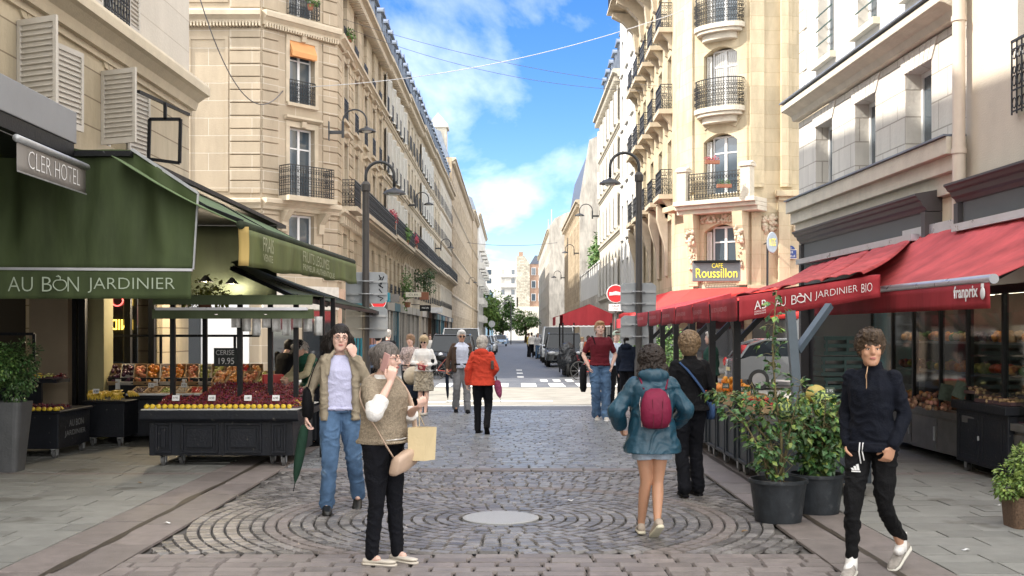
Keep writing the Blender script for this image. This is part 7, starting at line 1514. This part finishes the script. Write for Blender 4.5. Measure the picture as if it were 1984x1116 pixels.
umbrella(p, (-.25, -.05, .92), (-.33, .10, .62), cloth('umbrella_plum', (.20, .04, .09), .5, scale=30), 'folded plum patterned umbrella hanging beside the coral coat', .06)
q = MB(); q.cbox((-.20, .14, 1.20), (.05, .06, .15)); held('shoulder_bag', q, mat('brown_bag', (.08, .05, .04), .5), 'small brown shoulder bag on the coral coat', 'bag', p, bevel=.015)
# --- 4 old man
p, j, M = person('white-haired man in sunglasses and brown jacket, walking with a dark umbrella', -1.05, 23.2, radians(10), 1.72, dict(ka=(-.1, -.02, .5), aa=(-.10, .16, .12), kb=(.10, -.06, .5), ab=(.11, -.08, .085), ea=(-.27, .03, 1.12), wa=(-.30, -.05, .90)), skin_t, .011, hair=dict(f=h_short, m=hairm('hair_white', (.6, .58, .55), (.75, .73, .7))), pitch=.2, bot=dict(m=cloth('grey_wool', (.20, .20, .21)), r=[.10, .095, .078, .075, .075], wr=.009), top=dict(m=cloth('pale_blue_shirt', (.50, .53, .64)), add=.01, r=[.06, .05, .04], sl=.4, name='shirt', collar=.01), shoes=dict(m=blackc, rot=((0, .5), (0, 0))), bulk=(1.12, 1.22, 1.1, 1.3))
glasses(p, M, True)
q = MB()
for c, s in (('a', -1), ('b', 1)):
    sh, el, wr = j['s' + c], j['e' + c], j['w' + c]; limb(q, [sh, sh.lerp(el, .5), el], [.064, .058, .05]); limb(q, [el, el.lerp(wr, .9)], [.05, .042]); q.loft([((s * .155, 0, z), (.055, 0, 0), (0, .14, 0)) for z in (.84, 1.1, 1.36)], 12, e=2.6)
q.loft([((0, .10, z), (.2, 0, 0), (0, .04, 0)) for z in (.84, 1.1, 1.38)], 12, e=3); finish(q, 'jacket', cloth('brown_jacket', (.065, .042, .03)), p, .011, 2, .008, 9)
q = MB(); q.box(-.165, .165, -.15, .14, .985, 1.015); q.build('belt', blackc, p); umbrella(p, (-.31, -.05, .80), (-.29, -.06, .28), navy, 'closed navy umbrella beside the white-haired man', .03)
# --- 5 woman white top, patterned skirt ; 6 floral woman and stroller
pat = cloth('skirt_pattern', (.12, .10, .07), .3, scale=22, col2=(.50, .44, .35)); flo = cloth('floral_pattern', (.10, .09, .09), .3, scale=26, col2=(.60, .48, .46))
p, j, M = person('blond woman in sunglasses, white blouse and patterned skirt reading a card as she walks', -1.78, 22.5, radians(-4), 1.60, dict(ea=(-.25, .0, 1.12), wa=(-.07, -.22, 1.10), eb=(.25, .0, 1.12), wb=(.06, -.24, 1.05), ka=(-.07, -.03, .5), aa=(-.07, .02, .1), kb=(.07, -.05, .5), ab=(.05, -.1, .1)), skin_p, .011, hair=dict(f=h_bob, m=blondh), pitch=.3, bot=dict(kind='skirt', m=pat, z=.52, w=.22, wr=.014, wf=10), top=dict(m=whitec, add=.012, r=[.062, .055, .045], sl=1.7, z=.95, lw=.185, name='blouse'), shoes=dict(m=mat('cream_leather', (.66, .60, .52), .5), style='flat'), barelegs=True, bulk=(1.08, 1.12, 1.1, 1.15))
glasses(p, M, True); q = MB(); q.cbox((0, -.30, 1.03), (.16, .02, .12), (.5, .2, 0)); held('wallet', q, mat('wallet_red', (.35, .05, .06), .5), 'small red wallet held by the blond woman in the patterned skirt', 'wallet', p)
q = MB(); q.loft([((.20, -.02, z), (.04, 0, 0), (0, .11 * k, 0)) for z, k in ((.98, .7), (1.02, 1), (1.18, .9), (1.2, .5))], 12); held('shoulder_bag', q, blackc, 'black shoulder bag of the blond woman in the patterned skirt', 'bag', p)
person('woman in a floral blouse pushing the stroller behind the blond woman', -2.15, 23.6, radians(-10), 1.62, dict(ea=(-.24, .0, 1.12), wa=(-.10, -.26, 1.05), eb=(.24, .0, 1.12), wb=(.1, -.26, 1.05)), skin_p, .012, hair=dict(f=h_bob, m=hairm('hair_light_brown', (.20, .11, .06), (.35, .22, .13))), bot=dict(m=blackj, r=[.095, .09, .07, .06, .06]), top=dict(m=flo, add=.014, r=[.064, .058, .05], z=.9, lw=.19, name='blouse'), shoes=dict(m=blackc), fine=False)
t = thing('stroller', 'baby stroller with a pale hood pushed beside the blond woman', 'stroller', (-2.02, 22.95, 0), .2); q = MB(); q.tube([(-.22, .35, 1.0), (-.22, .1, .6), (-.22, -.3, .12)], .014, 6); q.tube([(.22, .35, 1.0), (.22, .1, .6), (.22, -.3, .12)], .014, 6); q.tube([(-.22, .35, 1.0), (.22, .35, 1.0)], .016, 6); q.tube([(-.22, .1, .6), (-.24, .35, .12)], .012, 6); q.tube([(.22, .1, .6), (.24, .35, .12)], .012, 6); q.build('frame', blk, t)
q = MB(); q.loft([((0, -.1, .35), (.18, 0, 0), (0, .22, 0)), ((0, -.02, .6), (.2, 0, 0), (0, .22, 0))], 16, e=4); q.build('seat', navy, t, smooth=.6); q = MB(); q.ball((0, .08, .78), (.21, .24, .20), 16, 10); q.build('hood', cloth('stroller_hood_cream', (.50, .43, .33)), t, smooth=True)
for x, y in ((-.26, .35), (.26, .35), (-.22, -.3), (.22, -.3)): q = MB(); q.M = Matrix.Translation((x, y, .11)) @ Matrix.Rotation(pi / 2, 4, 'Y'); q.lathe([(.05, -.018), (.11, -.015), (.11, .015), (.05, .018), (.001, .018)], n=18); q.build('wheel', blk, t, smooth=.6)
# --- 7 man in maroon T-shirt
p, j, M = person('tall young man in a maroon T-shirt and blue jeans with hands in his pockets', 1.67, 21.2, radians(5), 1.88, dict(ea=(-.28, .05, 1.12), wa=(-.20, -.05, .93), eb=(.28, .05, 1.12), wb=(.20, -.05, .93), ka=(-.08, -.06, .5), aa=(-.04, .10, .10), kb=(.10, -.05, .5), ab=(.09, -.10, .085)), skin_p, .010, hair=dict(f=h_short, m=hairm('hair_ginger_blond', (.32, .16, .07), (.45, .26, .13))), bot=dict(m=denim, r=[.10, .092, .082, .080, .082], wr=.011, wf=8), top=dict(m=cloth('maroon_jersey', (.11, .012, .02)), add=.018, r=[.072, .062, .05], sl=.72, z=.95, lw=.17, name='tshirt'), hands=((.6, (.3, 0, -1)), (.6, (-.3, 0, -1))), shoes=dict(m=mat('shoe_grey', (.45, .42, .38), .7), sole=wht, rot=((.1, .35), (-.05, 0))), bulk=(1.05, 1, .98, 1))
q = MB(); q.tube([(-.10, -.12, 1.30), (-.13, -.07, 1.43), (-.13, .06, 1.44), (-.12, .12, 1.3)], .018, 6, flat=.5); held('bag_strap', q, blackc, 'black bag strap over the shoulder of the man in maroon', 'bag', p); q = MB(); q.loft([((-.27, .12, z), (.06 * k, 0, 0), (0, .13 * k, 0)) for z, k in ((.48, .6), (.55, 1), (.85, 1), (.95, .6))], 14); held('long_bag', q, blackc, 'long black bag hanging beside the man in maroon', 'bag', p)
# --- 8 teal raincoat
teal = mat('teal_nylon', (.010, .052, .086), .45, .25, 7, .35, 22, spec=.5)
def h_curly_dark(q, M, j, rr):
    hair_cap(q, M, .030, .0, .015, -.045, curls=220, cr=.016, rr=rr); old = q.M; q.M = M
    for _ in range(150): a = rr.uniform(-1.9, 1.9); r = rr.uniform(.06, .125); x, y = sin(a) * r, .05 + cos(a) * r * .8; z = rr.uniform(-.20, -.04); q.tube([(x * .9, y * .9, z + .07), (x * 1.15, y * 1.1, z + .03), (x * 1.0, y, z), (x * 1.3, y * 1.15, z - .03)], [.010, .013, .012, .005], 5)
    q.M = old
p, j, M = person('woman in a teal raincoat and denim shorts with a burgundy backpack, seen from behind', 1.13, 9.0, radians(183), 1.53, dict(hd=(0, -.03, 1.57), ea=(-.31, .03, 1.14), wa=(-.24, -.16, .99), eb=(.33, .03, 1.13), wb=(.27, -.12, .98), ha=(-.085, 0, .91), ka=(-.06, -.03, .50), aa=(-.03, .10, .16), hb=(.085, 0, .91), kb=(.05, -.04, .5), ab=(.07, -.16, .095)), skin_t, .009, hair=dict(f=h_curly_dark, m=hairm('hair_curly_dark', (.009, .006, .005), (.032, .02, .015)), straight=0), bot=dict(kind='shorts', m=cloth('denim_light', (.38, .46, .56), .2), r=[.105, .108], f=.50, wr=.006), outer=dict(m=teal, add=.045, r=[.088, .090, .078], sl=1.85, z=.76, lw=.215, wr=.012, wf=6, name='raincoat', extra=(((0, .085, 1.45), (.135, .08, .075), 18, 12),)), shoes=dict(m=mat('shoe_cream', (.40, .33, .27), .75, .15, 14, .3), sole=mat('sole_cream', (.62, .58, .45), .7), rot=((.15, .55), (-.1, .05))), bulk=(1.05, 1.02, 1.02, 1.05), face=False, barelegs=True)
q = MB(); q.loft([((0, .185 + dy, z), (w, 0, 0), (0, d, 0)) for z, w, d, dy in ((.985, .06, .03, -.01), (1.0, .105, .06, 0), (1.06, .132, .085, .012), (1.15, .138, .092, .015), (1.24, .125, .08, .008), (1.31, .09, .05, -.01), (1.34, .04, .02, -.02))], 26, e=2.6)
b_ = held('backpack', q, cloth('burgundy_nylon', (.17, .013, .042), .12, .6, .4, 14), 'small rounded burgundy backpack on the back of the teal raincoat', 'backpack', p, True)
for s in (-1, 1): q = MB(); q.tube([(s * .09, .15, 1.33), (s * .115, .09, 1.42), (s * .12, -.02, 1.46), (s * .125, -.12, 1.38)], .017, 6, flat=.4); obj('strap', q.mesh('strap', MATS['burgundy_nylon'], True), b_)
q = MB(); q.tube([(-.035, .285, 1.0), (-.045, .288, 1.25)], .0025, 4); q.tube([(.035, .285, 1.0), (.045, .285, 1.25)], .0025, 4); obj('seam', q.mesh('seam', mat('burgundy_dark', (.08, .01, .02), .6)), b_); q = MB(); q.tube([(.118, .165, 1.0), (.135, .14, 1.2), (.11, .13, 1.33)], .004, 4); q.tube([(-.118, .165, 1.0), (-.135, .14, 1.2), (-.11, .13, 1.33)], .004, 4); obj('piping', q.mesh('piping', mat('piping_pale', (.6, .5, .5), .6)), b_)
# --- 9 woman in black, curly blond-brown hair
def h_curly_short(q, M, j, rr): hair_cap(q, M, .026, .02, .0, -.03, curls=260, cr=.014, rr=rr)
p, j, M = person('curly-haired person in black clothes with a blue crossbody strap, seen from behind', 1.80, 11.3, radians(190), 1.64, dict(ka=(-.09, -.08, .5), aa=(-.10, -.02, .085), kb=(.09, -.0, .5), ab=(.10, .14, .10), ea=(-.24, .02, 1.12), wa=(-.22, -.10, .93), eb=(.24, .0, 1.12), wb=(.2, -.13, .93)), skin_p, .010, hair=dict(f=h_curly_short, m=hairm('hair_curly_light', (.09, .055, .032), (.27, .18, .10)), straight=0), yaw=-.35, bot=dict(m=blackj, r=[.098, .088, .076, .070, .072], wr=.007), top=dict(m=blackc, add=.018, r=[.072, .062, .055], z=.90, lw=.19, wr=.008, name='jacket', collar=.03), shoes=dict(m=blackc, rot=((.1, 0), (-.1, 0))), bulk=(1.08, 1.05, 1.05, 1.1), face=False)
q = MB(); q.tube(cr_([(.13, .07, 1.40), (.05, .145, 1.30), (-.10, .155, 1.10), (-.17, .08, .97)], 6), .024, 6, flat=.4); o = held('crossbody_bag', q, cloth('strap_blue', (.035, .07, .16)), 'blue crossbody bag and strap on the person in black', 'bag', p, True); q = MB(); q.loft([((-.23, .0, z), (.04, 0, 0), (0, .1 * k, 0)) for z, k in ((.80, .6), (.84, 1), (.95, 1), (.98, .6))], 12); obj('bag', q.mesh('bag', MATS['strap_blue'], True), o)
# --- 10.. others
def crowd(label, px, Y, rot, H, topm, botm, hf, hm, bulk=(1, 1, 1, 1), J=None, sk=skin_p, add=.014, **kw):
    return person(label, f_px(px, Y), Y, rot, H, J, sk, .014, hair=dict(f=hf, m=hm), bot=dict(m=botm, r=[.095, .088, .072, .066, .066]), top=dict(m=topm, add=add, r=[.064, .056, .05], z=.90, lw=.18, name='top', **kw), shoes=dict(m=blackc), bulk=bulk, fine=False, face=False)
hd_ = MATS['hair_dark_brown']; hb_r = hairm('hair_mid_brown', (.08, .045, .03))
def h_pony(q, M, j, rr): hair_cap(q, M, .010, 0, .01, -.01); old = q.M; q.M = M; q.tube([(0, .11, .02), (0, .16, -.02), (0, .15, -.12)], [.02, .03, .012], 8); q.M = old
walkJ = dict(ka=(-.08, -.10, .5), aa=(-.09, -.05, .09), kb=(.09, .0, .5), ab=(.1, .22, .12))
crowd('woman with a ponytail in a dark hooded jacket behind the man in maroon', 1216, 22.6, radians(150), 1.66, navy, blackj, h_pony, hd_, J=walkJ, extra=hood())
p, j, M = crowd('person in a pale cap and light blue shirt near the right lamp post', 1194, 26, radians(20), 1.70, cloth('light_blue_shirt', (.45, .52, .62)), blackj, h_short, hb_r)
q = MB(); q.M = M; q.ball((0, .01, .05), (.09, .105, .085), 14, 8); q.cbox((0, -.12, .055), (.13, .09, .012)); q.build('cap', cloth('cap_green', (.42, .50, .42)), p, smooth=.7)
crowd('grey-haired man in a dark green jacket among the right stalls', 1378, 20.0, radians(-120), 1.68, cloth('dark_green_jacket', (.02, .06, .045)), blackj, h_short, greyh)
gj = dict(hd=(0, -.22, 1.46), nk=(0, -.13, 1.37), che=(0, -.09, 1.25), wai=(0, -.02, 1.07), sa=(-.175, -.11, 1.33), sb=(.175, -.11, 1.33), ea=(-.24, -.22, 1.09), wa=(-.10, -.42, 1.0), eb=(.24, -.22, 1.09), wb=(.12, -.42, 1.0))
p, j, M = person('greengrocer in a black cap, cream sweater and green vest bending over the counter', f_px(607, 16.4), 16.4, radians(-55), 1.66, gj, skin, .010, hair=dict(f=h_short, m=greyh), pitch=.7, bot=dict(m=blackj, r=[.10, .09, .075, .07, .07]), top=dict(m=cloth('cream_sweater', (.42, .37, .24)), add=.012, r=[.072, .064, .055], name='sweater'), outer=dict(m=cloth('vest_green', (.018, .085, .055)), add=.03, r=[.07, .05, .05], sl=0, name='vest', collar=.02, z=.9, lw=.19), bulk=(1.1, 1.15, 1.1, 1.15), shoes=dict(m=blackc))
q = MB(); q.M = M; q.ball((0, .012, .045), (.088, .104, .088), 18, 10); q.cbox((0, -.125, .045), (.13, .10, .012), (.1, 0, 0)); q.build('cap', blackc, p, smooth=.7)
crowd('stallholder in black with back turned, in the shade of the green stalls', 548, 18.6, radians(160), 1.66, blackc, blackj, h_short, hd_, J=gj)
crowd('dark-haired passer-by in denim blue just behind the woman in lavender', 733, 24.5, radians(170), 1.68, cloth('denim_shirt', (.10, .16, .27)), blackj, h_short, hd_)
crowd('balding passer-by in a black jacket further along the left pavement', 752, 30, radians(170), 1.75, blackc, blackj, h_short, greyh)
crowd('person in a black top on the left pavement by the dark shopfronts', 823, 56, radians(20), 1.70, blackc, cloth('beige_trousers', (.4, .34, .26)), h_short, hd_)
crowd('person in a white vest walking on the left pavement', 833, 50, radians(5), 1.62, whitec, denim, h_pony, hb_r, J=walkJ)
crowd('woman in dark clothes talking by the far left shops', 845, 62, radians(60), 1.66, navy, navy, h_pony, hb_r)
crowd('woman in a white shirt talking by the far left shops', 860, 64, radians(-40), 1.68, whitec, khaki, h_bob, hb_r)
crowd('person in a white shirt and black trousers walking up the road', 1030, 78, radians(178), 1.74, whitec, blackj, h_short, hd_, J=walkJ)
crowd('person in yellow and black at the edge of the road beside the white shirt', 1024, 80, radians(100), 1.70, cloth('yellow_top', (.5, .36, .06)), blackj, h_short, hb_r)
crowd('woman in grey standing between the parked cars, right side', 1042, 74, radians(10), 1.68, cloth('grey_top', (.4, .4, .42)), denim, h_pony, hd_)
crowd('person in dark blue jacket and jeans beside the dark parked car', 1056, 68, radians(175), 1.78, navy, denim, h_short, hd_, J=walkJ)
crowd('bearded man in the shade under the terrace tent', 1158, 44, radians(10), 1.75, blackc, blackj, h_short, hd_)
crowd('seated-height person in orange under the terrace tent', 1140, 50, radians(170), 1.55, cloth('orange_top', (.6, .12, .05)), blackj, h_bob, hb_r)
crowd('person in white among the tables of the terrace tent', 1128, 52, radians(90), 1.5, whitec, blackj, h_short, blondh)
crowd('dark-haired person behind the terrace tent posts', 1180, 47, radians(-20), 1.6, navy, blackj, h_short, hd_)
crowd('tiny distant person in red crossing at the end of the street', 975, 190, radians(90), 1.7, cloth('red_top', (.55, .06, .05)), whitec, h_short, hd_)
crowd('tiny distant person in white at the end of the street', 983, 190, radians(0), 1.7, whitec, denim, h_short, hd_)
# --- boy
def h_boy(q, M, j, rr):
    hair_cap(q, M, .013, .010, .0, -.005, curls=330, cr=.011, rr=rr, face_z=.035); old = q.M; q.M = M
    for _ in range(46): x = rr.uniform(-.062, .062); y = -.088 - rr.uniform(0, .02) + abs(x) * .35; z = .082 + rr.uniform(-.008, .026); q.tube([(x, y + .03, z + .03), (x + .006, y - .004, z + .01), (x - .006, y, z - .010), (x + .004, y - .006, z - .022)], [.009, .011, .009, .004], 5)
    q.M = old
p, j, M = person('teenage boy with curly brown hair in a black half-zip sweater and black joggers', 2.46, 7.62, radians(-36), 1.66, dict(hd=(-.0, -.03, 1.575), ea=(-.20, .05, 1.11), wa=(-.16, -.05, .90), eb=(.215, .05, 1.11), wb=(.165, -.07, .90), ha=(-.085, 0, .91), ka=(-.085, -.14, .51), aa=(-.10, -.13, .09), hb=(.085, .02, .91), kb=(.08, .02, .50), ab=(.11, .30, .17), sa=(-.145, .01, 1.375), sb=(.145, .01, 1.375)), skin_t, .008, hair=dict(f=h_boy, m=hairm('hair_curly_brown', (.018, .012, .008), (.10, .062, .036)), straight=0), yaw=.50, pitch=.02, bot=dict(name='joggers', m=cloth('black_fleece', (.005, .005, .006), .2), r=[.086, .080, .060, .052, .042], hem=.05, wr=.010, wf=10), top=dict(m=cloth('navy_black_knit', (.0045, .006, .012), .2), add=.016, r=[.070, .060, .048], sl=1.93, z=.86, lw=.165, wr=.008, name='sweater', collar=.045), hands=((.6, (.35, 0, -1)), (.55, (-.4, -.1, -1), (-.6, .6, 0))), shoes=dict(m=mat('shoe_grey_beige', (.27, .245, .22), .75, .4, 20, .3), sole=mat('sole_pale', (.62, .60, .54), .7), rot=((.15, 0), (-.25, .55))), bulk=(.90, .92, .92, .88), face=True, brow=hairm('brow_dark', (.03, .02, .015)))
q = MB(); q.tube([(-.0, -.116, 1.28), (0, -.115, 1.40), (.002, -.085, 1.475)], .004, 6); q.cbox((0, -.122, 1.385), (.01, .006, .03)); q.build('zip', mat('zip_metal', (.4, .25, .15), .3, metal=.6), p)
for x in (-.045, -.022): q = MB(); q.tube([(x, -.118, .925), (x - .004, -.124, .86), (x + .01, -.128, .78 + (x + .045))], .0045, 6); q.build('drawstring', wht, p, smooth=True)
q = MB(); q.M = Matrix.Translation((-.055, -.158, .735)) @ Matrix.Rotation(.12, 4, 'Z')
for k_, (h, x) in enumerate(((.016, -.022), (.030, -.004), (.044, .014))): q.prism([(x - .008, .0), (x + .008, 0), (x - .001, h), (x - .017, h * .9)], -.003, .0, 'y')
q.box(-.034, .028, -.003, 0, -.012, -.004); q.build('three_bar_emblem', ltx, p)
for c in 'ab': q = MB(); a = j['a' + c]; q.tube([a + Vector((0, -.02, -.045)), a + Vector((0, .0, -.0)), a + Vector((0, .01, .09))], [.046, .041, .038], 14); q.ball(a + Vector((0, -.035, -.035)), (.037, .072, .038), 12, 8); q.build('sock', whitec, p, smooth=True)
# ------------------------------------------------------------------ vehicles
tyre = mat('tyre', (.02, .02, .02), .8, .2, 20); rim = mat('alloy', (.4, .4, .42), .3, .1, 5, metal=.8); cglass = mat('car_glass', (.012, .016, .02), .1, .1, spec=.35); hl = mat('headlamp', (.6, .62, .65), .1); tl = mat('tail_lamp', (.5, .02, .02), .2)
def car(label, X, Y, rot, col, van=False, L=4.2, W=1.78, H=1.5, name='parked_car', taxi=False):
    t = thing(name, label, 'car' if not van else 'van', (X, Y, 0), rot, group='vehicles parked along the road'); m = mat('car_paint_%d' % int(sum(c * (i + 1) * 997 for i, c in enumerate(col))), col, .25, .04, 3, coat=.6); w = W / 2; h = H
    # side profile (front at -y): body then cabin, lofted across
    if van: body = [(-L / 2, .32), (-L / 2, .75), (-L / 2 + .25, .98), (-L / 2 + .6, 1.05), (L / 2 - .05, 1.08), (L / 2, .9), (L / 2, .32)]; cab = [(-L / 2 + .55, 1.04), (-L / 2 + 1.15, h - .04), (-L / 2 + 1.4, h), (L / 2 - .25, h), (L / 2 - .08, 1.06)]
    else: body = [(-L / 2, .30), (-L / 2 - .0, .62), (-L / 2 + .12, .78), (-L / 2 + .95, .95), (L / 2 - .35, .98), (L / 2 - .02, .88), (L / 2, .34)]; cab = [(-L / 2 + .9, .94), (-L / 2 + 1.6, h - .05), (-L / 2 + 2.0, h), (L / 2 - .9, h - .03), (L / 2 - .45, h - .18), (L / 2 - .18, .96)]
    q = MB()
    def skin_(prof, ws):
        rings = []
        for xs, ins in ws:
            cy = sum(p_[0] for p_ in prof) / len(prof); cz = sum(p_[1] for p_ in prof) / len(prof); rings.append([q.pt((xs, cy + (y - cy) * ins, cz + (z - cz) * (ins * .5 + .5))) for y, z in prof])
        for a, b in zip(rings, rings[1:]):
            for k in range(len(prof)): k2 = (k + 1) % len(prof); q.face((a[k], a[k2], b[k2], b[k]))
        q.face(rings[0]); q.face(rings[-1][::-1])
    skin_(body, ((-w, .93), (-w + .1, .985), (-w + .3, 1), (w - .3, 1), (w - .1, .985), (w, .93))); q.build('body', m, t, smooth=.6, bevel=.03)
    q = MB(); n = len(cab); A = [q.pt((-w + .04 + .14 * (z - .95) / (h - .95), y, z)) for y, z in cab]; B_ = [q.pt((w - .04 - .14 * (z - .95) / (h - .95), y, z)) for y, z in cab]
    q.face(A[::-1]); q.face(B_)
    for k in range(n - 1): q.face((A[k], A[k + 1], B_[k + 1], B_[k]))
    q.build('cabin_glass', cglass, t, smooth=.3, bevel=.02)
    q = MB()
    k0 = 1
    for s in (-1, 1):
        def pt_(i): y, z = cab[i]; return Vector((s * (w - .035 - .14 * (z - .95) / (h - .95)), y, z + .0))
        for i in range(n - 1): q.bar(pt_(i), pt_(i + 1), .05, .06)
        mid = Vector(((pt_(0) + pt_(n - 1)) / 2)); q.bar(Vector((s * (w - .03), .15, .96)), Vector((s * (w - .16), .15, h - .03)), .05, .07)
    q.build('pillars', m, t, bevel=.01); q = MB(); ys = [y for y, z in cab if z > h - .12]; q.box(-w + .17, w - .17, min(ys), max(ys), h - .03, h + .012); q.build('roof', m, t, bevel=.03)
    for x in (-w + .09, w - .09):
        for y in (-L / 2 + .78, L / 2 - .72): q = MB(); q.M = Matrix.Translation((x, y, .31)) @ Matrix.Rotation(pi / 2, 4, 'Y'); q.lathe([(.2, -.11), (.30, -.10), (.315, -.06), (.315, .06), (.30, .10), (.2, .11)], n=24, cap=False); o = q.build('wheel', tyre, t, smooth=.6); r_ = MB(); r_.M = q.M; r_.lathe([(.001, -.09), (.2, -.1), (.2, .1), (.001, .09)], n=20); obj('rim', r_.mesh('rim', rim, .5), o)
    for s in (-1, 1): q = MB(); q.ball((s * (w - .24), -L / 2 + .08, .70), (.2, .12, .09), 12, 8); q.build('headlight', hl, t, smooth=True); q = MB(); q.ball((s * (w - .14), L / 2 - .06, .80), (.12, .08, .14), 10, 8); q.build('tail_light', tl, t, smooth=True); q = MB(); q.ball((s * (w + .08), -L / 2 + 1.35, 1.0), (.10, .06, .07), 10, 6); q.build('mirror', m, t, smooth=True)
    q = MB(); q.box(-w + .35, w - .35, -L / 2 - .015, -L / 2 + .05, .38, .56); q.build('grille', blk, t, bevel=.01); q = MB(); q.box(-.26, .26, -L / 2 - .025, -L / 2 - .016, .40, .50); q.build('number_plate', wht, t); q = MB(); q.box(-.26, .26, L / 2 + .002, L / 2 + .012, .55, .66); q.build('number_plate', mat('plate_yellow', (.6, .55, .3), .5), t)
    if taxi: q = MB(); q.box(-.15, .15, -.1, .1, h + .01, h + .1); q.build('roof_light', wht, t, bevel=.01)
    return t
car('dark grey hatchback with a light roof edge, nearest car on the left, behind the motorbike', -2.45, 46.2, 0, (.05, .055, .06), H=1.62); car('white van parked second on the left behind the dark hatchback', -2.35, 52.8, 0, (.62, .64, .66), True, 4.8, 1.9, 1.9); car('mid blue-grey car, third on the left', -2.35, 60.5, 0, (.16, .22, .30)); car('silver blue car, fourth on the left', -2.3, 67, 0, (.35, .40, .46)); car('black car, fifth on the left', -2.3, 74, 0, (.03, .03, .035)); car('pale blue-grey car, sixth on the left', -2.3, 81, 0, (.30, .38, .48)); car('white car, seventh on the left', -2.2, 90, 0, (.6, .6, .6)); car('grey car, eighth and farthest on the left', -2.2, 100, 0, (.2, .21, .22)); car('small blue car driving away far up the street', -1.6, 150, 0, (.2, .3, .45))
car('black sport utility car, nearest car on the right', 2.65, 57.2, 0, (.025, .03, .035), H=1.68, W=1.85); car('large white van behind the black sport utility car', 2.7, 66, 0, (.6, .63, .66), True, 5.0, 1.95, 2.05); car('silver car behind the white van, right side', 2.6, 76, 0, (.4, .42, .44)); car('white car further along the right side', 2.55, 86, 0, (.55, .56, .58), H=1.6); car('dark car far along the right side', 2.5, 100, 0, (.06, .07, .08)); car('pale silver car seen between the posts of the right stalls, parked along the cross street', 8.6, 33.5, H90, (.16, .17, .18))
# covered scooter
def covered():
    t = thing('covered_motorbike', 'motorbike under a crumpled black cover beside the black car', 'motorbike', (2.15, 43.6, 0)); q = MB(); q.ball((0, 0, .62), (.38, .85, .42), 20, 14); q.ball((-.02, -.5, .95), (.33, .25, .38), 14, 10); q.ball((.1, .5, .8), (.3, .35, .3), 14, 10); finish(q, 'cover', mat('cover_black', (.022, .025, .03), .4, .2, 8), t, .03, 2, .05, 4)
    for y in (-.62, .68): q = MB(); q.M = Matrix.Translation((0, y, .29)) @ Matrix.Rotation(pi / 2, 4, 'Y'); q.lathe([(.18, -.06), (.28, -.05), (.29, 0), (.28, .05), (.18, .06)], n=22, cap=False); q.lathe([(.001, -.03), (.18, -.04), (.18, .04), (.001, .03)], n=16); q.build('wheel', tyre, t, smooth=.6)
covered()
def bike(label, X, Y, rot, col, motor=False, name='bicycle'):
    t = thing(name, label, 'bicycle' if not motor else 'motorbike', (X, Y, 0), rot); fm = mat('frame_paint_%d' % int(col[0] * 100 + col[1] * 10), col, .35)
    R_ = .33 if not motor else .30; B_ = .55 if not motor else .68
    for y in (-B_, B_):
        q = MB(); q.tube([(0, y + R_ * cos(a), R_ + R_ * sin(a)) for a in [k * pi / 14 for k in range(29)]], .02 if not motor else .055, 7, cap=False); o = q.build('wheel', tyre, t, smooth=True); s = MB()
        for k in range(9): a = k * 2 * pi / 9; s.bar((0, y, R_), (0, y + R_ * cos(a), R_ + R_ * sin(a)), .006 if not motor else .03, .006)
        s.ball((0, y, R_), .04, 8, 6); obj('spokes', s.mesh('spokes', rim), o)
    q = MB(); r = .018 if not motor else .035; q.tube([(0, B_, R_), (0, .05, .3), (0, .2, .75), (0, B_, R_)], r, 7); q.tube([(0, .05, .3), (0, -.38, .72), (0, .18, .70)], r, 7); q.tube([(0, -B_, R_), (0, -.38, .72), (0, -.33, .95)], r, 7); q.build('frame', fm, t, smooth=True); q = MB(); q.tube([(-.3, -.25, 1.0), (0, -.34, .97), (.3, -.25, 1.0)], .014, 6); q.build('handlebar', blk, t, smooth=True); q = MB(); q.ball((0, .25, .83), (.08, .15 if not motor else .3, .04), 12, 6); q.build('saddle', blk, t, smooth=True)
    if motor: q = MB(); q.ball((0, .0, .45), (.16, .26, .2), 12, 8); q.ball((0, -.12, .74), (.15, .25, .13), 12, 8); q.build('engine', blk, t, smooth=True); q = MB(); q.ball((0, -.48, .85), (.1, .08, .1), 12, 8); q.build('headlight', hl, t, smooth=True)
    return t
bike('black motorbike parked at the left kerb in front of the dark hatchback', -2.65, 41.2, radians(62), (.03, .03, .035), True, 'motorbike'); bike('dark bicycle leaning by the black motorbike', -2.2, 40.2, radians(70), (.25, .04, .03)); bike('red bicycle parked behind the man in maroon', 2.9, 39.5, radians(65), (.5, .04, .03)); bike('second motorbike further along the left kerb', -3.1, 43, radians(50), (.06, .06, .07), True, 'motorbike')
for px, py, Y, lab in ((1000, 0, 175, 'thin street lamp standing among the trees at the street end'),):
    t = thing('street_lamp', lab, 'street lamp', (f_px(990, Y), Y, 0)); q = MB(); q.tube([(0, 0, 0), (0, 0, 6.5), (-.5, 0, 7), (-1.0, 0, 6.8)], .09, 8); q.build('pole', lampm, t); lamp_head(t, (-1.0, 0, 6.4), 1.2)
t = thing('round_sign', 'small round grey sign back at the far left kerb', 'road sign', (f_px(953, 150), 150, 0)); q = MB(); q.M = Matrix.Translation((0, 0, 3.0)) @ Matrix.Rotation(pi / 2, 4, 'X'); q.lathe([(.45, -.02), (.45, .02), (.001, .02)], n=20); q.build('disc', sback, t); q = MB(); q.tube([(0, .05, 0), (0, .05, 3)], .05, 6); q.build('pole', postm, t)

bpy.data.scenes.remove(WS)
